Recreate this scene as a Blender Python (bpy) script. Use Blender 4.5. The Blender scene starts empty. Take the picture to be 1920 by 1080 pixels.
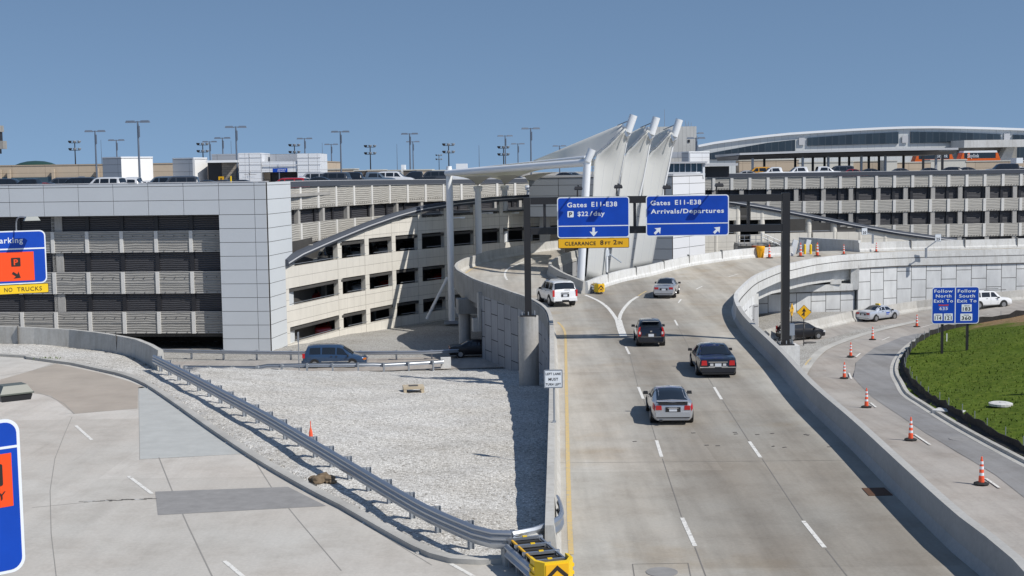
import bpy, bmesh, math, random
from mathutils import Vector, Matrix
from mathutils.geometry import tessellate_polygon
random.seed(7)
R = math.radians
sc = bpy.context.scene
COL = sc.collection

# ---------------------------------------------------------------- camera
F = 2500.0; PITCH = math.atan(222 / 2500); ROLL = 0.014; CZ = 10.6
fw = Vector((0, math.cos(PITCH), -math.sin(PITCH)))
r0 = Vector((1, 0, 0)); u0 = Vector((0, math.sin(PITCH), math.cos(PITCH)))
rt = r0 * math.cos(ROLL) - u0 * math.sin(ROLL)
up = u0 * math.cos(ROLL) + r0 * math.sin(ROLL)
cam = bpy.data.cameras.new("camera"); co = bpy.data.objects.new("camera", cam); COL.objects.link(co)
M3 = Matrix((rt, up, -fw)).transposed().to_4x4(); M3.translation = Vector((0, 0, CZ)); co.matrix_world = M3
cam.lens = 36 * F / 1920; cam.sensor_width = 36; cam.clip_start = 0.5; cam.clip_end = 20000
sc.camera = co

# ---------------------------------------------------------------- light
SUN = Vector((0.58, -0.38, 0.72)).normalized()
w = bpy.data.worlds.new("World"); sc.world = w; w.use_nodes = True
nt = w.node_tree; nt.nodes.clear()
sky = nt.nodes.new('ShaderNodeTexSky'); sky.sky_type = 'NISHITA'; sky.sun_disc = False
sky.sun_elevation = math.asin(SUN.z); sky.sun_rotation = math.atan2(SUN.x, SUN.y)
sky.altitude = 0; sky.air_density = 1.0; sky.dust_density = 0.25; sky.ozone_density = 3.0
tint = nt.nodes.new('ShaderNodeMix'); tint.data_type = 'RGBA'; tint.blend_type = 'MULTIPLY'
tint.inputs[0].default_value = 1.0; tint.inputs[7].default_value = (1.02, 1.0, 0.94, 1)
bg = nt.nodes.new('ShaderNodeBackground'); bg.inputs[1].default_value = 0.120
ow = nt.nodes.new('ShaderNodeOutputWorld')
tcw = nt.nodes.new('ShaderNodeTexCoord'); vm = nt.nodes.new('ShaderNodeVectorMath'); vm.operation = 'ADD'; vm.inputs[1].default_value = (0, 0, 0.25)
nt.links.new(tcw.outputs['Generated'], vm.inputs[0]); nt.links.new(vm.outputs[0], sky.inputs[0])
nt.links.new(sky.outputs[0], tint.inputs[6]); nt.links.new(tint.outputs[2], bg.inputs[0]); nt.links.new(bg.outputs[0], ow.inputs[0])
sl = bpy.data.lights.new("sun", 'SUN'); sl.energy = 4.4; sl.angle = R(0.5); sl.color = (1.0, 0.955, 0.89)
so = bpy.data.objects.new("sun", sl); COL.objects.link(so)
so.rotation_euler = (-SUN).to_track_quat('-Z', 'Y').to_euler()
sc.view_settings.view_transform = 'Standard'; sc.view_settings.look = 'None'
sc.view_settings.exposure = 0.0; sc.view_settings.gamma = 1.0
sc.render.engine = 'CYCLES'; sc.cycles.max_bounces = 5; sc.cycles.diffuse_bounces = 3

# ---------------------------------------------------------------- helpers
def ray(px, py): return fw + rt * ((px - 960) / F) + up * ((540 - py) / F)
def P(px, py, z=0.0):                    # point of height z seen at a pixel
    d = ray(px, py); t = (z - CZ) / d.z
    return Vector((d.x * t, d.y * t, z))
def Q(px, py, Y):                        # point at depth Y seen at a pixel
    d = ray(px, py); t = Y / d.y
    return Vector((d.x * t, Y, CZ + d.z * t))
def ss(a, b, x):
    t = max(0, min(1, (x - a) / (b - a))); return t * t * (3 - 2 * t)
def zroad(x, y): return 0.028 * max(0.0, y - 98) if y > 102 else 0.112 * ss(94, 102, y)
def zlow(x, y):
    zr = -1.8 - 1.8 * ss(45, 95, y) - 0.5 * ss(95, 115, y) + 1.3 * ss(34, 52, x)
    t = ss(4, 26, x) if y > 88 else 1.0
    return -5.0 * (1 - t) + zr * t
def PS(px, py, fn, dz=0.0):              # point on a surface z=fn(x,y)+dz
    z = 0.0
    for _ in range(25):
        p = P(px, py, z + dz); z2 = fn(p.x, p.y); z = 0.5 * z + 0.5 * z2
    p = P(px, py, z + dz); return p
def cr(pts, step=2.0):                   # smooth polyline through points
    pts = [Vector(p) for p in pts]; out = []
    for i in range(len(pts) - 1):
        a = pts[max(i - 1, 0)]; b = pts[i]; c = pts[i + 1]; d = pts[min(i + 2, len(pts) - 1)]
        n = max(1, int((c - b).length / step))
        for k in range(n):
            t = k / n
            out.append(0.5 * ((2 * b) + (c - a) * t + (2 * a - 5 * b + 4 * c - d) * t * t + (3 * b - a - 3 * c + d) * t ** 3))
    out.append(pts[-1]); return out
def resample(pts, step):
    out = [pts[0].copy()]; acc = 0.0
    for a, b in zip(pts, pts[1:]):
        L = (b - a).length
        while L > 0 and acc + L >= step:
            f = (step - acc) / L; a = a.lerp(b, f); out.append(a.copy()); L = (b - a).length; acc = 0.0
        acc += L
    return out

class MB:
    def __init__(s): s.v = []; s.f = []; s.m = []; s.uv = []
    def add(s, vs, fs, m=0, uvs=None):
        o = len(s.v); s.v += [tuple(v) for v in vs]
        for i, f in enumerate(fs):
            s.f.append([o + k for k in f]); s.m.append(m); s.uv.append(uvs[i] if uvs else None)
        return s
    def quad(s, a, b, c, d, m=0, uv=None): return s.add([a, b, c, d], [(0, 1, 2, 3)], m, [uv] if uv else None)
    def poly(s, pts, m=0):
        t = tessellate_polygon([[Vector(p) for p in pts]]); return s.add(pts, [tuple(x) for x in t], m)
    def box(s, c, d, rz=0.0, m=0, tl=(1, 1), rx=0.0):
        hx, hy, hz = d[0] / 2, d[1] / 2, d[2] / 2
        vs = [(-hx, -hy, -hz), (hx, -hy, -hz), (hx, hy, -hz), (-hx, hy, -hz),
              (-hx * tl[0], -hy * tl[1], hz), (hx * tl[0], -hy * tl[1], hz), (hx * tl[0], hy * tl[1], hz), (-hx * tl[0], hy * tl[1], hz)]
        mt = Matrix.Translation(Vector(c)) @ Matrix.Rotation(rz, 4, 'Z') @ Matrix.Rotation(rx, 4, 'X')
        vs = [mt @ Vector(v) for v in vs]
        return s.add(vs, [(3, 2, 1, 0), (4, 5, 6, 7), (0, 1, 5, 4), (1, 2, 6, 5), (2, 3, 7, 6), (3, 0, 4, 7)], m)
    def beam(s, a, b, wd, ht, m=0):      # box from a to b, width wd, height ht
        a = Vector(a); b = Vector(b); d = (b - a).normalized()
        sd = d.cross(Vector((0, 0, 1)))
        if sd.length < 1e-3: sd = Vector((1, 0, 0))
        sd.normalize(); u = sd.cross(d)
        vs = [p + sd * (i * wd / 2) + u * (j * ht / 2) for p in (a, b) for i, j in ((-1, -1), (1, -1), (1, 1), (-1, 1))]
        return s.add(vs, [(0, 1, 2, 3), (7, 6, 5, 4), (0, 4, 5, 1), (1, 5, 6, 2), (2, 6, 7, 3), (3, 7, 4, 0)], m)
    def tube(s, a, b, ra, rb=None, n=12, m=0, cap=True):
        rb = ra if rb is None else rb; a = Vector(a); b = Vector(b); d = (b - a).normalized()
        x = d.orthogonal().normalized(); y = d.cross(x); vs = []
        for p, r in ((a, ra), (b, rb)):
            for i in range(n):
                t = 2 * math.pi * i / n; vs.append(p + x * (r * math.cos(t)) + y * (r * math.sin(t)))
        fs = [(i, (i + 1) % n, n + (i + 1) % n, n + i) for i in range(n)]
        if cap: fs += [tuple(range(n - 1, -1, -1)), tuple(range(n, 2 * n))]
        return s.add(vs, fs, m)
    def lathe(s, prof, c=(0, 0, 0), n=16, m=0, mfn=None):
        c = Vector(c); vs = []
        for r, z in prof:
            for i in range(n):
                t = 2 * math.pi * i / n; vs.append(c + Vector((r * math.cos(t), r * math.sin(t), z)))
        for k in range(len(prof) - 1):
            o = k * n
            s.add([vs[o + i] for i in range(2 * n)], [(i, (i + 1) % n, n + (i + 1) % n, n + i) for i in range(n)], mfn(k) if mfn else m)
        s.add(vs[:n], [tuple(range(n - 1, -1, -1))], m); s.add(vs[-n:], [tuple(range(n))], mfn(len(prof) - 2) if mfn else m)
        return s
    def extr(s, pts, thick, m=0):        # 2D outline in local XZ, extruded along +Y by thick
        n = len(pts); a = [(x, 0, z) for x, z in pts]; b = [(x, thick, z) for x, z in pts]
        t = tessellate_polygon([[Vector((x, z, 0)) for x, z in pts]])
        s.add(a, [tuple(k) for k in t], m); s.add(b, [tuple(reversed(k)) for k in t], m)
        for i in range(n):
            j = (i + 1) % n; s.add([a[i], b[i], b[j], a[j]], [(0, 1, 2, 3)], m)
        return s
    def prism(s, pts, z0, z1, m=0):
        n = len(pts); t = tessellate_polygon([[Vector((p[0], p[1], 0)) for p in pts]])
        a = [(p[0], p[1], z0) for p in pts]; b = [(p[0], p[1], z1) for p in pts]
        s.add(a, [tuple(k) for k in t], m); s.add(b, [tuple(k) for k in t], m)
        for i in range(n):
            j = (i + 1) % n; s.add([a[i], a[j], b[j], b[i]], [(0, 1, 2, 3)], m)
        return s
    def sweep(s, path, prof, m=0, closed=True, caps=True, mfn=None):
        # prof: list of (side, z) or a function(point, i) giving it; side>0 is to the right of travel
        path = [Vector(p) for p in path]; n = len(path); rings = []; us = [0.0]
        for i in range(1, n): us.append(us[-1] + (path[i] - path[i - 1]).length)
        for i, p in enumerate(path):
            t = path[min(i + 1, n - 1)] - path[max(i - 1, 0)]; t.z = 0; t.normalize()
            sd = Vector((t.y, -t.x, 0)); pr = prof(p, i) if callable(prof) else prof
            rings.append([p + sd * a + Vector((0, 0, b)) for a, b in pr])
        k = len(rings[0]); rng = range(k) if closed else range(k - 1)
        for j in rng:
            j2 = (j + 1) % k
            for i in range(n - 1):
                A, B, C, D = rings[i][j], rings[i + 1][j], rings[i + 1][j2], rings[i][j2]
                hz = abs(C.z - B.z) > 0.3 * (C - B).length
                if hz: uv = [(us[i], A.z), (us[i + 1], B.z), (us[i + 1], C.z), (us[i], D.z)]
                else: uv = [(us[i], 0), (us[i + 1], 0), (us[i + 1], (C - B).length), (us[i], (D - A).length)]
                s.add([A, B, C, D], [(0, 1, 2, 3)], mfn(j) if mfn else m, [uv])
        if closed and caps:
            s.poly(rings[0], m); s.poly(rings[-1], m)
        return s
    def obj(s, name, mats, parent=None, smooth=False, loc=None, rz=None, fixn=True, weld=False):
        me = bpy.data.meshes.new(name); me.from_pydata(s.v, [], s.f)
        if not isinstance(mats, (list, tuple)): mats = [mats]
        for m in mats: me.materials.append(m)
        me.polygons.foreach_set('material_index', s.m)
        uvl = me.uv_layers.new(name='UVMap'); k = 0; buf = []
        for i, p in enumerate(me.polygons):
            u = s.uv[i]
            if u: buf += [c for x in u for c in x]
            else:
                nrm = p.normal
                for vi in p.vertices:
                    v = me.vertices[vi].co
                    if abs(nrm.z) > 0.7: buf += [v.x, v.y]
                    else:
                        h = Vector((-nrm.y, nrm.x, 0)); h = h.normalized() if h.length > 1e-6 else Vector((1, 0, 0))
                        buf += [v.dot(h), v.z]
        uvl.data.foreach_set('uv', buf)
        if fixn or weld:
            bm = bmesh.new(); bm.from_mesh(me)
            if smooth or weld: bmesh.ops.remove_doubles(bm, verts=bm.verts, dist=0.0005)
            if fixn: bmesh.ops.recalc_face_normals(bm, faces=bm.faces)
            bm.to_mesh(me); bm.free()
        if smooth:
            me.polygons.foreach_set('use_smooth', [True] * len(me.polygons))
            try: me.set_sharp_from_angle(angle=R(38))
            except Exception: pass
        o = bpy.data.objects.new(name, me); COL.objects.link(o)
        if parent is not None: o.parent = parent
        if loc is not None: o.location = loc
        if rz is not None: o.rotation_euler.z = rz
        return o
def tag(o, label=None, cat=None, group=None, kind=None):
    if label: o['label'] = label
    if cat: o['category'] = cat
    if group: o['group'] = group
    if kind: o['kind'] = kind
    return o
def thing(name, label, cat, loc=(0, 0, 0), rz=0.0, group=None):
    o = bpy.data.objects.new(name, None); COL.objects.link(o); o.empty_display_size = 0.3
    o.location = loc; o.rotation_euler = (0, 0, rz); return tag(o, label, cat, group)
def dup(root, loc, rz=0.0, label=None, group=None, scale=None):
    r = root.copy(); COL.objects.link(r); r.location = loc; r.rotation_euler = (0, 0, rz)
    if scale: r.scale = scale
    if label: r['label'] = label
    if group: r['group'] = group
    for ch in list(root.children):
        c = ch.copy(); COL.objects.link(c); c.parent = r
        for g in ch.children:
            d = g.copy(); COL.objects.link(d); d.parent = c
    return r

# ---------------------------------------------------------------- materials
def new_mat(name):
    m = bpy.data.materials.new(name); m.use_nodes = True; t = m.node_tree
    return m, t, t.nodes['Principled BSDF'], t.nodes, t.links
def pm(name, col, rough=0.6, metal=0.0, coat=0.0, spec=0.5, emit=None):
    m, t, b, N, L = new_mat(name)
    b.inputs['Base Color'].default_value = (*col, 1); b.inputs['Roughness'].default_value = rough
    b.inputs['Metallic'].default_value = metal; b.inputs['Coat Weight'].default_value = coat; b.inputs['Coat Roughness'].default_value = 0.05
    b.inputs['Specular IOR Level'].default_value = spec
    if emit: b.inputs['Emission Color'].default_value = (*col, 1); b.inputs['Emission Strength'].default_value = emit
    return m
def noise(N, L, vec, scale, detail=4, rough=0.55, sc3=None):
    if sc3:
        mp = N.new('ShaderNodeMapping'); mp.inputs['Scale'].default_value = sc3; L.new(vec, mp.inputs['Vector']); vec = mp.outputs[0]
    n = N.new('ShaderNodeTexNoise'); n.inputs['Scale'].default_value = scale; n.inputs['Detail'].default_value = detail
    n.inputs['Roughness'].default_value = rough; L.new(vec, n.inputs['Vector']); return n.outputs['Fac']
def ramp(N, L, fac, stops):
    r = N.new('ShaderNodeValToRGB'); e = r.color_ramp.elements
    while len(e) < len(stops): e.new(0.5)
    for x, (p, c) in zip(e, stops): x.position = p; x.color = (*c, 1) if len(c) == 3 else c
    L.new(fac, r.inputs[0]); return r.outputs[0]
def mixc(N, L, fac, a, b, mode='MIX'):
    m = N.new('ShaderNodeMix'); m.data_type = 'RGBA'; m.blend_type = mode
    for s, v in ((0, fac), (6, a), (7, b)):
        if isinstance(v, (int, float)): m.inputs[s].default_value = v
        elif isinstance(v, tuple): m.inputs[s].default_value = (*v, 1)
        else: L.new(v, m.inputs[s])
    return m.outputs[2]
def math_(N, L, op, a, b=None, c=None, clamp=False):
    m = N.new('ShaderNodeMath'); m.operation = op; m.use_clamp = clamp
    for i, v in enumerate((a, b, c)):
        if v is None: continue
        if isinstance(v, (int, float)): m.inputs[i].default_value = v
        else: L.new(v, m.inputs[i])
    return m.outputs[0]
def bump(N, L, b, h, strength=0.3, dist=0.02):
    n = N.new('ShaderNodeBump'); n.inputs['Strength'].default_value = strength; n.inputs['Distance'].default_value = dist
    L.new(h, n.inputs['Height']); L.new(n.outputs[0], b.inputs['Normal'])
def sc_(c, k): return tuple(min(1, x * k) for x in c)

def concrete(name, col, var=0.18, streak=False, rough=0.85, stain=(0.5, 0.44, 0.36)):
    m, t, b, N, L = new_mat(name); g = N.new('ShaderNodeNewGeometry').outputs['Position']
    n1 = noise(N, L, g, 0.35, 5, 0.6); n2 = noise(N, L, g, 6.0, 5, 0.7)
    c = ramp(N, L, n1, [(0.3, sc_(col, 1 - var)), (0.7, sc_(col, 1 + var * 0.7))])
    c2 = ramp(N, L, n2, [(0.25, (0.82, 0.82, 0.82)), (0.75, (1.08, 1.08, 1.08))])
    c = mixc(N, L, 0.8, c, c2, 'MULTIPLY')
    if streak:   # rain streaks running down
        n3 = noise(N, L, g, 1.0, 5, 0.7, (3.0, 3.0, 0.35))
        k = ramp(N, L, n3, [(0.45, (1, 1, 1)), (0.72, (0.74, 0.72, 0.68))]); c = mixc(N, L, 0.75, c, k, 'MULTIPLY')
    L.new(c, b.inputs['Base Color']); b.inputs['Roughness'].default_value = rough
    b.inputs['Specular IOR Level'].default_value = 0.25
    bump(N, L, b, n2, 0.25, 0.01); return m
def paneled(name, col, du, dv, seam, seamcol, stagger=0.0, swap=False, var=0.08, rough=0.7, metal=0.0, streak=0.4, spec=0.4, off=(0, 0)):
    m, t, b, N, L = new_mat(name); uv = N.new('ShaderNodeUVMap').outputs[0]
    mp = N.new('ShaderNodeMapping'); mp.inputs['Location'].default_value = (off[0], off[1], 0); L.new(uv, mp.inputs['Vector'])
    if swap: mp.inputs['Rotation'].default_value = (0, 0, R(90))
    br = N.new('ShaderNodeTexBrick'); L.new(mp.outputs[0], br.inputs['Vector']); br.inputs['Scale'].default_value = 1.0
    br.offset = stagger; br.squash = 1.0
    br.inputs['Brick Width'].default_value = du; br.inputs['Row Height'].default_value = dv
    br.inputs['Mortar Size'].default_value = seam; br.inputs['Mortar Smooth'].default_value = 0.0; br.inputs['Bias'].default_value = 0.0
    br.inputs['Color1'].default_value = (*sc_(col, 1 - var), 1); br.inputs['Color2'].default_value = (*sc_(col, 1 + var), 1)
    br.inputs['Mortar'].default_value = (*seamcol, 1)
    g = N.new('ShaderNodeNewGeometry').outputs['Position']
    n1 = noise(N, L, g, 1.1, 5, 0.65, (1, 1, 0.4)); k = ramp(N, L, n1, [(0.3, (1 - .3 * streak,) * 3), (0.7, (1 + .1 * streak,) * 3)])
    c = mixc(N, L, 1.0, br.outputs[0], k, 'MULTIPLY')
    L.new(c, b.inputs['Base Color']); b.inputs['Roughness'].default_value = rough; b.inputs['Metallic'].default_value = metal
    b.inputs['Specular IOR Level'].default_value = spec
    inv = math_(N, L, 'SUBTRACT', 1.0, br.outputs['Fac']); bump(N, L, b, inv, 0.5, 0.02)
    return m
def road_mat(name, col, warm, wear=0.25, joint=4.6, lanes=None):
    m, t, b, N, L = new_mat(name); g = N.new('ShaderNodeNewGeometry').outputs['Position']
    n1 = noise(N, L, g, 0.12, 4, 0.55); c = ramp(N, L, n1, [(0.32, col), (0.68, warm)])
    n2 = noise(N, L, g, 1.0, 6, 0.65, (1.1, 0.07, 1)); k = ramp(N, L, n2, [(0.32, (1 - wear,) * 3), (0.62, (1.05,) * 3)])
    c = mixc(N, L, 0.85, c, k, 'MULTIPLY')
    n4 = noise(N, L, g, 0.5, 5, 0.7); k = ramp(N, L, n4, [(0.30, (0.80, 0.78, 0.76)), (0.55, (1.03, 1.03, 1.03))]); c = mixc(N, L, 0.7, c, k, 'MULTIPLY')
    n3 = noise(N, L, g, 9.0, 4, 0.7); k = ramp(N, L, n3, [(0.3, (0.90,) * 3), (0.7, (1.07,) * 3)]); c = mixc(N, L, 0.8, c, k, 'MULTIPLY')
    sx = N.new('ShaderNodeSeparateXYZ'); L.new(g, sx.inputs[0])
    if lanes:
        # darker wheel/oil band in each lane: period lanes[1] from x0 lanes[0]
        u = math_(N, L, 'SUBTRACT', sx.outputs[0], lanes[0]); u = math_(N, L, 'DIVIDE', u, lanes[1]); u = math_(N, L, 'MULTIPLY', u, 2 * math.pi)
        u = math_(N, L, 'COSINE', u); u = math_(N, L, 'MULTIPLY_ADD', u, -0.5, 0.5); k = ramp(N, L, u, [(0.35, (1, 1, 1)), (1.0, (0.86, 0.84, 0.82))]); c = mixc(N, L, 0.8, c, k, 'MULTIPLY')
    br = N.new('ShaderNodeTexBrick'); L.new(g, br.inputs['Vector']); br.inputs['Scale'].default_value = 1.0; br.offset = 0.0; br.inputs['Brick Width'].default_value = 7.3; br.inputs['Row Height'].default_value = 11.5
    br.inputs['Mortar Size'].default_value = 0.0; br.inputs['Color1'].default_value = (.90, .895, .885, 1); br.inputs['Color2'].default_value = (1.06, 1.06, 1.06, 1); c = mixc(N, L, 0.8, c, br.outputs[0], 'MULTIPLY')
    if lanes:
        nb = noise(N, L, g, 0.25, 3, 0.6, (1, .3, 1)); xb = math_(N, L, 'MULTIPLY_ADD', nb, 2.5, sx.outputs[0]); xb = math_(N, L, 'MULTIPLY', xb, 0.05)
        k = ramp(N, L, xb, [(0.26, (1.08, 1.08, 1.08)), (0.37, (0.72, 0.71, 0.70)), (0.62, (0.77, 0.76, 0.75)), (0.74, (1.03, 1.02, 1.0))]); c = mixc(N, L, 1.0, c, k, 'MULTIPLY')
        st_ = noise(N, L, g, 0.16, 4, 0.6); k = ramp(N, L, st_, [(0.56, (1, 1, 1)), (0.70, (0.90, 0.83, 0.74))]); c = mixc(N, L, 0.9, c, k, 'MULTIPLY')
    if joint:
        y = math_(N, L, 'DIVIDE', sx.outputs[1], joint); y = math_(N, L, 'FRACT', y); y = math_(N, L, 'LESS_THAN', y, 0.022 / joint * 1.0)
        f = math_(N, L, 'MULTIPLY', y, 0.45); c = mixc(N, L, f, c, (0.10, 0.095, 0.09))
    # tyre marks / patches
    n5 = noise(N, L, g, 0.9, 3, 0.5, (2.2, 0.25, 1)); k = ramp(N, L, n5, [(0.66, (1, 1, 1)), (0.80, (0.80, 0.79, 0.78))]); c = mixc(N, L, 0.7, c, k, 'MULTIPLY')
    L.new(c, b.inputs['Base Color']); b.inputs['Roughness'].default_value = 0.88; b.inputs['Specular IOR Level'].default_value = 0.2
    bump(N, L, b, n3, 0.15, 0.006); return m
def gravel_mat(name, k=1.0):
    m, t, b, N, L = new_mat(name); g = N.new('ShaderNodeNewGeometry').outputs['Position']
    def vor(s):
        v = N.new('ShaderNodeTexVoronoi'); v.inputs['Scale'].default_value = s; L.new(g, v.inputs['Vector']); return v
    v1 = vor(10.0); v2 = vor(21.0)
    s1 = N.new('ShaderNodeSeparateColor'); L.new(v1.outputs['Color'], s1.inputs[0]); s2 = N.new('ShaderNodeSeparateColor'); L.new(v2.outputs['Color'], s2.inputs[0])
    f = math_(N, L, 'ADD', s1.outputs[0], s2.outputs[1]); f = math_(N, L, 'MULTIPLY', f, 0.5)
    c = ramp(N, L, f, [(0.08, (0.30 * k, 0.28 * k, 0.25 * k)), (0.34, (0.68 * k, 0.66 * k, 0.615 * k)), (0.80, (0.93 * k, 0.915 * k, 0.87 * k))])
    e = math_(N, L, 'ADD', v1.outputs['Distance'], v2.outputs['Distance']); kk = ramp(N, L, e, [(0.35, (1.1,) * 3), (1.0, (0.50,) * 3)]); c = mixc(N, L, 0.8, c, kk, 'MULTIPLY')
    n1 = noise(N, L, g, 0.22, 5, 0.6); k2 = ramp(N, L, n1, [(0.3, (0.86, 0.84, 0.81)), (0.6, (1.03, 1.03, 1.03))]); c = mixc(N, L, 1.0, c, k2, 'MULTIPLY')
    n6 = noise(N, L, g, 1.3, 5, 0.7); k3 = ramp(N, L, n6, [(0.62, (1, 1, 1)), (0.78, (0.80, 0.77, 0.72))]); c = mixc(N, L, 0.8, c, k3, 'MULTIPLY')
    L.new(c, b.inputs['Base Color']); b.inputs['Roughness'].default_value = 0.95; b.inputs['Specular IOR Level'].default_value = 0.1
    h = math_(N, L, 'MULTIPLY', e, -1.0); bump(N, L, b, h, 0.5, 0.04); return m
def screen_mat(name, col, dark, period=0.22, rough=0.55, metal=0.3):
    m, t, b, N, L = new_mat(name); uv = N.new('ShaderNodeUVMap').outputs[0]
    s = N.new('ShaderNodeSeparateXYZ'); L.new(uv, s.inputs[0])
    g = N.new('ShaderNodeNewGeometry').outputs['Position']
    wob = noise(N, L, g, 0.6, 3, 0.5); v = math_(N, L, 'MULTIPLY_ADD', wob, 0.25, s.outputs[1])
    v = math_(N, L, 'MULTIPLY', v, 2 * math.pi / period); v = math_(N, L, 'SINE', v); h = v; v = math_(N, L, 'MULTIPLY_ADD', v, 0.5, 0.5)
    c = ramp(N, L, v, [(0.1, dark), (0.75, col)])
    n = noise(N, L, uv, 1.0, 5, 0.7, (0.7, 7.0, 1)); k = ramp(N, L, n, [(0.3, (0.72,) * 3), (0.7, (1.12,) * 3)]); c = mixc(N, L, 0.9, c, k, 'MULTIPLY')
    L.new(c, b.inputs['Base Color']); b.inputs['Roughness'].default_value = rough; b.inputs['Metallic'].default_value = metal
    bump(N, L, b, h, 0.5, 0.03); return m
def worn(name, col, amt=0.15, scale=3.0, rough=0.6, metal=0.0):
    m, t, b, N, L = new_mat(name); g = N.new('ShaderNodeNewGeometry').outputs['Position']
    n = noise(N, L, g, scale, 5, 0.65); k = ramp(N, L, n, [(0.3, sc_(col, 1 - amt)), (0.7, sc_(col, 1 + amt * .6))])
    L.new(k, b.inputs['Base Color']); b.inputs['Roughness'].default_value = rough; b.inputs['Metallic'].default_value = metal
    b.inputs['Specular IOR Level'].default_value = 0.35; return m
def paint_mat(name, col):                # worn road paint
    m, t, b, N, L = new_mat(name); g = N.new('ShaderNodeNewGeometry').outputs['Position']
    n = noise(N, L, g, 5.0, 6, 0.75); k = ramp(N, L, n, [(0.36, (0.36, 0.34, 0.31)), (0.48, col)]); L.new(k, b.inputs['Base Color']); b.inputs['Roughness'].default_value = 0.8; return m

mt = {}
mt['road'] = road_mat('main_road_concrete', (0.455, 0.445, 0.41), (0.445, 0.41, 0.355), 0.2, 0, (1.9, 3.6))
mt['lroad'] = road_mat('left_road_concrete', (0.52, 0.505, 0.47), (0.50, 0.465, 0.42), 0.07, 0)
mt['rroad'] = road_mat('right_road_concrete', (0.39, 0.37, 0.345), (0.37, 0.335, 0.30), 0.22, 0)
mt['asph'] = road_mat('grey_lane_concrete', (0.27, 0.27, 0.275), (0.26, 0.255, 0.25), 0.2, 0)
mt['patch'] = worn('dark_patch', (0.27, 0.265, 0.26), 0.15, 2.0, 0.9)
mt['slabg'] = worn('grey_slab', (0.435, 0.445, 0.43), 0.1, 1.2, 0.9)
mt['slabb'] = worn('brown_slab', (0.39, 0.345, 0.295), 0.16, 0.35, 0.9)
mt['joint3'] = pm('road_joint', (0.19, 0.18, 0.165), 0.9); mt['joint2'] = pm('faded_joint', (0.27, 0.26, 0.24), 0.9); mt['joint'] = pm('joint_seal', (0.09, 0.085, 0.08), 0.9)
mt['wpaint'] = paint_mat('white_paint', (0.72, 0.71, 0.67)); mt['ypaint'] = paint_mat('yellow_paint', (0.56, 0.42, 0.19))
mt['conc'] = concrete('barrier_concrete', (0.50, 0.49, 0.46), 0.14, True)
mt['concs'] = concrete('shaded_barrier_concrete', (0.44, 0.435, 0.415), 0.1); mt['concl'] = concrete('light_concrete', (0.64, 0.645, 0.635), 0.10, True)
mt['concd'] = concrete('weathered_concrete', (0.33, 0.325, 0.31), 0.18, True)
mt['colc'] = concrete('column_concrete', (0.43, 0.42, 0.40), 0.12, True)
mt['kerb'] = concrete('kerb_concrete', (0.46, 0.45, 0.42), 0.2)
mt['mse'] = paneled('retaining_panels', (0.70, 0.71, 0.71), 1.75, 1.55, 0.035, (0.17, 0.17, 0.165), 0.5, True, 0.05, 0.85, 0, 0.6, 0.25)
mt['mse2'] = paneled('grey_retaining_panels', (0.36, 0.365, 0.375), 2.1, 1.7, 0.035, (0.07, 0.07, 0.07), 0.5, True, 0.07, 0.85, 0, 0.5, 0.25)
mt['gravel'] = gravel_mat('gravel', 1.07); mt['gravel2'] = gravel_mat('gravel_dusty', 0.74)
mt['steel'] = pm('galvanised_steel', (0.50, 0.53, 0.57), 0.38, 0.85); mt['steeld'] = pm('galvanised_post', (0.33, 0.36, 0.40), 0.5, 0.6)
mt['blk'] = pm('black_paint', (0.018, 0.018, 0.022), 0.45); mt['bronze'] = pm('dark_bronze', (0.020, 0.019, 0.020), 0.4)
mt['rub'] = pm('black_rubber', (0.02, 0.02, 0.02), 0.85)
mt['white'] = pm('white_steel', (0.80, 0.82, 0.84), 0.35); mt['wht'] = pm('white_wall', (0.80, 0.80, 0.79), 0.6)
def fabric_mat():
    m, t, b, N, L = new_mat('tensile_fabric'); b.inputs['Base Color'].default_value = (0.80, 0.81, 0.815, 1); b.inputs['Roughness'].default_value = 0.65
    tr = N.new('ShaderNodeBsdfTranslucent'); tr.inputs[0].default_value = (0.75, 0.74, 0.62, 1); mx = N.new('ShaderNodeMixShader'); mx.inputs[0].default_value = 0.38
    o = N['Material Output']; L.new(b.outputs[0], mx.inputs[1]); L.new(tr.outputs[0], mx.inputs[2]); L.new(mx.outputs[0], o.inputs[0]); return m
mt['fabric'] = fabric_mat()
mt['panelf'] = paneled('grey_and_shaded_panels', (0.47, 0.49, 0.52), 3.6, 1.22, 0.022, (0.10, 0.11, 0.12), 0, False, 0.015, 0.42, 0.25, 0.05, 0.5)
mt['panelw'] = paneled('white_metal_panels', (0.74, 0.76, 0.785), 3.6, 1.22, 0.018, (0.2, 0.2, 0.21), 0, False, 0.01, 0.4, 0.1, 0.04, 0.5)
mt['beige'] = paneled('beige_precast', (0.66, 0.635, 0.575), 60, 1.02, 0.015, (0.30, 0.285, 0.26), 0, False, 0.03, 0.85, 0, 0.25, 0.2, (0, 0.05))
mt['tan'] = paneled('tan_precast', (0.47, 0.39, 0.30), 6.5, 1.6, 0.04, (0.28, 0.23, 0.18), 0, False, 0.04, 0.85, 0, 0.2, 0.2)
mt['screen'] = screen_mat('metal_screen_band', (0.37, 0.36, 0.335), (0.27, 0.262, 0.245), .22, .7, 0.0); mt['screenr'] = screen_mat('pale_screen_band', (0.47, 0.455, 0.415), (0.37, 0.355, 0.32), .22, .7, 0.0); mt['screend'] = screen_mat('dark_screen', (0.075, 0.075, 0.083), (0.03, 0.03, 0.035), 0.2, 0.6, 0.2)
mt['pil'] = concrete('white_pilaster', (0.70, 0.69, 0.66), 0.05); mt['pilg'] = concrete('grey_pilaster', (0.55, 0.54, 0.52), 0.08)
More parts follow.
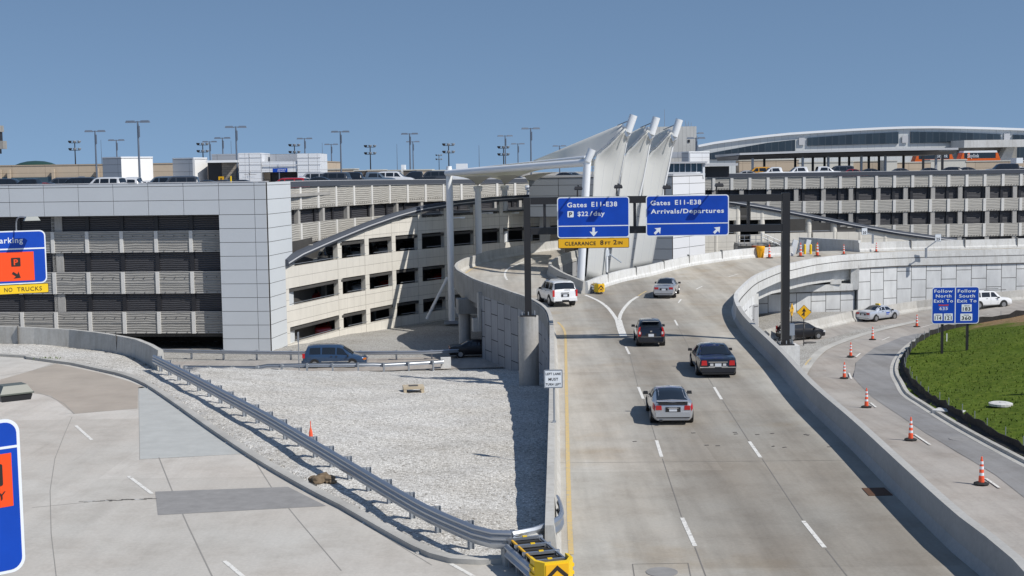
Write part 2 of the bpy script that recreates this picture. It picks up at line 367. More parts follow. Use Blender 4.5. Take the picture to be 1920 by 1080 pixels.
mt['cmu'] = paneled('block_brick', (0.30, 0.265, 0.225), 0.8, 0.35, 0.03, (0.18, 0.16, 0.14), 0.5, False, 0.15)
mt['cop'] = pm('grey_metal_coping', (0.075, 0.085, 0.105), 0.8, 0.0, 0, 0.15); mt['copl'] = pm('light_metal_trim', (0.50, 0.51, 0.53), 0.5, 0.0)
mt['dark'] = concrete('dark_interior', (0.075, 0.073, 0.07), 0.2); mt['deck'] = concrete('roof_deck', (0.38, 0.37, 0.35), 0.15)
mt['glassd'] = pm('dark_glass', (0.012, 0.016, 0.022), 0.06, 0.0, 0.0, 0.7); mt['glassb'] = pm('blue_grey_glass', (0.05, 0.085, 0.11), 0.08, 0.2)
mt['sblue'] = worn('sign_blue', (0.001, 0.055, 0.42), 0.12, 1.0, 0.5); mt['swhite'] = pm('sign_white', (0.74, 0.78, 0.82), 0.5)
mt['sback'] = pm('sign_back', (0.35, 0.36, 0.38), 0.4, 0.6)
mt['syel'] = pm('sign_yellow', (0.78, 0.42, 0.008), 0.45); mt['syelb'] = pm('bright_yellow', (0.83, 0.55, 0.01), 0.45)
mt['sora'] = pm('sign_orange', (0.88, 0.072, 0.004), 0.5); mt['sblk'] = pm('sign_black', (0.02, 0.014, 0.012), 0.6)
mt['lamp'] = pm('lamp_housing', (0.025, 0.025, 0.028), 0.4); mt['pole'] = pm('lamp_pole_steel', (0.13, 0.16, 0.21), 0.5, 0.2)
mt['grass'] = None
# ================================================================ SETTING: roads and ground
def struct(name, mb, m, label=None, kind='structure', **k):
    o = mb.obj(name, m, **k); tag(o, label, None, None, kind); return o
g = MB(); g.quad((-4000, -200, -9.5), (4000, -200, -9.5), (4000, 9000, -9.5), (-4000, 9000, -9.5))
struct('ground', g, mt['gravel2'], 'far flat ground beyond the garages')

# top lines of the barriers, from near to far
LPt = cr([PS(x, y, zroad, 1.0) for x, y in [(1037, 985), (1039, 800), (1039, 700), (1038, 640), (1036, 600), (1026, 577), (998, 559), (963, 547), (925, 534), (893, 523), (872, 512), (860, 505), (856, 499), (860, 491.7), (875, 484), (892, 479), (920, 470), (962, 463), (997, 456.7), (1028, 453), (1048, 451)]], 1.6)
Mt = cr([PS(x, y, zroad, 1.0) for x, y in [(1096, 528), (1080, 521), (1060, 513), (1042, 503), (1032, 496.7), (1031.5, 491.7), (1038, 486.7), (1053, 478), (1067, 473), (1087, 467.5)]], 1.2)
Nt = cr([PS(x, y, zroad, 1.0) for x, y in [(1099, 528), (1134.6, 515), (1170, 505.5), (1211, 498), (1280, 482), (1318, 476), (1383, 467.5), (1418, 464.5), (1463, 462.5), (1486, 462)]], 1.6)
Ft = cr([PS(x, y, zroad, 1.0) for x, y in [(1610, 455), (1680, 452.5), (1800, 450), (1960, 446), (2200, 440)]], 3)
Rt = cr([Vector((11.3, 25, 1.0)), PS(1908, 1048, zroad, 1.0)] + [PS(x, y, zroad, 1.0) for x, y in [(1806, 968), (1706, 880), (1607, 790), (1525, 720), (1470, 662), (1445, 638), (1404, 600), (1388, 580), (1380, 563), (1380, 550), (1393, 535), (1410, 520), (1427, 511), (1460, 498), (1480, 494), (1527, 484), (1577, 478), (1607, 476), (1680, 472), (1800, 469), (1913, 466.5), (2100, 461)]], 1.6)
def drop(pts, d=1.0): return [Vector((p.x, p.y, p.z - d)) for p in pts]
outl = [Vector((1.1, 24, 0))] + drop(LPt) + drop(Mt)[::-1] + drop(Nt) + drop([PS(1500, 455, zroad, 1), PS(1600, 452, zroad, 1)]) + drop(Ft) + drop(Rt)[::-1]
def sheet(name, outline, zf, m, dz=0.0, ys=None, label=None, xs=None):
    tri = tessellate_polygon([[Vector((p.x, p.y, 0)) for p in outline]])
    bm = bmesh.new(); vs = [bm.verts.new((p.x, p.y, 0)) for p in outline]
    for t in tri:
        try: bm.faces.new([vs[i] for i in t])
        except ValueError: pass
    for yy in (ys or []): bmesh.ops.bisect_plane(bm, geom=bm.verts[:] + bm.edges[:] + bm.faces[:], plane_co=(0, yy, 0), plane_no=(0, 1, 0))
    for xx in (xs or []): bmesh.ops.bisect_plane(bm, geom=bm.verts[:] + bm.edges[:] + bm.faces[:], plane_co=(xx, 0, 0), plane_no=(1, 0, 0))
    for v in bm.verts: v.co.z = zf(v.co.x, v.co.y) + dz
    for f in bm.faces:
        f.normal_update()
        if f.normal.z < 0: f.normal_flip()
    me = bpy.data.meshes.new(name); bm.to_mesh(me); bm.free(); me.materials.append(m)
    o = bpy.data.objects.new(name, me); COL.objects.link(o); tag(o, label, None, None, 'structure'); return o
sheet('main_road', outl, zroad, mt['road'], 0, list(range(94, 160, 3)), 'main elevated concrete roadway')

# kerb line of the left road (near side of the gravel)
Kp = [P(x, y, 0.02) for x, y in [(0, 668), (50, 673), (101.7, 680), (133, 684), (183, 695), (233, 707), (273, 724), (320, 755), (362, 785), (400, 812), (467, 857), (533, 897), (600, 934), (640, 954), (707, 993), (773, 1030), (807, 1045), (845, 1055), (900, 1058), (950, 1055)]]
K = cr([Kp[0] + Vector((-30, 6, 0)), Kp[0] + Vector((-14, 3.5, 0))] + Kp, 1.0)
lo = [Vector((-75, 20, 0)), Vector((-75, 98, 0))] + K + [Vector((1.1, K[-1].y, 0)), Vector((1.1, 20, 0))]
sheet('left_road', lo, lambda x, y: 0.0, mt['lroad'], 0, None, 'left concrete road at street level')
kb = MB(); kb.sweep(K, [(0.0, -0.3), (0.02, 0.13), (-0.04, 0.15), (-0.28, 0.15), (-0.30, -0.3)])
struct('kerb', kb, mt['kerb'], 'concrete kerb along the left road', smooth=True)

def dist_K(x, y):
    best = 1e9
    for p in K[::3]:
        d = (p.x - x) ** 2 + (p.y - y) ** 2
        if d < best: best = d; q = p
    return math.sqrt(best), q
def inside_left(x, y):
    if x > -0.9: return y < 35.2
    for a, b in zip(K, K[1:]):
        if a.x <= x < b.x: return y < a.y + (b.y - a.y) * (x - a.x) / (b.x - a.x)
    return y < K[0].y if x < 0 else y < K[-1].y
W0 = cr([P(x, y, 1.15) for x, y in [(-180, 605), (-80, 608), (0, 611.7), (66.7, 614), (133, 617.5), (183, 623), (233, 631), (258, 636), (283, 646), (301, 656.5)]], 1.5)
def beyond_wall(x, y):
    for a, b in zip(W0, W0[1:]):
        if a.x <= x < b.x: return y > a.y + (b.y - a.y) * (x - a.x) / (b.x - a.x) + 0.2
    return False
def zgrav(x, y):
    z = zgrav0(x, y)
    return min(z, -0.8) if x > 1.15 else z
def zgrav0(x, y):
    if y >= 103: return -5.06
    if inside_left(x, y) or x > 3.2 or y < 35.2: return -0.35 if x < 1 else -1.2
    if x < W0[-1].x - 0.1:
        if beyond_wall(x, y): return -5.06
        d, _ = dist_K(x, y); return 0.10 + 0.03 * math.sin(x) * min(1, d)
    d, _ = dist_K(min(x, 0.2), y)
    t = max(0.0, d - 2.4) / (max(0.0, d - 2.4) + max(0.01, 103 - y)); t = t ** 0.92
    b = 0.07 * math.sin(x * 1.3 + 0.5 * math.sin(y)) * math.sin(y * 0.9) + 0.04 * math.sin(x * 3.1 + y * 2.3)
    return 0.10 - 5.1 * t + b * min(1, d / 3) * min(1, (103 - y) / 4)
bm = bmesh.new(); nx, ny = 110, 150
xs = [-62 + 68.0 * i / nx for i in range(nx + 1)]; ys_ = [33 + 71.0 * j / ny for j in range(ny + 1)]
vv = [[bm.verts.new((x, y, zgrav(x, y))) for y in ys_] for x in xs]
for i in range(nx):
    for j in range(ny): bm.faces.new((vv[i][j], vv[i + 1][j], vv[i + 1][j + 1], vv[i][j + 1]))
me = bpy.data.meshes.new('gravel_slope'); bm.to_mesh(me); bm.free(); me.materials.append(mt['gravel'])
me.polygons.foreach_set('use_smooth', [True] * len(me.polygons))
o = bpy.data.objects.new('gravel_slope', me); COL.objects.link(o); tag(o, 'pale crushed stone slope between the two roads', None, None, 'structure')
gf = MB()
def zg2(x, y): return -5.08 - 1.2 * ss(112, 150, y) + 0.12 * math.sin(x * .8) * math.sin(y * .7)
X0, X1, Y0, Y1 = -90, 30, 103, 190; st = 3.0
for i in range(int((X1 - X0) / st)):
    for j in range(int((Y1 - Y0) / st)):
        x = X0 + i * st; y = Y0 + j * st
        gf.quad(*[(a, b, zg2(a, b)) for a, b in ((x, y), (x + st, y), (x + st, y + st), (x, y + st))])
struct('gravel_field', gf, mt['gravel2'], 'dusty gravel between the lower road and the parking garage', smooth=True)

# lower road, running under the main road and joining the right-hand road
lowA = [Vector((-90, 103.4, 0)), Vector((-40, 103.4, 0)), Vector((-10, 103.8, 0)), Vector((2, 105, 0)), Vector((10, 107.4, 0)), Vector((18, 111, 0))]
Sbase = [PS(x, y, zlow) for x, y in [(1445, 640), (1490, 629), (1538, 620), (1603, 603), (1650, 595), (1720, 584), (1800, 575), (1920, 563), (2150, 545)]]
lowB = [Vector((-90, 110.6, 0)), Vector((-40, 110.4, 0)), Vector((-10, 110.8, 0)), Vector((0, 112, 0)), Vector((10, 113.5, 0))] + Sbase
ke = [(1940, 880), (1847, 831), (1780, 793), (1723, 757), (1698, 740), (1686, 719), (1678, 704), (1677, 690), (1681, 677), (1690, 663), (1705, 648), (1720, 638), (1745, 626), (1790, 615), (1836, 605), (1920, 590), (2150, 560)]
KE = [PS(x, y, zlow) for x, y in ke]
rr = [Vector((12.4, 20, 0))] + [Vector((p.x + .15, p.y, 0)) for p in Rt if p.y < 112 and p.y > 21][:] 
gore = [PS(x, y, zlow) for x, y in [(1500, 712), (1512, 690), (1530, 668), (1552, 652), (1600, 634), (1650, 619), (1720, 603)]]
allow = lowA + [Vector((19, 100, 0)), Vector((16.5, 84, 0)), Vector((14.5, 66, 0)), Vector((13.7, 50, 0)), Vector((12.6, 30, 0)), Vector((12.0, 15, 0)), Vector((34, 15, 0)), Vector((28.5, 30, 0))] + KE + lowB[::-1]
sheet('lower_road', allow, zlow, mt['rroad'], 0, list(range(24, 140, 4)), 'lower concrete road passing under the main road and bending right', list(range(2, 60, 4)))
# bluish resurfaced lane of the right road
lane = [PS(x, y, zlow) for x, y in [(1935, 945), (1865, 890), (1790, 845), (1735, 812), (1680, 775), (1635, 745), (1600, 708), (1605, 680), (1640, 652), (1690, 632), (1760, 614), (1830, 600)]]
ln2 = [PS(x, y, zlow) for x, y in [(1836, 606), (1790, 616), (1745, 627), (1720, 639), (1705, 649), (1692, 663), (1683, 677), (1679, 690), (1680, 703), (1688, 718), (1700, 739), (1725, 756), (1782, 792), (1849, 830), (1945, 880)]]
sheet('resurfaced_lane', lane + ln2, zlow, mt['asph'], 0.012, list(range(24, 140, 4)), 'greyer resurfaced lane of the right road', list(range(2, 60, 4)))
gg = gore + [PS(x, y, zlow) for x, y in [(1640, 612), (1570, 630), (1510, 646), (1450, 655)]] + [Vector((15.6, 84, 0)), Vector((14.8, 72, 0))]
sheet('gore_gravel', gg, zlow, mt['gravel2'], 0.05, list(range(60, 130, 4)), 'gravelly triangle beside the gantry pedestal', list(range(14, 50, 4)))
gk = MB(); gk.sweep([p + Vector((0, 0, 0.03)) for p in cr(gore, 1.5)], [(-0.30, 0.0), (-0.30, 0.06), (0.30, 0.03), (0.30, 0.0)])
struct('gutter', gk, mt['kerb'], 'pale concrete gutter strip along the yellow line')
ek = MB(); KEc = cr(KE, 1.5); ek.sweep(KEc, [(-0.3, -0.2), (-0.3, 0.02), (0.0, 0.03), (0.03, 0.15), (0.25, 0.15), (0.25, -0.2)])
struct('kerb', ek, mt['conc'], 'kerb along the grassy bank')
# grassy bank
def zgr(x, y, d): return zlow(x, y) + 0.1 + 1.1 * ss(0, 14, d)
bm = bmesh.new(); rows = []; offs = [0.25, 0.6, 1.2, 2.0, 3, 4.2, 5.6, 7.2, 9, 11, 14, 18, 24, 34]
KEd = resample(KEc, 1.2)
for d in offs:
    r = []
    for i, p in enumerate(KEd):
        tq = KEd[min(i + 1, len(KEd) - 1)] - KEd[max(i - 1, 0)]; tq.z = 0
        c = Vector((46, 72, 0)); dirn = (c - Vector((p.x, p.y, 0))); L = dirn.length; dirn.normalize()
        q = Vector((p.x, p.y, 0)) + dirn * min(d, L * (0.98 - 0.2 / (1 + d)))
        z = zgr(q.x, q.y, d) + 0.10 * math.sin(q.x * 1.1) * math.sin(q.y * 0.8) * min(1, d / 3)
        r.append(bm.verts.new((q.x, q.y, z)))
    rows.append(r)
for a, b in zip(rows, rows[1:]):
    for i in range(len(a) - 1): bm.faces.new((a[i], a[i + 1], b[i + 1], b[i]))
bmesh.ops.recalc_face_normals(bm, faces=bm.faces)
if sum(f.normal.z for f in bm.faces) < 0: bmesh.ops.reverse_faces(bm, faces=bm.faces)
def grass_mat():
    m, t, b, N, L = new_mat('grass_turf'); g = N.new('ShaderNodeNewGeometry').outputs['Position']
    n1 = noise(N, L, g, 2.2, 6, 0.75); c = ramp(N, L, n1, [(0.3, (0.045, 0.078, 0.008)), (0.5, (0.082, 0.125, 0.014)), (0.72, (0.155, 0.185, 0.035))])
    n2 = noise(N, L, g, 0.22, 5, 0.65); sx = N.new('ShaderNodeSeparateXYZ'); L.new(g, sx.inputs[0])
    f = math_(N, L, 'SUBTRACT', sx.outputs[0], 44.0); f = math_(N, L, 'MULTIPLY', f, 0.05); f2 = math_(N, L, 'SUBTRACT', sx.outputs[1], 88.0); f2 = math_(N, L, 'MULTIPLY', f2, 0.012)
    f = math_(N, L, 'ADD', f, f2); f = math_(N, L, 'ADD', f, n2); k = ramp(N, L, f, [(0.60, (0, 0, 0)), (0.78, (1, 1, 1))])
    n3 = noise(N, L, g, 4, 4, 0.7); so_ = ramp(N, L, n3, [(0.35, (0.20, 0.125, 0.065)), (0.65, (0.33, 0.235, 0.14))])
    c = mixc(N, L, k, c, so_); L.new(c, b.inputs['Base Color']); b.inputs['Roughness'].default_value = 0.95; b.inputs['Specular IOR Level'].default_value = 0.1
    bump(N, L, b, n1, 0.9, 0.12); return m
mt['grass'] = grass_mat()
me = bpy.data.meshes.new('grass_bank'); bm.to_mesh(me); me.materials.append(mt['grass'])
gb = bpy.data.objects.new('grass_bank', me); COL.objects.link(gb); tag(gb, 'green grassy bank with bare tan soil at its right', None, None, 'structure')
rng = random.Random(3); tuft = MB(); fcs = [f for f in bm.faces]; fcs = [f for f in fcs if f.calc_area() < 30]
tot = 0
for f in fcs:
    cx = f.calc_center_median(); n = int(f.calc_area() * 7)
    if cx.y > 125 or cx.x > 62: continue
    for _ in range(min(n, 120)):
        a, b, c = rng.sample(list(f.verts), 3); u, v = rng.random(), rng.random()
        if u + v > 1: u, v = 1 - u, 1 - v
        p = a.co + (b.co - a.co) * u + (c.co - a.co) * v
        if (p.x - 42) * .05 + (p.y - 88) * .012 > 0.12: continue
        h = rng.uniform(.05, .16); t = rng.uniform(0, 6.28); dx, dy = math.cos(t) * .05, math.sin(t) * .05
        tuft.add([(p.x - dx, p.y - dy, p.z - .02), (p.x + dx, p.y + dy, p.z - .02), (p.x + rng.uniform(-.07, .07), p.y + rng.uniform(-.07, .07), p.z + h)], [(0, 1, 2)]); tot += 1
bm.free()
gt = tuft.obj('grass', worn('grass_blades', (0.088, 0.14, 0.016), .35, .5, 0.8), fixn=False); tag(gt, 'short green grass blades on the bank', 'grass', None, 'stuff')

# ---------------------------------------------------------------- markings
rd = []
def strip(a, b, wd, fn, m, dz=0.008, name='lane_marking', n=6):
    """thin painted strip between two pixels on surface fn"""
    A = PS(a[0], a[1], fn); B = PS(b[0], b[1], fn); return strip_w([A, B], wd, fn, m, dz, name)
def strip_w(pts, wd, fn, m, dz=0.008, name='lane_marking'):
    mb = MB(); pts = [Vector((p.x, p.y, 0)) for p in pts]; o = []
    for i, p in enumerate(pts):
        t = pts[min(i + 1, len(pts) - 1)] - pts[max(i - 1, 0)]; t.normalize(); s = Vector((t.y, -t.x, 0)) * wd / 2
        o.append((p - s, p + s))
    for (a, b), (c, d) in zip(o, o[1:]):
        mb.quad(*[(q.x, q.y, fn(q.x, q.y) + dz) for q in (a, b, d, c)])
    ob = mb.obj(name, m); tag(ob, None, None, None, 'structure'); return ob
def curve_px(pts, wd, fn, m, dz=0.008, name='lane_marking', step=1.5):
    return strip_w(cr([PS(x, y, fn) for x, y in pts], step), wd, fn, m, dz, name)
for a, b in [((1173, 650), (1180, 664)), ((1197, 726), (1206, 748)), ((1231, 826), (1240.5, 857)), ((1279, 971), (1303, 1024)),
             ((1265, 600), (1270.6, 610.6)), ((1293, 653), (1303, 668.5)), ((1339, 726), (1353, 749)), ((1405, 828), (1426, 858)), ((1506, 977), (1546, 1027)),
             ((1272, 568), (1277, 561)), ((1305, 542.5), (1317, 536.5)), ((1365.7, 519), (1384, 514))]:
    strip(a, b, 0.13, zroad, mt['wpaint'])
flat = lambda x, y: 0.0
for a, b in [((142, 798), (172, 825)), ((241, 893), (285, 926)), ((421, 1052), (460, 1085)), ((845, 1057), (890, 1082))]: strip(a, b, 0.13, flat, mt['wpaint'])
for a, b in [((1632, 756), (1643, 765)), ((1714, 815), (1744, 835)), ((1848, 898), (1874, 916)), ((1653, 639), (1668, 632.5)), ((1605, 670), (1613, 663)), ((1592, 700), (1596.5, 711.5)), ((1727, 614.5), (1748, 609)), ((1838, 593), (1854, 590.5))]:
    strip(a, b, 0.12, zlow, mt['wpaint'], 0.035)
curve_px([(1097, 553), (1118, 562), (1135, 573), (1150, 590), (1158, 603)], 0.26, zroad, mt['wpaint'])
curve_px([(1196, 556), (1182, 565), (1171, 577), (1163, 591), (1160.5, 604)], 0.26, zroad, mt['wpaint'])
curve_px([(1159.5, 600), (1163, 614), (1169, 631)], 0.48, zroad, mt['wpaint'], 0.012)
curve_px([(1212, 546), (1203, 551), (1197, 555)], 0.14, zroad, mt['ypaint'])
curve_px([(1046, 604), (1053, 611), (1059, 622), (1060.5, 640), (1061.5, 700), (1063.5, 800), (1067, 950), (1071, 1040)], 0.15, zroad, mt['ypaint'])
curve_px([(951, 525), (947, 518), (947.5, 510), (955, 502), (972, 495), (985, 490), (1000, 484), (1030, 480)], 0.2, zroad, mt['wpaint'])
curve_px([(873, 512), (882, 506), (893, 500)], 0.16, zroad, mt['ypaint'])
curve_px([(1506, 692), (1511, 684), (1519, 674), (1531, 663), (1549, 650)], 0.14, zlow, mt['ypaint'], 0.075)
# joints
def joint(pts, wd, fn, dz=0.005): curve_px(pts, wd * (.8 if fn is flat else 1), fn, mt['joint2' if fn is flat else 'joint3'], dz, 'pavement_joint', 3)
joint([(1303, 1026), (1325, 1085)], .035, zroad); joint([(1242, 860), (1278, 969)], .03, zroad); joint([(1207, 750), (1230, 824)], .025, zroad); joint([(1181, 666), (1196, 724)], .02, zroad)
joint([(1271, 612), (1292, 652)], .02, zroad); joint([(1304, 670), (1338, 725)], .025, zroad); joint([(1355, 751), (1404, 827)], .03, zroad); joint([(1429, 860), (1505, 975)], .03, zroad); joint([(1548, 1029), (1592, 1085)], .035, zroad)
joint([(1185, 1058), (1290, 1056)], .03, zroad); joint([(1186, 1058), (1190, 1085)], .03, zroad); joint([(1290, 1056), (1296, 1085)], .03, zroad)
joint([(1069, 1035), (1076, 1085)], .04, zroad)
for yy in (700, 868): joint([(1048, yy), (1700 if yy > 880 else 1470 + (yy - 640) * .9, yy - 9 + (yy - 700) * .02)], .02, zroad)
joint([(260, 728), (262, 862)], .02, flat); joint([(110, 777), (258, 766)], .03, flat)
joint([(139, 776), (120, 757), (95, 744), (62, 733)], .05, flat); joint([(135, 782), (103, 860), (94, 920), (96, 1000), (106, 1085)], .03, flat)
joint([(298, 858), (322, 918), (352, 985), (400, 1085)], .05, flat); joint([(480, 868), (508, 912), (560, 976), (640, 1070)], .04, flat)
joint([(0, 705), (60, 695), (105, 680)], .05, flat); joint([(60, 952), (180, 940), (293, 935)], .035, flat)
joint([(262, 862), (470, 850)], .02, flat); joint([(645, 960), (720, 1005), (810, 1060)], .03, flat)
def slab(name, px, fn, m, dz, label): sheet(name, [PS(x, y, fn) for x, y in px], fn, m, dz, None, label)
slab('road_patch', [(291, 922), (540, 913), (612, 949), (296, 966)], flat, mt['patch'], 0.006, 'dark rectangular patch in the left road')
slab('road_patch', [(259, 727), (278, 722), (330, 760), (400, 812), (462, 851), (262, 861)], flat, mt['slabg'], 0.004, 'cool grey concrete slab by the kerb')
slab('road_patch', [(0, 712), (105, 682), (190, 700), (240, 714), (272, 727), (259, 728), (258, 766), (139, 776), (95, 742), (0, 728)], flat, mt['slabb'], 0.004, 'brownish concrete slab of the left road')
cg = MB(); 
for i in range(26):
    x = 156 + i * 5.2 + random.uniform(-2, 2); p = P(x, 941 - (x - 156) * .045 + random.uniform(-1.2, 1.2), 0)
    cg.box((p.x, p.y, 0.006), (random.uniform(.08, .35), random.uniform(.02, .07), .006), random.uniform(-.3, .3), random.choice((0, 0, 1)))
struct('road_crack', cg, [mt['joint'], mt['concl']], 'ragged crack across the left road')
for px, py in [(1300, 812), (1380, 814), (1420, 815), (1510, 815), (1325, 835), (1346, 836), (1450, 837), (1471, 839), (1555, 838), (1190, 828), (1378, 811), (1448, 813), (1515, 816)]:
    p = P(px, py, 0); q = MB(); q.box((p.x, p.y, .008), (.16, .09, .008), random.uniform(0, 1)); ob = q.obj('tar_spot', mt['joint']); tag(ob, None, None, None, 'structure')
mh = MB(); c = P(1241, 1073, 0); mh.lathe([(.42, 0.0), (.42, .012)], (c.x, c.y, .002), 24); o = mh.obj('manhole_cover', mt['patch']); tag(o, 'round manhole cover at the bottom edge of the main road', 'manhole cover')
for (px, py, lab) in [(1640, 724, 0)]: pass
mh = MB(); c = PS(1798, 824, zlow); mh.lathe([(.45, 0.0), (.45, .03)], (c.x, c.y, c.z + .005), 20); o = mh.obj('manhole_cover', mt['patch']); tag(o, 'round manhole cover in the right road near the black fence', 'manhole cover')
mh = MB(); c = PS(1519, 644, zlow); mh.lathe([(.5, 0.0), (.5, .05)], (c.x, c.y, c.z + .05), 20); o = mh.obj('manhole_cover', mt['joint']); tag(o, 'dark manhole cover in the gore behind the yellow diamond sign', 'manhole cover')
gr = MB(); A, B, C, D = [P(x, y, 0) for x, y in [(1616, 916), (1658, 915), (1674, 929), (1629, 930)]]
for i in range(15):
    a = A.lerp(B, (i + .5) / 15); b = D.lerp(C, (i + .5) / 15); gr.beam(a + Vector((0, 0, .01)), b + Vector((0, 0, .01)), .05, .02)
gr.quad(*[p + Vector((0, 0, .004)) for p in (A, B, C, D)], 1)
o = gr.obj('drain_grate', [pm('rust', (0.11, 0.055, 0.03), .8), mt['joint']]); tag(o, 'rusty drain grate at the foot of the right barrier', 'drain grate')

# ================================================================ barriers and walls
def barrier(name, pts, label, m, H=1.0, side=1, down=0.0, cat='barrier', t=(0.12, 0.24)):
    mb = MB(); mb.sweep(pts, [(t[0], 0), (-t[0], 0), (-t[1] * .75, -H * .65), (-t[1] * 1.15, -H * .8), (-t[1] * 1.2, -H - down), (t[1] * 1.2, -H - down), (t[1] * 1.15, -H * .8), (t[1] * .75, -H * .65)])
    o = mb.obj(name, m, smooth=False); tag(o, label, cat); return o
near = [p for p in LPt if p.y < 86]; far = [p for p in LPt if p.y >= 84.5]
def zb_left(p):   # foot of the left retaining wall
    return (zgrav(p.x - .5, p.y) - .4) if p.y < 103 else -5.6
mb = MB(); mb.sweep(near, [(-.22, 0), (.02, 0), (.10, -.75), (.22, -1.0), (.22, -1.1), (-.24, -1.1)])
w1 = mb.obj('parapet_wall', mt['conc']); tag(w1, 'straight pale concrete parapet along the left edge of the main road', 'parapet')
mb = MB(); mb.sweep([p for p in LPt if p.y < 111.5], lambda p, i: [(-.10, -1.101), (-.30, -1.101), (-.30, min(-1.3, zb_left(p) - p.z)), (-.10, min(-1.3, zb_left(p) - p.z))])
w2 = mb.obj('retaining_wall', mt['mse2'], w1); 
r2 = thing('ramp_parapet', 'curved grey concrete parapet and fascia of the ramp turning to the parking garage', 'parapet')
mb = MB(); mb.sweep(far, [(-.2, 0), (.04, 0), (.10, -.75), (.24, -1.0), (.24, -1.2), (-.24, -1.2)]); mb.obj('parapet', mt['conc'], r2)
mb = MB(); mb.sweep(far, [(-.29, -.1), (-.21, -.1), (-.21, -1.95), (-.29, -1.95)]); mb.obj('fascia', mt['concd'], r2)
mb = MB(); bs = [p for p in LPt if 109.5 < p.y < 137]; mb.sweep(bs, [(.3, -1.25), (5.0, -1.25), (5.0, -1.75), (1.2, -1.75), (.9, -2.5), (.2, -2.6), (.2, -1.75)]); mb.obj('bridge_deck', mt['concd'], r2)
e = [p for p in LPt if 109.5 < p.y][0]
mb = MB(); mb.box((e.x - .32, e.y, e.z - 2.5), (.5, .5, 3.2), .3); mb.box((e.x - .6, e.y + .2, e.z - 3.6), (.9, .5, 1.1), .3); mb.obj('end_pilaster', mt['conc'], r2)
for i, p in enumerate(resample(far, 6.2)[1:-1]):
    mb = MB()
    q = [k for k in far if (k - p).length < 2.2]; 
    if len(q) > 1:
        t = (q[-1] - q[0]); s = Vector((t.y, -t.x, 0)).normalized(); c = p - s * .245; mb.beam(c + Vector((0, 0, .004)), c - Vector((0, 0, 1.1)), .03, .12); mb.obj('joint', mt['joint'], r2)
# pier under the curved ramp
pr = thing('bridge_pier', 'round concrete bridge pier under the curved ramp, left of the underpass', 'bridge pier')
c = P(872, 657, -5.1); mb = MB(); mb.tube((c.x, c.y, -5.6), (c.x, c.y, -1.2), .52, .52, 24); mb.obj('column', mt['colc'], pr, smooth=True)
mb = MB(); mb.box((c.x + 3.6, c.y + .5, -1.15), (8.6, 1.5, 1.3), .2); mb.obj('pier_cap', mt['concd'], pr)
pr = thing('bridge_pier', 'round concrete bridge pier deep in the shade behind the black car', 'bridge pier'); c = Vector((-1.2, 128, 0))
mb = MB(); mb.tube((c.x, c.y, -6), (c.x, c.y, -1.0), .5, .5, 20); mb.obj('column', mt['colc'], pr, smooth=True)

barrier('median_barrier', [p for p in Mt], 'curving concrete barrier on the right side of the garage ramp', mt['conc'])
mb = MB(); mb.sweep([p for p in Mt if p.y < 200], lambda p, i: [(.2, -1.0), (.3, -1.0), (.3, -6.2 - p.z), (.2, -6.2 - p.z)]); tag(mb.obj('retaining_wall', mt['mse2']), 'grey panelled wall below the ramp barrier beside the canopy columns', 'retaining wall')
bn = barrier('road_barrier', Nt, 'long pale concrete barrier curving along the far left edge of the main road', mt['concl'])
mb = MB(); mb.sweep(Nt, lambda p, i: [(-.3, -1.0), (-.2, -1.0), (-.2, -6.2 - p.z), (-.3, -6.2 - p.z)]); mb.obj('retaining_wall', mt['mse'], bn)
bf = barrier('road_barrier', Ft, 'pale concrete barrier at the far side of the main road, right of the bollards', mt['concl'])
for src, par in ((Nt, bn), (Ft, bf)):
    for p in resample(src, 6)[1:-1]: mb = MB(); mb.box((p.x, p.y - .05, p.z - .35), (.05, .50, 1.0), .3); mb.obj('joint', mt['concd'], par)

# right barrier of the main road, bridge and retaining walls below
rw = thing('bridge_parapet', 'concrete barrier on the right edge of the main road, its near face in shade', 'parapet')
def rprof(p, i): return [(-.12, 0), (.16, 0), (.20, -.55), (.20, -1.05), (-.30, -1.05), (-.30, -1.0), (-.16, -.7)]
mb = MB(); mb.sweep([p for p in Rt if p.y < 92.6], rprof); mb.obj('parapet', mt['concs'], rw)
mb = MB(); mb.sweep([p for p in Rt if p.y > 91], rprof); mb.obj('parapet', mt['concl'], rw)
mb = MB(); upper = [p for p in Rt if p.y > 92]; mb.sweep(upper, [(.24, -.62), (.24, -1.4), (.10, -1.4), (.10, -.62)]); mb.obj('fascia', mt['concl'], rw)
mb = MB(); mb.sweep(upper, [(.255, -.60), (.255, -.65), (.2, -.65), (.2, -.60)]); mb.obj('joint', mt['joint'], rw)
iA = next(i for i, p in enumerate(Rt) if p.y > 104 and p.x > 19.5); iB = next(i for i, p in enumerate(Rt) if p.x > 33.2)
def wallsweep(pts, m, off=.02, z0=-1.4, extra=.5): 
    mb = MB(); mb.sweep(pts, lambda p, i: [(off + .16, z0), (off, z0), (off, zlow(p.x, p.y) - extra - p.z), (off + .16, zlow(p.x, p.y) - extra - p.z)]); return mb
wn = wallsweep(Rt[:iA + 1], mt['mse'], .0, -1.06).obj('retaining_wall', mt['mse'], rw)
wf = thing('retaining_wall', 'tall pale panelled retaining wall behind the silver taxi', 'retaining wall')
wallsweep(Rt[iB:], mt['mse'], .0, -1.4).obj('wall_panels', mt['mse'], wf)
fb = [p for p in cr(Sbase[3:], 2.5)]
mb = MB(); mb.sweep(fb, [(-.45, -.4), (-.45, 1.0), (-.2, 1.0), (-.1, .35), (.15, .12), (.2, -.4)]); mb.obj('base_barrier', mt['conc'], wf)
mb = MB(); mb.sweep(Rt[iB:], [(.27, -1.38), (.27, -1.47), (.15, -1.47), (.15, -1.38)]); mb.obj('ledge', mt['joint'], wf)
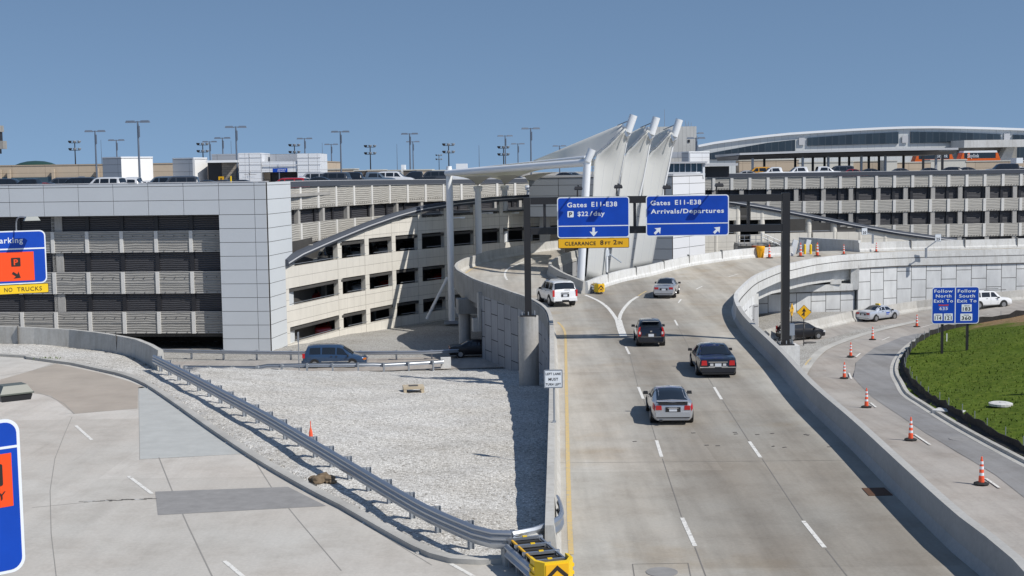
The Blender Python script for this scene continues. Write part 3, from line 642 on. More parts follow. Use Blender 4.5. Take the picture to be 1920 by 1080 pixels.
# abutments, deck slab and girders of the overpass
ov = thing('overpass', 'curved concrete overpass deck with deep girder over the lower road', 'overpass')
span = Rt[iA - 2:iB + 2]
mb = MB(); mb.sweep(span, [(.1, -1.15), (.1, -1.38), (-9, -1.38), (-9, -1.15)]); mb.obj('bridge_deck', mt['concd'], ov)
mb = MB(); mb.sweep(span, [(-.55, -1.39), (-1.5, -1.39), (-1.4, -2.6), (-.7, -2.6)]); mb.obj('girder', mt['concl'], ov)
mb = MB(); mb.sweep(span, [(-4.2, -1.39), (-5.2, -1.39), (-5.05, -2.6), (-4.35, -2.6)]); mb.obj('girder', mt['concd'], ov)
a, b = Rt[iA], Rt[iB]
mb = MB(); mb.box((a.x + .12, a.y + .2, a.z - 2.9), (.6, .8, 3.0), -.75); mb.obj('end_pilaster', mt['concl'], ov)
mb = MB(); mb.box((b.x - .2, b.y + .1, b.z - 2.3), (.8, .6, 2.4), -.1); mb.obj('end_pilaster', mt['concl'], ov)
# far abutment: panelled wall running back-left from the far end
ab0 = Vector((b.x - .4, b.y + .6, 0)); ab = [ab0, Vector((27, 127.5, 0)), Vector((20, 127.5, 0)), Vector((10, 128.5, 0)), Vector((0, 130, 0)), Vector((-6, 131, 0))]
ab = [PS(1612, 601, zlow) + Vector((0, .8, 0)), PS(1538, 619, zlow) + Vector((0, .8, 0)), PS(1490, 629, zlow) + Vector((0, .9, 0)), PS(1440, 641, zlow) + Vector((0, 1.0, 0)), Vector((10, 119, 0)), Vector((-1, 122, 0))]
at = thing('abutment', 'panelled concrete abutment wall under the overpass, half in shade', 'abutment')
abc = [Vector((p[0], p[1], 0)) for p in cr([Vector((33.7, 130.5, 0)), Vector((28, 129.2, 0)), Vector((20, 126.8, 0)), Vector((10, 125.6, 0)), Vector((0, 127, 0)), Vector((-2.5, 128, 0))], 3)]
# path runs right to left, so its right-hand side is away from the camera
mb = MB(); mb.sweep(abc, [(0, -1.6), (.4, -1.6), (.4, -6), (0, -6)]); mb.obj('wall_panels', mt['mse'], at)
mb = MB(); mb.sweep(abc, [(-.25, -1.0), (.9, -1.0), (.9, -1.65), (-.25, -1.65)]); mb.obj('bearing_ledge', mt['concl'], at)
mb = MB(); mb.sweep(abc, [(-.24, -1.66), (-.24, -1.74), (-.0, -1.74), (0, -1.66)]); mb.obj('joint', mt['joint'], at)
mb = MB(); mb.sweep(abc, lambda p, i: [(.9, zroad(p.x, p.y) - .45), (1.3, zroad(p.x, p.y) - .45), (1.3, -1.7), (.9, -1.7)]); mb.obj('back_wall', mt['conc'], at)
for q in (Vector((31.6, 130.0, 0)), Vector((27.2, 129.0, 0))): mb = MB(); mb.box((q.x, q.y, -.78), (1.1, .7, .42), .1); mb.obj('bearing_block', mt['concl'], at)
lb2 = [Vector((p.x, p.y + .45, zlow(p.x, p.y))) for p in cr([PS(1612, 601, zlow), PS(1538, 619, zlow), PS(1490, 629, zlow), PS(1440, 641, zlow), Vector((6, 112.5, -5)), Vector((0, 112, -5))], 2.5)]
mb = MB(); mb.sweep(lb2, [(-.25, -.4), (-.25, .12), (0, .35), (.12, .95), (.4, .95), (.4, -.4)]); tag(mb.obj('road_barrier', mt['conc']), 'stained concrete barrier along the lower lane behind the black hatchback', 'barrier')
sl2 = MB()
for u, v in zip(lb2, lb2[1:]): sl2.quad(u + Vector((0, .4, .8)), v + Vector((0, .4, .8)), Vector((v.x, max(v.y + 2, 128.8), -3.6)), Vector((u.x, max(u.y + 2, 128.8), -3.6)))
struct('gravel_bench', sl2, mt['gravel2'], 'gravel bench under the overpass')
# near abutment seen edge-on, closes the fill
nb = thing('abutment', 'dark near abutment wall under the main road above the lower lane', 'abutment')
l0 = [p for p in LPt if 110 < p.y][0]
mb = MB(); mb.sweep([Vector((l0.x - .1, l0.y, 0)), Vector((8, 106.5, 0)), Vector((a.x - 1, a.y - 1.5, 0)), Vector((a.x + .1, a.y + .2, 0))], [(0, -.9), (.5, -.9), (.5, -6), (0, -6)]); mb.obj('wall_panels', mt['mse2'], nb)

# left curved wall
lw = thing('concrete_wall', 'curved grey concrete wall with pale top edge behind the left gravel strip', 'wall')
mb = MB(); mb.sweep(W0, [(.14, 0), (-.14, 0), (-.26, -1.3), (-.26, -7), (.26, -7), (.26, -1.3)]); mb.obj('wall', mt['conc'], lw)
mb = MB()
for p in resample(W0, 9.4)[1:]:
    mb.box((p.x + .02, p.y - .2, p.z - .6), (.04, .4, 1.3), .3)
mb.obj('joint', mt['joint'], lw)

# ---------------------------------------------------------------- guardrails
WB = [(-.02, .155), (.03, .15), (.085, .105), (.085, .075), (.02, .02), (.02, -.02), (.085, -.075), (.085, -.105), (.03, -.15), (-.02, -.155), (-.03, -.15), (.05, -.09), (-.01, 0), (.05, .09), (-.03, .15)]
def guardrail(name, pts, fn, label, side=1, step=1.9, H=.62, posts=True, thrie=False, off=0.16, phase=0):
    gr = thing(name, label, 'guardrail')
    top = [Vector((p.x, p.y, fn(p.x, p.y) + H)) for p in cr(pts, .8)]
    mb = MB(); pf = [(side * a, b) for a, b in WB]
    if thrie: pf = [(side * a * 1.15, b - .0) for a, b in [(-.02, .25), (.03, .245), (.085, .2), (.085, .16), (.02, .11), (.085, .05), (.085, .0), (.02, -.05), (.085, -.1), (.085, -.15), (.03, -.25), (-.02, -.25), (-.02, 0)]]
    mb.sweep(top, pf); mb.obj('rail', mt['steel'], gr, smooth=True)
    if posts:
        rs = resample(top, step)
        for i, p in enumerate(rs):
            if i < phase: continue
            k = min(range(len(top)), key=lambda j: (top[j] - p).length); t = top[min(k + 1, len(top) - 1)] - top[max(k - 1, 0)]; t.z = 0; t.normalize(); s = Vector((t.y, -t.x, 0)) * (-side)
            c = p + s * (off + .18); z0 = fn(c.x, c.y) - .15; rz = math.atan2(t.y, t.x)
            mb = MB(); hh = p.z + .17 - z0
            for e in (-.07, .07): mb.box((c.x + s.x / 1 * e, c.y + s.y * e, z0 + hh / 2), (.13, .015, hh), rz)
            mb.box((c.x, c.y, z0 + hh / 2), (.012, .14, hh), rz); po = mb.obj('post', mt['steeld'], gr)
            mb = MB(); cc = p + s * (off * .55 + .03); mb.box((cc.x, cc.y, p.z + .0), (.15, off + .08, .34), rz); mb.obj('block', mt['lamp'] if 0 else mt['steeld'], gr)
    return gr
gp = [(289, 674), (350, 705), (420, 742), (500, 785), (580, 832), (660, 880), (740, 928), (800, 962), (850, 985), (890, 1002), (925, 1011), (960, 1012), (1000, 1004), (1030, 994), (1048, 982), (1052, 972), (1049, 955), (1044, 942)]
def zsh(x, y): return 0.10
G1 = [P(x, y, .72) for x, y in gp]
gA = [Vector((p.x, p.y, 0)) for p in G1[:12]]
g1 = guardrail('guardrail', gA, lambda x, y: .1, 'long double-wave steel guardrail running diagonally down to the yellow crash cushion', side=1, step=1.95, phase=0, thrie=True)
top2 = cr([Vector((p.x, p.y, .72)) for p in G1[11:]], .4); mb = MB()
mb.sweep(top2, [(a, b * 1.5) for a, b in WB]); mb.obj('end_rail', mt['steel'], g1, smooth=True)
Gf = [PS(x, y, lambda a, b: -5.0, .65) for x, y in [(348, 686.5), (480, 687.5), (600, 686), (700, 683), (780, 679), (832, 676)]]
guardrail('guardrail', [Vector((p.x, p.y, 0)) for p in Gf], zgrav, 'front guardrail of the lower road, seen from its post side below the blue van', side=-1, step=1.95)
mb = MB(); c = PS(836, 690, lambda a, b: -5.0); mb.box((c.x, c.y, -4.75), (.8, .4, 1.2), .1); tag(mb.obj('concrete_block', mt['concl']), 'small concrete end block where the front guardrail meets the underpass', 'concrete block')
Gb = [PS(x, y, lambda a, b: -5.0, .65) for x, y in [(296, 656.5), (420, 659.5), (560, 661), (700, 661), (800, 660), (860, 657)]]
guardrail('guardrail', [Vector((p.x, p.y, 0)) for p in Gb], lambda x, y: -5.0, 'rear guardrail of the lower road along the garage gravel', side=1, step=3.0)

# silt fence
sf = thing('silt_fence', 'low wrinkled black fabric silt fence along the grassy bank', 'fence')
fpts = [p + (Vector((46, 72, 0)) - Vector((p.x, p.y, 0))).normalized() * .75 for p in KEc]; rg = random.Random(5)
mb = MB(); fr = [Vector((p.x + rg.uniform(-.08, .08), p.y + rg.uniform(-.08, .08), zlow(p.x, p.y) + .1)) for p in resample([Vector((p.x, p.y, 0)) for p in fpts], .9)]
hts = [rg.uniform(.32, .58) for _ in fr]
mb.sweep(fr, lambda p, i: [(-.35 + .1 * math.sin(i), .0), (-.3, .04), (.0, .1), (.02, hts[i]), (.05, hts[i]), (.06, -.1), (-.35, -.1)])
mb.obj('fabric', worn('black_geotextile', (0.028, 0.027, 0.027), .5, 4, .9), sf, smooth=True)
for p in fr[::3]:
    mb = MB(); mb.tube((p.x + .08, p.y, p.z - .2), (p.x + .08, p.y, p.z + .75), .02, .02, 6); mb.obj('stake', mt['steeld'], sf)
# ================================================================ parking garages
ZO = [(5.6, 7.0), (1.95, 3.7), (-1.65, 0.0), (-5.1, -3.6)]
BANDS = [(3.7, 5.6), (0.0, 1.95), (-3.6, -1.65)]
def V3(x, y, z=0): return Vector((x, y, z))
# --- left building with metal panel frame
lb = thing('parking_garage', 'grey metal-panelled parking garage block at left with dark screened openings', 'parking garage')
C0 = V3(-21.4, 117); LD = V3(-.995, .10); LN = V3(-.10, -.995)
def lp(s, d, z): p = C0 + LD * s - LN * d; return V3(p.x, p.y, z)     # s along to the left, d inwards
def lbox(mb, s0, s1, d0, d1, z0, z1, m=0):
    a = [lp(s0, d0, 0), lp(s1, d0, 0), lp(s1, d1, 0), lp(s0, d1, 0)]
    o = []
    for z in (z0, z1): o += [(p.x, p.y, z) for p in a]
    fs = [(0, 1, 2, 3), (7, 6, 5, 4), (1, 0, 4, 5), (2, 1, 5, 6), (3, 2, 6, 7), (0, 3, 7, 4)]
    uvs = []
    for f in fs:
        n = []
        for i in f:
            k = i % 4; s = (s0, s1, s1, s0)[k]; d = (d0, d0, d1, d1)[k]; z = z0 if i < 4 else z1
            n.append((s, z) if f in ((1, 0, 4, 5), (3, 2, 6, 7)) else ((d, z) if f in ((2, 1, 5, 6), (0, 3, 7, 4)) else (s, d)))
        uvs.append(n)
    mb.add(o, fs, m, uvs)
SE = 62
def seamed(s0, s1, d0, z0, z1, sx, zx, parent, name, m, dd=.09):
    """metal panels as separate raised sheets with open joints"""
    mb = MB(); g = .022
    ss_ = [s0] + [x for x in sx if s0 + .2 < x < s1 - .2] + [s1]; zz = [z0] + sorted(z for z in zx if z0 + .1 < z < z1 - .1) + [z1]
    for a, b in zip(ss_, ss_[1:]):
        for c, d in zip(zz, zz[1:]): lbox(mb, a + g, b - g, d0 - dd, d0 + .01, c + g, d - g)
    mb.obj(name, m, parent)
mP = worn('shade_side_panel', (0.53, 0.56, 0.59), .03, .25, .55, 0); mPw = worn('sun_side_panel', (0.60, 0.635, 0.66), .02, .3, .5, 0)  # one panel paint, coloured darker on the front and lighter on the sunlit side
mb = MB(); lbox(mb, 0, SE, 0, 1.2, 7.0, 9.8); lbox(mb, 0, 4.3, 0, 1.0, -5.4, 7.0); mb.obj('frame', mt['joint'], lb)
sx = [1.05 + 3.2 * i for i in range(18)]; zx = [9.55, 8.3] + [7.0 - 1.22 * i for i in range(11)]
seamed(0, 4.3, 0, -5.3, 7.0, sx, zx, lb, 'panel_cladding', mP); seamed(0, SE, 0, 7.0, 9.82, sx, zx, lb, 'fascia_cladding', mP)
# sunlit side face, its light put into a lighter panel colour
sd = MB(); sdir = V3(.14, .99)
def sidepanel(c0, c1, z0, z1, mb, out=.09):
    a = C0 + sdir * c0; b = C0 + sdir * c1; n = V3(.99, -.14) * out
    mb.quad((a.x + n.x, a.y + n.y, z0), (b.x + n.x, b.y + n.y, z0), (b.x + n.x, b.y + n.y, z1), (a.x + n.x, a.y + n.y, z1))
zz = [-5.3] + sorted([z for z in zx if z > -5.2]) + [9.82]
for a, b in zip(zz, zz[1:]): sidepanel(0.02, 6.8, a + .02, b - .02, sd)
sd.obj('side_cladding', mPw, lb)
sd = MB(); sidepanel(0, 6.85, -5.4, 9.8, sd, .05); 
a = C0 + sdir * 6.85; b = a - V3(.99, -.14) * 3; sd.quad((a.x + .05, a.y, -5.4), (b.x, b.y, -5.4), (b.x, b.y, 9.8), (a.x + .05, a.y, 9.8)); sd.obj('side_wall', mt['joint'], lb)
mb = MB(); lbox(mb, .0, SE, -.12, .95, 9.83, 9.90); mb.obj('cap', mt['copl'], lb)
for z0, z1 in BANDS:
    mb = MB(); lbox(mb, 4.32, SE, .96, 1.04, z0, z1); mb.obj('screen_band', mt['screen'], lb)
    mb = MB(); lbox(mb, 4.32, SE, .93, 1.06, z1 - .05, z1); lbox(mb, 4.32, SE, .93, 1.06, z0, z0 + .06); lbox(mb, 4.32, SE, .92, .98, (z0 + z1) / 2 - .03, (z0 + z1) / 2 + .0); mb.obj('band_trim', mt['pilg'], lb)
for z0, z1 in ZO[:3]:
    mb = MB(); lbox(mb, 4.32, SE, 1.20, 1.24, z0, z1); mb.obj('dark_screen', mt['screend'], lb)
for k in range(16):
    s = 7.25 + 3.2 * k
    for z0, z1 in BANDS:
        mb = MB(); lbox(mb, s - .16, s + .16, .86, .95, z0 - .02, z1); mb.obj('pilaster', mt['pil'], lb)
    for z0, z1 in ZO[:3]:
        mb = MB(); lbox(mb, s - .17, s + .17, 1.07, 1.19, z0 + .01, z1); mb.obj('mullion', mt['blk'], lb)
for s in (20.6, 39.8):
    for z0, z1 in ZO[:3]: mb = MB(); lbox(mb, s - 1.4, s - .4, 1.07, 1.18, z0 + .01, z1); mb.obj('column', mt['colc'], lb)
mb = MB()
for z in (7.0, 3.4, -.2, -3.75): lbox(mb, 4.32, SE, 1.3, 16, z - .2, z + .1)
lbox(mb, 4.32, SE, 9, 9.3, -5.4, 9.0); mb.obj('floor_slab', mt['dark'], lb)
mb = MB(); 
for i in range(60):
    s = 5 + i * .95
    for z0 in (3.7, 0, -3.6):
        for zf in (.1, 1.45): mb.box(tuple(lp(s, .90, z0 + zf)), (.05, .05, .09), .0)
mb.obj('bolt', mt['joint'], lb)['kind'] = 'stuff'
mb = MB(); lbox(mb, 4.7, 40, .2, .8, -5.6, -5.0); lbox(mb, 4.7, 12, .1, .5, -5.15, -5.0); mb.obj('plinth', mt['conc'], lb)

# --- facade builder along a polyline (X, Y)
def seg_iter(pl):
    for a, b in zip(pl, pl[1:]): yield V3(a[0], a[1]), V3(b[0], b[1])
def wall_seg(mb, a, b, z0, z1a, z1b, th=.35, m=0, off=0.0, z0b=None, u0=0.0):
    d = (b - a); L = d.length; d = d / L; n = V3(d.y, -d.x)     # outward for left-to-right travel
    A = a + n * off; B = b + n * off; A2 = A - n * th; B2 = B - n * th; z0b = z0 if z0b is None else z0b
    vs = [(A.x, A.y, z0), (B.x, B.y, z0b), (B.x, B.y, z1b), (A.x, A.y, z1a), (A2.x, A2.y, z0), (B2.x, B2.y, z0b), (B2.x, B2.y, z1b), (A2.x, A2.y, z1a)]
    uv = [[(u0, z0), (u0 + L, z0b), (u0 + L, z1b), (u0, z1a)], [(0, 0), (0, 1), (1, 1), (1, 0)], [(0, 0), (0, 1), (1, 1), (1, 0)], [(0, 0), (0, 1), (1, 1), (1, 0)], [(0, 0), (0, 1), (1, 1), (1, 0)], [(0, 0), (0, 1), (1, 1), (1, 0)]]
    mb.add(vs, [(0, 1, 2, 3), (7, 6, 5, 4), (3, 2, 6, 7), (0, 4, 5, 1), (1, 5, 6, 2), (0, 3, 7, 4)], m, uv)
def pxline(pairs, n=None):   # [(px, Y)...] -> world points on the ground plan
    return [V3((px - 960) / F * Y, Y) for px, Y in pairs]
def plan(pairs, px):         # world plan point on a facade at pixel column px
    for (x0, y0), (x1, y1) in zip(pairs, pairs[1:]):
        if x0 <= px <= x1:
            a = V3((x0 - 960) / F * y0, y0); b = V3((x1 - 960) / F * y1, y1); k = (px - 960) / F
            t = (k * a.y - a.x) / ((b.x - a.x) - k * (b.y - a.y)); return a + (b - a) * t
    return None
FP = [(534, 121.5), (640, 133), (750, 144), (850, 152), (925, 158), (1060, 165)]
def zarch(px): # top of the arched coping as a height
    T = [(534, 487, 121.5), (560, 471, 124), (600, 453, 129), (640, 437, 133), (690, 417, 138), (740, 400, 143), (790, 386.5, 147), (850, 377, 152), (925, 369, 158), (1000, 364.5, 162), (1060, 362, 165), (1150, 361, 168),
         (1262, 364, 169), (1320, 369, 170), (1370, 374, 170.5), (1420, 382, 171), (1480, 393, 171.7), (1540, 405, 172.3), (1600, 417, 173), (1680, 431, 174), (1770, 444, 175), (1800, 447, 175.3)]
    for (a, ya, Ya), (b, yb, Yb) in zip(T, T[1:]):
        if a <= px <= b:
            t = (px - a) / (b - a); return Q(px, ya + (yb - ya) * t, Ya + (Yb - Ya) * t).z
    return 8.0
hx = thing('parking_garage', 'cream concrete parking garage with curving floors under a sweeping grey arched coping', 'parking garage')
# vertical divisions (px) of the openings along the facade: (start, end) of each opening
ops = [(545, 633), (648, 684), (699, 735), (749, 784), (799, 834), (849, 889), (900, 938), (951, 985), (998, 1030)]
divs = [534] + [x for o in ops for x in o] + [1060]
def fz(p, z): return V3(p.x, p.y, z)
for lv, (z0, z1) in enumerate([(3.7, 5.6), (0.0, 1.95), (-3.6, -1.65), (-8, -5.1)]):
    for i in range(len(ops) + 1):
        pa = 534 if i == 0 else ops[i - 1][1] + 3.5; pb = 1060 if i == len(ops) else ops[i][1] + 3.5
        cuts = [pa] + [pa + (pb - pa) * k / 4 for k in (1, 2, 3)] + [pb]; mb = MB(); any_ = False
        for ca, cb in zip(cuts, cuts[1:]):
            za, zb = min(z1, zarch(ca) - .25), min(z1, zarch(cb) - .25)
            if za < z0 + .05 and zb < z0 + .05: continue
            any_ = True; a = plan(FP, ca); b = plan(FP, cb); wall_seg(mb, a, b, z0, max(za, z0 + .02), max(zb, z0 + .02))
        if any_: mb.obj('spandrel', mt['beige'], hx)
edges = [(534, 545)] + [(ops[i][1], ops[i + 1][0]) for i in range(len(ops) - 1)] + [(1030, 1036), (1052, 1060)]
for pa, pb in edges:
    a, b = plan(FP, pa), plan(FP, pa + (pb - pa) * (.52)); mb = MB(); wall_seg(mb, a, b, -8, zarch(pa) - .3, zarch(pb) - .3, .5, off=.03)
    mb.obj('column', mt['beige'], hx)
    c = plan(FP, pb - 2.5); 
# solid top wall between the highest spandrel and the arch
mb = MB()
for ca in range(534, 1056, 6):
    za, zb = zarch(ca), zarch(ca + 6)
    for z0, z1 in ((5.6, 7.0), (1.95, 3.7)):
        t = min(za, zb) - .3
        if z0 < t < z0 + .75: wall_seg(mb, plan(FP, ca), plan(FP, ca + 6), z0, za - .3, zb - .3, .3, off=-.01)
if mb.v: mb.obj('arch_wall', mt['beige'], hx)
BP = [(528, 123.9), (640, 141), (750, 158), (850, 171), (925, 179), (1010, 187)]
# floors, ceilings and dark back wall
fa = [plan(FP, px) for px in range(534, 1056, 20)]; ba = []
for p in fa:
    d = 12.0 * ss(534, 640, 960 + F * p.x / p.y) + 1.0; n = V3(.35, .94); ba.append(p + V3(-.1, 1) * d)
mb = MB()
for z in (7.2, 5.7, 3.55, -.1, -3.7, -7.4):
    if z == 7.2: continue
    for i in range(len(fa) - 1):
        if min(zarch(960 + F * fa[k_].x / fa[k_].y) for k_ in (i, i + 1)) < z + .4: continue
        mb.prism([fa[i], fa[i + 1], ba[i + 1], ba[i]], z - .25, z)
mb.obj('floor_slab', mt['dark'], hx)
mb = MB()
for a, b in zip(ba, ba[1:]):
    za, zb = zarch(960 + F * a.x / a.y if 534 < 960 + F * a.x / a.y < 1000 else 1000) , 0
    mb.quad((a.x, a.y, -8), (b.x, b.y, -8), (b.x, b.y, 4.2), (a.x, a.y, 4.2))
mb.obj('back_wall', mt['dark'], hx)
# arched coping: left part and right part
def arch_path(x0, x1, st, off=0.0):
    out = []
    for px in range(x0, x1 + 1, st):
        PP = FP if px <= 1060 else [(1060, 165), (1320, 170), (1500, 172), (1700, 174), (1800, 176)]
        p = plan(PP, px); out.append(V3(p.x, p.y - off, zarch(px)))
    return out
for (x0, x1) in ((534, 1056), (1310, 1796)):
    P_ = arch_path(x0, x1, 14 if x0 < 1000 else 22); P_ = cr(P_, 3)
    mb = MB(); mb.sweep(P_, [(.30, 0), (-.3, 0), (-.3, -.62), (.30, -.62), (.38, -.45), (.38, -.22)]); mb.obj('arched_coping', mt['cop'], hx)
    mb = MB(); mb.sweep(P_, [(.39, -.26), (.44, -.27), (.44, -.36), (.39, -.37)]); mb.obj('coping_trim', mt['copl'], hx)
# cables / rails inside the openings
mb = MB()
for pa, pb in ops:
    for z0 in (5.6, 1.95, -1.65, -5.1):
        if zarch((pa + pb) / 2) < z0 + .6: continue
        a = plan(FP, pa); b = plan(FP, min(pb, 1030)); d = V3(.1, .3)
        mb.beam(a + V3(.1, .2, z0 + .22), b + V3(.1, .2, z0 + .22), .05, .05)
mb.obj('cable_rail', mt['steeld'], hx)
# --- rear garage block facades with metal screens
def screened(name, label, PP, ztop, pitch, colpitch, levels, x0, x1, colshift=0.0, pw=6, wid=.45):
    g_ = thing(name, label, 'parking garage'); n = 24
    pxs = [x0 + (x1 - x0) * i / n for i in range(n + 1)]; pts = [plan(PP, x) for x in pxs]
    def strip_(mb, z0f, z1f, off, th, m=0):
        u = 0
        for i in range(n):
            a, b = pts[i], pts[i + 1]; wall_seg(mb, a, b, z0f(pxs[i]), z1f(pxs[i]), z1f(pxs[i + 1]), th, m, off, z0f(pxs[i + 1]), u); u += (b - a).length
    mb = MB(); strip_(mb, lambda x: ztop(x) - .55, lambda x: ztop(x), .16, .5); mb.obj('coping', mt['cop'], g_)
    mb = MB(); strip_(mb, lambda x: ztop(x) - .02, lambda x: ztop(x) + .04, .18, .54); mb.obj('coping_cap', mt['copl'], g_)
    for k, (z0, z1) in enumerate(levels):
        f0 = lambda x: z0 + (ztop(x) - 9.7); f1 = lambda x: z1 + (ztop(x) - 9.7)
        mb = MB(); strip_(mb, f0, f1, 0, .2); mb.obj('screen_band', mt['screenr'], g_)
    for k in range(len(levels)):
        zt_ = levels[k][0]; zb_ = levels[k + 1][1] if k + 1 < len(levels) else levels[k][0] - 1.8
        mb = MB(); strip_(mb, lambda x: zb_ + (ztop(x) - 9.7), lambda x: zt_ + (ztop(x) - 9.7), -.5, .1); mb.obj('dark_screen', mt['screend'], g_)
    x = x0 + 4 + colshift
    while x < x1 - 3:
        p = plan(PP, x); q = plan(PP, x + 1); d = (q - p).normalized(); nn = V3(d.y, -d.x); rz = math.atan2(d.y, d.x); dz = ztop(x) - 9.7
        for k, (z0, z1) in enumerate(levels):
            c = p + nn * .05; mb = MB(); mb.box((c.x, c.y, (z0 + z1) / 2 + dz), (wid, .12, z1 - z0 + .02), rz); mb.obj('pilaster', mt['pil'], g_)
            zb_ = levels[k + 1][1] if k + 1 < len(levels) else z0 - 1.8
            c = p - nn * .38; mb = MB(); mb.box((c.x, c.y, (z0 + zb_) / 2 + dz), (wid * .95, .1, z0 - zb_), rz); mb.obj('mullion', mt['blk'], g_)
        x += pitch
    x = x0 + colpitch * .8
    while x < x1 - 3:
        p = plan(PP, x); q = plan(PP, x + 1); d = (q - p).normalized(); nn = V3(d.y, -d.x); rz = math.atan2(d.y, d.x); dz = ztop(x) - 9.7
        c = p - nn * .28; mb = MB(); mb.box((c.x, c.y, 1.0 + dz), (.62, .42, 15.6), rz); mb.obj('column', mt['colc'], g_)
        x += colpitch
    mb = MB()
    for i in range(0, n * 6):
        p = plan(PP, x0 + (x1 - x0) * (i + .5) / (n * 6)); 
        for z0, z1 in levels: mb.box((p.x, p.y - .06, z0 + .14 + ztop(x0) - 9.7), (.07, .05, .10), 0)
    mb.obj('bolt', mt['joint'], g_)['kind'] = 'stuff'
    return g_
LV = [(7.0, 9.12), (3.7, 5.6), (0.0, 1.95), (-3.6, -1.65)]
screened('parking_garage', 'rear parking garage wall with corrugated screens and white pilasters above the arch, left half', BP, lambda x: 9.78 - .42 * ss(528, 1000, x), 33.5, 46, LV[:3], 528, 1008)
RP = [(1255, 189), (1500, 190), (1700, 191), (1920, 192), (2060, 192)]
RLV = [(7.4, 9.12), (3.85, 5.65), (.2, 2.05), (-3.5, -1.5)]
screened('parking_garage', 'long parking garage at right with rows of screens, round-edged columns and pale pilasters', RP, lambda x: 9.6, 33.8, 51.2, RLV, 1300, 2050, 2, wid=.4)
mb = MB(); p = plan(RP, 1615); mb.box((p.x, p.y - .2, 3), (.7, .5, 12.2), 0); 
# roof deck behind the parapets
rdk = [lp(SE, 1, 0), lp(0.5, 1, 0)] + [plan(BP, x) for x in (640, 750, 850, 925, 1008)] + [V3(18, 160), V3(24, 168), plan(RP, 1300), plan(RP, 1600), plan(RP, 1920), plan(RP, 2050), V3(120, 330), V3(-110, 330)]
mb = MB(); mb.prism([(p.x, p.y + .6) for p in rdk], 8.3, 8.6); tag(mb.obj('roof_deck', mt['deck']), 'concrete roof parking deck of the garages', None, None, 'structure')

# --- cream garage floors at right, below the arch
FR = [(1262, 169), (1320, 170), (1500, 172), (1700, 174), (1800, 176)]
cg_ = thing('parking_garage', 'cream lower floors of the garage at right, stepping down under the arch', 'parking garage')
def fspan(x0, x1, z0, z1, name, m, th=.3, off=0, slope=0.0):
    mb = MB(); n = max(2, int((x1 - x0) / 20))
    for i in range(n):
        a_, b_ = x0 + (x1 - x0) * i / n, x0 + (x1 - x0) * (i + 1) / n
        za = min(z1, zarch(a_) - .5); zb = min(z1, zarch(b_) - .5)
        if za > z0 + .03 or zb > z0 + .03: wall_seg(mb, plan(FR, a_), plan(FR, b_), z0, max(za, z0 + .02), max(zb, z0 + .02), th, 0, off)
    if mb.v: return mb.obj(name, m, cg_)
for z0, z1 in ((3.75, 5.5), (.35, 1.95), (-1.2, .33)):
    for x0, x1 in ((1319, 1342), (1345, 1383), (1409, 1430), (1433, 1475), (1478, 1523), (1526, 1568), (1571, 1614), (1617, 1660), (1663, 1720), (1723, 1790)):
        if z0 > 3 and x0 > 1500: continue
        if z0 < 3 and x0 in (1409,): fspan(x0, x1, z0 + .25, z1 - .1, 'spandrel', mt['beige']); continue
        fspan(x0, x1, z0, z1, 'spandrel', mt['beige'])
for x in (1343.5, 1384, 1430, 1518, 1566, 1614, 1661, 1721):
    p = plan(FR, x); mb = MB(); mb.tube((p.x, p.y + .35, -2), (p.x, p.y + .35, min(6, zarch(x) - .6)), .42, .42, 14); mb.obj('column', mt['beige'], cg_, smooth=True)
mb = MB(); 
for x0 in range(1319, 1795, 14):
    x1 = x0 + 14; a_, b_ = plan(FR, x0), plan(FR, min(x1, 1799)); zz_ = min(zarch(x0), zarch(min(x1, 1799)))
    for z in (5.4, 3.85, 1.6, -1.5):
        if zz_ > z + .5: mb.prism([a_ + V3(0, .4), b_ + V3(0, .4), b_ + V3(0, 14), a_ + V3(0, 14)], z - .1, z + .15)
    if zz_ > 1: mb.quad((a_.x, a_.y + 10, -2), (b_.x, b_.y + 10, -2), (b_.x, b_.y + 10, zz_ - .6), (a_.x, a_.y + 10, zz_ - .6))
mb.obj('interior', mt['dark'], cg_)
mb = MB(); 
for x0, x1 in ((1345, 1383), (1433, 1475), (1478, 1516), (1526, 1564), (1571, 1612), (1617, 1658)):
    for z in (2.15,):
        if zarch(x1) > 3: mb.beam(plan(FR, x0) + V3(0, .3, z), plan(FR, x1) + V3(0, .3, z), .05, .05)
mb.obj('cable_rail', mt['steeld'], cg_)
# bluish retaining wall and stair at the garage door by the road
mb = MB(); a_ = Q(1522, 474, 143.5); b_ = Q(1608, 474, 143.5); wall_seg(mb, V3(a_.x, 150), V3(b_.x, 143.2), .3, 2.55, 2.5, .4); tag(mb.obj('concrete_wall', mt['concl']), 'smooth blue-grey concrete wall behind the yellow bollards', 'wall')
for px in (1509, 1520, 1531.5):
    c = Q(px, 472, 141.5); mb = MB(); mb.tube((c.x, c.y, zroad(c.x, c.y) - .05), (c.x, c.y, zroad(c.x, c.y) + .95), .13, .13, 12)
    mb.lathe([(.13, 0), (.10, .07), (.03, .1)], (c.x, c.y, zroad(c.x, c.y) + .95), 12); o = mb.obj('bollard', mt['syelb'], smooth=True)
    tag(o, {1509: 'yellow bollard, leftmost of the three by the garage door', 1520: 'yellow bollard in the middle of the three by the garage door', 1531.5: 'yellow bollard right behind a striped cone, rightmost of the three'}[px], 'bollard', 'yellow bollards by the garage door')
for i, px in enumerate((1490, 1502, 1515)):
    c = Q(px, 470, 146); mb = MB(); mb.beam((c.x - .3, c.y, .8), (c.x + .1, c.y, 2.5), .35, .5); 
    tag(mb.obj('access_pedestal', mt['steeld'] if i % 2 else mt['white']), ['pale leaning pedestal at the end of the far road barrier', 'grey pedestal behind the left bollard', 'pale pedestal behind the middle bollard'][i], 'pedestal')
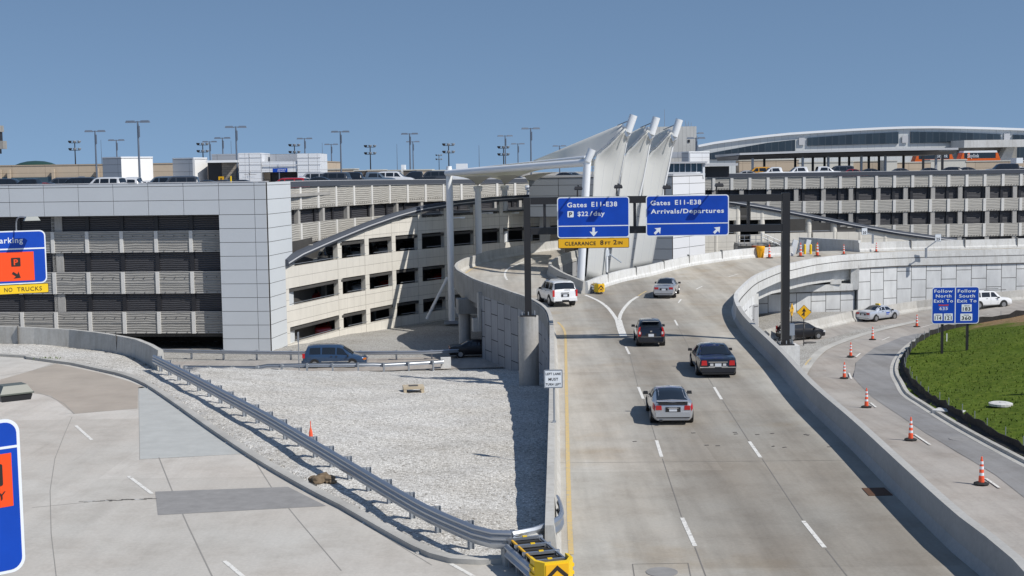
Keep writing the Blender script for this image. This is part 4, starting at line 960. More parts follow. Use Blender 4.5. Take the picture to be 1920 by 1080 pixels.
st_ = thing('staircase', 'small metal staircase and railing by the cream garage door', 'staircase'); 
for i in range(6):
    c = Q(1432 + i * 5, 445 + i * 3.2, 158); mb = MB(); mb.box((c.x, c.y, c.z), (.4, 1.4, .06)); mb.obj('step', mt['conc'], st_)
mb = MB(); a_, b_ = Q(1428, 437, 157), Q(1463, 452, 157)
for dz in (0, .45): mb.tube(a_ - V3(0, 0, dz), b_ - V3(0, 0, dz), .03, .03, 6)
for t in (0, .33, .66, 1): c = a_.lerp(b_, t); mb.tube(c, c - V3(0, 0, 1.0), .03, .03, 6)
c, d = Q(1385, 441, 157), Q(1428, 441, 157); mb.tube(c, d, .03, .03, 6); mb.tube(c - V3(0, 0, .5), d - V3(0, 0, .5), .03, .03, 6)
for t in (0, .25, .5, .75, 1): e = c.lerp(d, t); mb.tube(e, e - V3(0, 0, 1.05), .03, .03, 6)
mb.obj('railing', mt['steel'], st_)
mb = MB(); c, d = Q(1385, 459, 157.5), Q(1485, 459, 157.5); mb.box(((c.x + d.x) / 2, 159, c.z), (d.x - c.x, 3.5, .25)); mb.box(((c.x + d.x) / 2, 159.6, c.z - 1.2), (d.x - c.x, 3, 2.1)); mb.obj('landing', mt['concd'], st_)

# --- stair tower behind the sails
tw = thing('stair_tower', 'panelled stair tower behind the sails with a glazed lobby on its roof', 'tower')
T0 = V3(18.5, 153); TL = V3(2.5 - .3, 158); TR = V3(23.3, 160.5)
def plates(mb, a, b, z0, z1, nu, zs, off=.06, g=.025):
    d = (b - a); L = d.length; d /= L; n = V3(d.y, -d.x)
    for i in range(nu):
        for c, e in zip(zs, zs[1:]):
            p = a + d * (L * i / nu + g) + n * off; q = a + d * (L * (i + 1) / nu - g) + n * off
            mb.quad((p.x, p.y, c + g), (q.x, q.y, c + g), (q.x, q.y, e - g), (p.x, p.y, e - g))
zs = [5.0, 6.2, 7.45, 8.7, 9.55]; zs2 = [-1.5, 0, 1.25, 2.5, 3.75, 5.0, 6.2, 7.45, 8.7, 9.55]
mid = TL.lerp(T0, .42)
mb = MB(); wall_seg(mb, TL, mid, 4.95, 9.6, 9.6, .5); wall_seg(mb, mid, T0, -2, 9.6, 9.6, .5); wall_seg(mb, T0, TR, -2, 9.6, 9.6, .5); mb.prism([TL, T0, TR, TL + V3(4, 8)], 9.3, 9.45); mb.obj('core', mt['joint'], tw)
mb = MB(); plates(mb, TL, mid, 0, 0, 2, zs); plates(mb, mid, T0, 0, 0, 3, zs2); mb.obj('shaded_cladding', worn('shaded_panel', (0.30, 0.33, 0.375), .03, .3, .4, .1), tw)  # shade of the tower front put into a darker panel colour
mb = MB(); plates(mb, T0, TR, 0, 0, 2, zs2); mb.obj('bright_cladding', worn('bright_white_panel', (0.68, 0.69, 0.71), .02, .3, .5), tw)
mb = MB(); wall_seg(mb, TL, T0, 9.6, 9.85, 9.85, .7, off=.12); wall_seg(mb, T0, TR, 9.6, 9.85, 9.85, .7, off=.12); mb.obj('cap', mt['copl'], tw)
a_ = Q(1253, 327, 160); b_ = Q(1317, 325, 160)
mb = MB(); mb.box(((a_.x + b_.x) / 2, 162, 10.45), (b_.x - a_.x, 3.5, 1.15)); mb.obj('lobby_glass', mt['glassb'], tw)
mb = MB()
for i in range(7): mb.box((a_.x + (b_.x - a_.x) * i / 6, 160.1, 10.45), (.09, .12, 1.2))
mb.box(((a_.x + b_.x) / 2, 160.1, 9.93), (b_.x - a_.x + .3, .3, .18)); mb.obj('lobby_frame', mt['white'], tw)
c = Q(1383, 318, 160); mb = MB(); mb.box(((a_.x + b_.x) / 2, 162, 11.15), (b_.x - a_.x + .9, 5, .22), 0, 0, (1.05, 1)); mb.box(((b_.x + c.x) / 2, 162, 10.85), (c.x - b_.x, 4.6, .28)); mb.obj('canopy_roof', mt['copl'], tw)
mb = MB(); mb.box(((b_.x + c.x) / 2 - .2, 163, 10.0), (c.x - b_.x - 1.2, 3.4, 1.3)); mb.obj('dark_lobby', mt['blk'], tw)
mb = MB(); mb.box((b_.x + .15, 159.9, 10.2), (.25, .25, 1.7)); mb.obj('post', mt['white'], tw)
for px, z0 in ((1273, 0), (1298, 0)):
    pass
# dark recess and control cabin where the ramp enters
mb = MB(); a_, b_ = V3(3, 171), V3(24, 171); wall_seg(mb, a_, b_, -2, 9.2, 9.2, .4); tag(mb.obj('garage_back_wall', mt['dark']), 'dark recess behind the stair tower where the ramp enters the garage', 'wall')
c = Q(1012, 441, 160); e = Q(1031, 441, 160); mb = MB(); zt = Q(1010, 383, 160).z; zb = Q(1010, 457, 160).z
mb.box(((c.x + e.x) / 2, 161, (zt + zb) / 2), (e.x - c.x, 2, zt - zb)); tag(mb.obj('cabin', mt['pilg']), 'plain grey cabin beside the ramp where it enters the garage', 'cabin')
# ================================================================ tensile canopy and sails
mt['steeln0'] = pm('fabric_seam', (.60, .61, .62), .7)
cn = thing('tensile_canopy', 'white tensile fabric canopy on steel columns over the garage ramp, with three tall sail peaks', 'canopy')
BL = Q(842, 326, 144); BR = Q(1102, 303, 122); BL.z += .0
mb = MB(); mb.tube(Q(838, 324.5, 144), Q(1103, 304.5, 122), .34, .34, 20); mb.obj('edge_beam', mt['white'], cn, smooth=True)
mb = MB(); mb.tube(Q(846, 321, 146), Q(1098, 294.5, 125), .14, .14, 12); mb.obj('upper_beam', mt['white'], cn, smooth=True)
cols = [(842, 603, 144, 316, -5.9, .36), (896, 560, 152, 350, -3, .36), (946, 540, 160, 349, -3, .36), (992, 520, 168, 349, -2, .36)]
for px, yb, Y, yt, zb, r in cols:
    t = Q(px, yt, Y); mb = MB(); mb.tube((t.x, t.y, zb), (t.x, t.y, t.z - 3), r, r * 1.05, 18); mb.tube((t.x, t.y, t.z - 3), (t.x, t.y, t.z), r * 1.05, r * .9, 18)
    if px > 850: mb.tube((t.x, t.y, t.z - .5), (t.x, t.y, t.z - .15), r * 1.35, r * 1.35, 18); mb.tube((t.x, t.y, t.z - .15), (t.x, t.y, t.z + .1), r * 1.6, r * 1.2, 18)
    else: mb.tube((t.x, t.y, t.z - .1), (t.x, t.y, t.z + .25), r * .8, r * .8, 18)
    mb.obj('column', mt['white'], cn, smooth=True)
    mb = MB(); mb.box((t.x, t.y, zb + .1), (1.6, 1.6, .3)); mb.obj('base_plate', mt['steeld'], cn)
    for k in (0,):
        a = Q(px + 3, 409 if px < 850 else 400, Y); mb = MB(); mb.tube(a, a + V3(1.1, -.3, .05), .06, .06, 8); mb.box((a.x + 1.3, a.y - .35, a.z + .05), (.5, .3, .16)); mb.obj('floodlight', mt['white'], cn)
a = Q(842, 500, 144); mb = MB(); mb.tube(Q(839, 520, 144), Q(800, 598, 144), .17, .17, 12); mb.obj('strut', mt['white'], cn, smooth=True)
mb = MB(); mb.tube(Q(846, 560, 144.5), Q(856, 592, 146), .14, .14, 12); mb.obj('strut', mt['white'], cn, smooth=True)
mb = MB(); mb.tube(Q(1101, 308, 122), V3(Q(1088, 520, 122).x, 122, 0), .36, .36, 20); mb.obj('column', mt['white'], cn, smooth=True)
mb = MB(); mb.tube(Q(1101, 303, 122), Q(1110.5, 280, 122), .33, .36, 18); mb.obj('mast_head', mt['white'], cn, smooth=True)
def surf(grid, name, m, parent, th=.03, sm=True):
    """fabric surface through a grid of points, given thickness"""
    mb = MB(); n, k = len(grid), len(grid[0])
    vs = [p for r in grid for p in r]
    mb.add(vs, [(i * k + j, i * k + j + 1, (i + 1) * k + j + 1, (i + 1) * k + j) for i in range(n - 1) for j in range(k - 1)])
    o = mb.obj(name, m, parent, smooth=sm); md = o.modifiers.new('thickness', 'SOLIDIFY'); md.thickness = th; return o
def bez(a, b, c, t): return a * (1 - t) ** 2 + b * (2 * t * (1 - t)) + c * t * t
def qs(l, n):  # resample polyline of vectors to n points
    L = [0]
    for p, q in zip(l, l[1:]): L.append(L[-1] + (q - p).length)
    out = []
    for i in range(n):
        s = L[-1] * i / (n - 1)
        for j in range(len(l) - 1):
            if L[j + 1] >= s - 1e-9: t = (s - L[j]) / max(1e-9, L[j + 1] - L[j]); out.append(l[j].lerp(l[j + 1], t)); break
    return out
# flat roof fabric: from edge beam back to a rear line, dipping in valleys to the inner columns
frontL, frontR = Q(842, 322, 145), Q(1108, 297, 124)
rearL, rearR = Q(862, 328, 166), Q(1150, 308, 150)
rows = []
NU, NV = 40, 14
tips = [Q(896, 346, 152), Q(946, 345, 160), Q(992, 345, 168)]
for j in range(NV + 1):
    v = j / NV; r = []
    for i in range(NU + 1):
        u = i / NU; p = frontL.lerp(frontR, u).lerp(rearL.lerp(rearR, u), v); p = p + V3(0, 0, .55 * math.sin(math.pi * u) * (1 - v) * .4)
        for c in tips:
            d = math.hypot((p.x - c.x) * 1.0, (p.y - c.y) * .55); h = max(0, 1 - d / 5.2); p.z += (c.z + .3 - p.z) * h ** 1.6 * .95
        r.append(p)
    rows.append(r)
surf(rows, 'roof_fabric', mt['fabric'], cn)
# three hanging fabric valleys between the inner columns (seen below the beam)
for k, (pa, pb, pc, Y) in enumerate([((862, 331), (934, 331), (896, 348), 152), ((930, 331), (984, 330), (945.5, 347.5), 158), ((979, 331), (1044, 324), (992, 346.5), 162)]):
    A, B, Cc = Q(*pa, Y - 10), Q(*pb, Y - 15), Q(*pc, Y); A2, B2 = A + V3(-1, 9, .2), B + V3(2, 12, .2)
    g_ = []
    for i in range(9):
        t = i / 8; top = bez(A, A.lerp(B, .5) + V3(0, 0, .25), B, t); g_.append([top.lerp(Cc, (s / 6)) + V3(0, 0, .35 * math.sin(math.pi * s / 6) * (1 if i in (0, 8) else .4)) for s in range(7)])
    surf(g_, 'valley_fabric', mt['fabric'], cn)
# sails
def zc(p, d): return p + V3(0, d, 0)
sails = [  # mast top, mast foot, tip of fabric, front-left edge px list (tip->ground), front-right edge px list, roof edge start
    dict(Y=126, mt=(1188, 216), mb_=(1136, 505), tip=(1173, 240), L=[(1173, 241), (1160, 254), (1145, 270), (1128, 284), (1118, 291), (1114.5, 300), (1113, 330), (1112, 360), (1107, 420), (1099, 520)], Rr=[(1177, 245), (1175, 260), (1168, 300), (1160, 340), (1153, 368), (1145, 430), (1134, 528)], roof=[(1166, 232), (1120, 251), (1060, 276), (1000, 301)], base=[(1012, 299), (1040, 297), (1075, 294), (1100, 293)]),
    dict(Y=131, mt=(1231, 220), mb_=(1184, 500), tip=(1217, 244), L=[(1217, 244), (1205, 256), (1190, 272), (1176, 284), (1171, 290), (1166, 320), (1161, 366), (1152, 430), (1141, 515)], Rr=[(1220, 249), (1218, 262), (1212, 300), (1204, 340), (1197, 366), (1190, 430), (1180, 510)], roof=[(1209, 236), (1195, 243), (1180, 249), (1172, 252)], base=[(1170, 290), (1174, 280), (1177, 265), (1178, 252)]),
    dict(Y=136, mt=(1274, 224), mb_=(1228, 490), tip=(1260, 248), L=[(1260, 248), (1248, 259), (1234, 275), (1220, 286), (1214, 292), (1208, 325), (1204, 366), (1196, 430), (1185, 505)], Rr=[(1263, 252), (1261, 265), (1254, 305), (1247, 335), (1241, 366), (1234, 430), (1222, 498)], roof=[(1252, 240), (1240, 246), (1228, 250), (1220, 253)], base=[(1214, 292), (1217, 282), (1219, 268), (1221, 254)])]
for k, s in enumerate(sails):
    Y = s['Y']; top = Q(*s['mt'], Y); foot = Q(*s['mb_'], Y - 2); 
    a = Q(s['tip'][0] + 4, s['tip'][1] + 8, Y); mb = MB(); d = (top - a)
    a2 = Q(s['tip'][0] - 2, s['tip'][1] + 24, Y + 2.2); foot = Q(s['mb_'][0] - 12, s['mb_'][1], Y + 5); mb.tube(top, a, .38, .36, 20); mb.tube(a, a2, .36, .30, 16); mb.tube(a2, foot, .30, .26, 16); mb.obj('mast', mt['white'], cn, smooth=True)
    Lp = qs([Q(x, y, Y - 1.2 - 1.2 * min(1, (y - 240) / 260)) for x, y in s['L']], 22)
    Rp = qs([Q(x, y, Y + .5 + 1.5 * min(1, (y - 240) / 260)) for x, y in s['Rr']], 22)
    g_ = []
    for p, q in zip(Lp, Rp): g_.append([p.lerp(q, t / 8) + V3(0, .12 * math.sin(math.pi * t / 8), 0) for t in range(9)])
    surf(g_, 'sail_fabric', mt['fabric'], cn)
    for t in (3, 6):
        mb = MB()
        for u, v in zip(g_, g_[1:]): mb.tube(u[t] + V3(0, -.03, 0), v[t] + V3(0, -.03, 0), .022, .022, 5)
        mb.obj('seam', mt['steeln0'], cn)
    # roof-side sheet from the peak down to the lower canopy
    up_ = qs([Q(x, y, Y + 1 + 10 * i / 3) for i, (x, y) in enumerate(s['roof'])], 16)
    if k == 0: lo_ = qs([Q(1172, 242, Y - 1.1), Q(1150, 265, Y - 1.15), Q(1128, 284, Y - 1.2), Q(1113, 297, Y - 1), Q(1085, 302, Y + 2), Q(1045, 305, Y + 8), Q(1006, 308, Y + 12)], 16)
    else: lo_ = qs([Q(s['L'][0][0] - 1, s['L'][0][1], Y - 1.1), Q(s['L'][2][0], s['L'][2][1] - 1, Y - 1.15), Q(s['L'][4][0], s['L'][4][1], Y), Q(s['L'][5][0], s['L'][5][1], Y + 4)], 16)
    if k: up_ = qs([Q(s['roof'][0][0], s['roof'][0][1], Y + 1), Q(s['roof'][1][0], s['roof'][1][1], Y + 3), Q(s['roof'][3][0], s['roof'][3][1] + 2, Y + 8), Q(s['roof'][3][0] - 8, s['L'][5][1], Y + 9)], 16)
    g_ = []
    for i, (p, q) in enumerate(zip(up_, lo_)): g_.append([p.lerp(q, t / 8) + V3(0, 0, -.25 * math.sin(math.pi * t / 8) * min(1, i / 4)) for t in range(9)])
    surf(g_, 'peak_fabric', mt['fabric'], cn)
    mb = MB(); mb.tube(Q(s['mt'][0] - 8, s['mt'][1] + 10, Y), Q(s['roof'][0][0] - 8, s['roof'][0][1] + 3, Y + 1), .05, .05, 6)
    prev = None
    for t in range(8): 
        c = Lp[t]; mb.box((c.x - .1, c.y - .1, c.z + .1), (.16, .12, .16))
    for u, v in zip(Lp[:8], Lp[1:9]): mb.tube(u + V3(-.12, -.1, .12), v + V3(-.12, -.1, .12), .045, .045, 6)
    for u, v in zip(Rp, Rp[1:]): mb.tube(u, v, .05, .05, 6)
    mb.obj('edge_cable', mt['steeld'], cn)
    mb = MB(); mb.beam(Q(s['tip'][0] - 6, s['tip'][1] - 6, Y - .8), Q(s['tip'][0] + 3, s['tip'][1] + 16, Y - .8), .12, .22); mb.obj('fixing_plate', mt['steel'], cn)
for px in (1199, 1205, 1152):
    pass
mb = MB(); mb.tube(Q(1241, 250, 137), Q(1222, 262, 137), .04, .04, 6); mb.obj('stay_cable', mt['steeld'], cn)
# small no-parking style sign post among the sails
sp = thing('sign_post', 'thin post with a small plate between the first two sails', 'sign post'); c = Q(1138, 500, 127)
mb = MB(); mb.tube((c.x, c.y, 0), (c.x, c.y, 3.6), .12, .12, 10); mb.obj('post', mt['white'], sp); mb = MB(); mb.tube((c.x, c.y, 2.6), (c.x + 1.4, c.y + .3, 1.6), .06, .06, 8); mb.obj('brace', mt['steel'], sp)
mb = MB(); t = Q(1139, 474, 127); mb.box((t.x, t.y - .1, t.z), (.32, .04, .6)); mb.obj('plate', mt['swhite'], sp)

# ================================================================ terminal and things on the roof
tm = thing('terminal_building', 'long pale terminal with gently arched roof and dark ribbon windows behind the train', 'terminal')
YT = 300
def qp(l, Y): return [Q(x, y, Y) for x, y in l]
topl = [(1309, 273), (1340, 267), (1397, 259), (1440, 254), (1480, 250), (1540, 246), (1600, 242.5), (1650, 240), (1697, 238.3), (1750, 237.8), (1800, 238.5), (1860, 240), (1920, 242), (2000, 247)]
A = qp(topl, YT); mb = MB()
for p, q in zip(A, A[1:]):
    mb.quad((p.x, YT, 6), (q.x, YT, 6), q, p); mb.quad(p, q, q + V3(0, 60, -1), p + V3(0, 60, -1))
p, q = A[0], A[-1]; mb.quad((p.x, YT, 6), p, p + V3(0, 60, -1), (p.x, YT + 60, 6)); mb.obj('wall', paneled('terminal_panels', (0.60, 0.62, 0.62), 1.6, 30, .03, (.42, .44, .44), 0, False, .02, .5, .2, .1), tm)
mb = MB(); mb.sweep([v + V3(0, -.3, 0) for v in A], [(.3, .15), (-.6, .15), (-.6, -.35), (.3, -.35)]); mb.obj('roof_edge', mt['white'], tm)
for w_ in ([(1331, 287), (1397, 275), (1440, 267.5), (1491, 262), (1491, 283), (1386, 299), (1331, 299)], [(1514.5, 258.5), (1600, 252), (1684.7, 247.5), (1684.7, 269), (1514.5, 273.5)], [(1708, 247), (1790, 248), (1876.5, 251.5), (1876.5, 265.5), (1708, 268.5)], [(1900, 252.5), (1990, 257), (1990, 300), (1900, 300)]):
    pts = qp(w_, YT - .4); mb = MB(); mb.poly(pts); xs_ = [p.x for p in pts]; 
    for p, q in zip(pts, pts[1:] + pts[:1]): mb.quad(p, q, q + V3(0, .5, 0), p + V3(0, .5, 0))
    wo = mb.obj('window', paneled('ribbon_glass', (0.022, 0.032, 0.042), 1.5, 30, .05, (.07, .08, .09), 0, False, .3, .15, 0, .1, .7) if 'rg' not in mt else mt['rg'], tm); mt['rg'] = wo.data.materials[0]
mb = MB(); p, q = Q(1795, 269, YT - 5), Q(1911, 265, YT - 5); r_ = Q(1911, 274, YT - 5); mb.box(((p.x + q.x) / 2, YT - 5, (p.z + r_.z) / 2 + .2), (q.x - p.x, 9, 1.6)); mb.obj('platform_roof', mt['concl'], tm)
mb = MB(); p, q = Q(1800, 290, YT - 2), Q(1905, 288, YT - 2); mb.box(((p.x + q.x) / 2, YT - 1.5, p.z + .2), (q.x - p.x, 2, 3.4)); mb.obj('platform_shade', mt['concd'], tm)
p = Q(1893, 290, YT - 6); mb = MB(); mb.extr([(-2.4, -1.6), (0, -1.6), (0, 1.9), (1.0, 1.9), (-1.2, 1.9)][:1] + [(0.2, -1.6), (1.2, 2.0), (-.4, 2.0)], 3); o = mb.obj('support', mt['concl'], tm); o.location = p
for px in (1503.5, 1697, 1888):
    p = Q(px, 265 if px < 1600 else (261 if px < 1800 else 257), YT - .3); mb = MB(); mb.box((p.x, p.y, p.z), (1.3, .2, 1.6)); mb.obj('louvre', mt['copl'], tm)
# train canopy structure
tc = thing('roof_canopy', 'long thin-edged canopy on dark columns on the garage roof in front of the terminal', 'canopy')
YC = 215; a, b = Q(1387, 285, YC), Q(1797, 277, YC)
mb = MB(); P1 = [Q(x, y, YC) for x, y in [(1387, 287), (1500, 283), (1620, 280), (1700, 278.5), (1797, 277)]]; P1 = [V3(p.x, YC, p.z) for p in P1]
mb.sweep(P1, [(0, .0), (-26, .0), (-26, -.45), (0, -.32)]); mb.obj('roof', mt['copl'], tc)
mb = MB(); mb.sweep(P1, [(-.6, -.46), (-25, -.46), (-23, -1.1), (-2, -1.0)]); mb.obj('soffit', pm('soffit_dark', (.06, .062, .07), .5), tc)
for i, px in enumerate((1411, 1433, 1491, 1505, 1524, 1546, 1553, 1574, 1592, 1615, 1629, 1648, 1660, 1694, 1731, 1755, 1767)):
    c = Q(px, 300, YC + 2 + (i * 7) % 20); zt_ = 12.1; mb = MB(); mb.box((c.x, c.y, 10.3), (.35, .35, 3.7)); mb.obj('column', mt['blk'] if i % 3 else mt['steeld'], tc)
# tan service buildings and walls on the roof, from pixel box: x0,y0,x1,y1 at depth Y
def block(name, label, cat, x0, y0, x1, y1, Y, m, dep=10, side=None, sm=None, cap=None, slant=0.0):
    a = Q(x0, y0, Y); b = Q(x1, y1, Y); zt_ = a.z; zb_ = 8.0
    t = thing(name, label, cat); mb = MB(); mb.box(((a.x + b.x) / 2, Y + dep / 2, (zt_ + zb_) / 2), (b.x - a.x, dep, zt_ - zb_)); mb.obj('wall', m, t)
    mb = MB(); mb.box(((a.x + b.x) / 2, Y + dep / 2, zt_ + .05), (b.x - a.x + .25, dep + .25, .18)); mb.obj('cap', cap or m, t); return t
tb = block('terminal_building', 'long low tan concourse with dark window strip at the left behind the parked cars', 'terminal', -60, 312, 603, 340, 262, mt['tan'], 30)
mb = MB()
for x0, x1 in ((-60, 14), (20, 97), (104, 176), (186, 199)):
    a, b = Q(x0, 333, 261.7), Q(x1, 345, 261.7); mb = MB(); mb.box(((a.x + b.x) / 2, 261.8, (a.z + b.z) / 2), (b.x - a.x, .4, a.z - b.z)); mb.obj('window', mt['glassb'], tb)
for x in (0, 17, 100, 183): a = Q(x, 326, 261.3); mb = MB(); mb.box((a.x, 261.3, 10.0), (.5, .6, 4)); mb.obj('pilaster', mt['tan'], tb)
def tower_box(name, label, cat, corner, Y, wl, wr, ytop, ml, mr, mx=None, seams=None, zb_=8.4, yaw=None):
    """box with a corner towards the camera at pixel column: wl px of its left face, wr px of its right face"""
    t = thing(name, label, cat); c = Q(corner, ytop, Y); zt_ = c.z
    a = V3((corner - wl - 960) / F * (Y + 2.5), Y + 2.5); b = V3((corner + wr - 960) / F * (Y + 4), Y + 4); c0 = V3(c.x, Y); d = a + (b - c0)
    mb = MB(); wall_seg(mb, a, c0, zb_, zt_, zt_, .2); mb.obj('left_wall', ml, t)
    mb = MB(); wall_seg(mb, c0, b, zb_, zt_, zt_, .2); mb.obj('right_wall', mr, t)
    mb = MB(); mb.prism([a, c0, b, d], zt_ - .15, zt_ - .02); mb.obj('roof', mt['copl'], t)
    mb = MB(); wall_seg(mb, a, c0, zt_, zt_ + .18, zt_ + .18, .3, off=.06); wall_seg(mb, c0, b, zt_, zt_ + .18, zt_ + .18, .3, off=.06); mb.obj('cap', mt['white'], t); return t
mg = mt['panelf']; mw = mt['panelw']  # on the white blocks, grey left walls put the shade into the colour
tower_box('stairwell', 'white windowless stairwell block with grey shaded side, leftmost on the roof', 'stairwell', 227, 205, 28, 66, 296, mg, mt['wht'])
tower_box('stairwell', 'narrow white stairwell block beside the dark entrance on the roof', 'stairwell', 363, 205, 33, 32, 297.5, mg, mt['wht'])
ent = thing('elevator_lobby', 'dark doorway and brown brick wall of a roof lobby between two white blocks', 'lobby')
a, b = Q(388, 305, 206), Q(413, 305, 206); mb = MB(); mb.box(((a.x + b.x) / 2, 208, 10.2), (b.x - a.x, 3, a.z - 8.6 + 1)); mb.obj('doorway', mt['blk'], ent)
a, b = Q(414, 304, 206), Q(441, 304, 206); mb = MB(); mb.box(((a.x + b.x) / 2, 208, (a.z + 8.4) / 2), (b.x - a.x, 3, a.z - 8.4)); mb.obj('brick_wall', mt['cmu'], ent)
a, b = Q(386, 303, 205), Q(441, 303, 205); mb = MB(); mb.box(((a.x + b.x) / 2, 207.5, a.z), (b.x - a.x, 5, .35)); mb.obj('roof', mt['white'], ent)
a, b = Q(399, 289, 215), Q(447, 289, 215); mb = MB(); mb.box(((a.x + b.x) / 2, 216, a.z - 1.3), (b.x - a.x, 4, 2.6)); mb.obj('rear_block', mg, ent)
mt['steeln'] = pm('panel_seam', (.50, .51, .53), .6)
el = thing('elevator_lobby', 'white panelled elevator lobby with two raised ends and dark entrance, blue signs', 'lobby')
YE = 200
def front(x0, y0, x1, y1, Y, name, m, par, dep=3, zb_=None):
    a, b = Q(x0, y0, Y), Q(x1, y1, Y); z1, z0 = a.z, (b.z if zb_ is None else zb_); mb = MB(); mb.box(((a.x + b.x) / 2, Y + dep / 2, (z0 + z1) / 2), (b.x - a.x, dep, z1 - z0)); return mb.obj(name, m, par)
front(447, 287, 490, 345, YE, 'left_wing', mw, el, 8); front(557, 288, 601, 345, YE, 'right_wing', mw, el, 8); front(490, 303, 557, 322, YE + .2, 'lintel', mw, el, 3)
front(491, 322, 557, 345, YE + 3, 'entrance', mt['blk'], el, 2); front(492, 324, 507, 345, YE + 2.5, 'back_panel', mt['tan'], el, .3); front(506, 289, 558, 303, YE + 6, 'rear_block', mt['panelf'], el, 6)
for x0, y0, x1, y1 in ((447, 295.3, 490, 295.9), (447, 308.4, 490, 309), (447, 322, 490, 322.6), (468, 287, 468.6, 345), (557, 295.3, 601, 295.9), (557, 308.4, 601, 309), (557, 322, 601, 322.6), (579, 288, 579.6, 345), (490, 309, 557, 309.6), (524, 303, 524.5, 322), (490, 288, 490.7, 345)):
    front(x0, y0, x1, y1, YE - .05, 'seam', mt['steeln'], el, .1)
tower_box('control_tower', 'pale control tower shaft with grey crown at the left edge of the photo', 'control tower', -20, 420, 4, 5, 277, mt['concl'], mt['concl'], zb_=6)
ct = thing('tower_cab', 'grey stepped crown of the control tower at the far left edge', 'tower crown')
for x0, y0, x1, y1, m in ((-60, 236, 0, 247, mt['concd']), (-60, 247, -2, 266, mt['blk']), (-60, 265, 6, 279, mt['concd']), (-60, 280, -4, 288, mt['blk'])): front(x0, y0, x1, y1, 418, 'crown_tier', m, ct, 3.2)
rb = thing('control_building', 'tall pale ribbed building with antennas behind the third sail', 'building')
front(1215, 238, 1306, 310, 245, 'wall', paneled('ribbed_panel', (0.52, 0.52, 0.50), .7, 30, .03, (.36, .36, .35), 0, False, .03), rb, 20)
front(1289.5, 262, 1293.5, 267, 244.9, 'window', mt['blk'], rb, .3)
for px, y in ((1246, 205), (1285, 226), (1288, 232), (1291, 228), (1296, 229), (1264, 232)):
    a = Q(px, y, 246); mb = MB(); z0 = Q(px, 238.5, 246).z; mb.tube((a.x, a.y, z0), a, .05, .03, 6); mb.obj('antenna', mt['steeld'], rb)
tower_box('service_block', 'low white panelled blocks left of the arched terminal', 'service block', 1292, 225, 12, 40, 286, mg, mw)
front(1256, 285, 1290, 296, 230, 'upper_panel', mg, bpy.data.objects['service_block'], 3)
# low walls beyond the roof cars
low = [(603, 318, 664, 340, 250, 'tan', 'low tan and white wall section right of the white lobby'), (664, 320.5, 689, 340, 240, 'dk', 'dark brown service box, first right of the white lobby'), (689, 319.5, 718, 340, 239, 'tan', 'tan wall block with a small red sign'), (718, 320, 756, 340, 252, 'tanw', 'low white-topped wall between the tan and dark blocks'),
       (756, 319.5, 781, 340, 240, 'dk', 'dark service box behind the twin light poles'), (781, 319, 809, 340, 239, 'tan', 'tan square block behind the twin light poles'), (809, 320, 846, 340, 240, 'dk', 'dark brown box left of the canopy column')]
mt['dkb'] = worn('dark_brown_wall', (.11, .095, .085), .1); mt['tanw'] = worn('pale_wall', (.55, .54, .49), .05)
for x0, y0, x1, y1, Y, k, lab in low: block('service_block', lab, 'service block', x0, y0, x1, y1, Y, {'tan': mt['tan'], 'dk': mt['dkb'], 'tanw': mt['tanw']}[k], 8, cap=mt['tanw'])
for x0, y0, x1, y1, Y, k, lab in [(1386, 301, 1498, 330, 262, 'tan', 'tan wall below the left end of the roof canopy'), (1498, 305, 1600, 330, 262, 'tanw', 'pale wall behind the middle roof canopy columns'), (1600, 303, 1661, 322, 264, 'tan', 'brown wall panel under the roof canopy'),
      (1661, 302, 1682, 322, 258, 'tanw', 'pale square block under the roof canopy'), (1682, 305, 1745, 322, 262, 'tan', 'brown wall left of the orange train'), (1745, 300.5, 1812, 322, 262, 'tanw', 'pale wall below the orange train'), (1812, 303, 1990, 322, 262, 'tan', 'brown wall at the right below the terminal')]:
    block('service_block', lab, 'service block', x0, y0, x1, y1, Y, {'tan': mt['tan'], 'tanw': mt['tanw']}[k], 4, cap=mt['tanw'])
front(1906, 296, 1918, 306, 255, 'rooftop_unit', mt['swhite'], None, 3); tag(bpy.data.objects['rooftop_unit'], 'small grey rooftop unit at the far right below the terminal', 'rooftop unit')
for i, (x0, y0, x1) in enumerate([(752, 309, 759), (855, 307, 876)]):
    o = front(x0, y0, x1, 322, 245, 'rooftop_unit', mt['swhite'], None, 3); tag(o, ['small white rooftop unit left of the twin light poles', 'white rooftop unit beside the canopy column top'][i], 'rooftop unit')
# dome
mb = MB(); c = Q(67, 312, 300); mb.lathe([(4.9, 0), (4.4, .55), (3.3, 1.0), (1.8, 1.35), (.1, 1.45)], (c.x, c.y, c.z - .2), 24); tag(mb.obj('dome', pm('dark_green_dome', (.02, .055, .04), .4), smooth=True), 'low dark green dome above the tan concourse', 'dome')
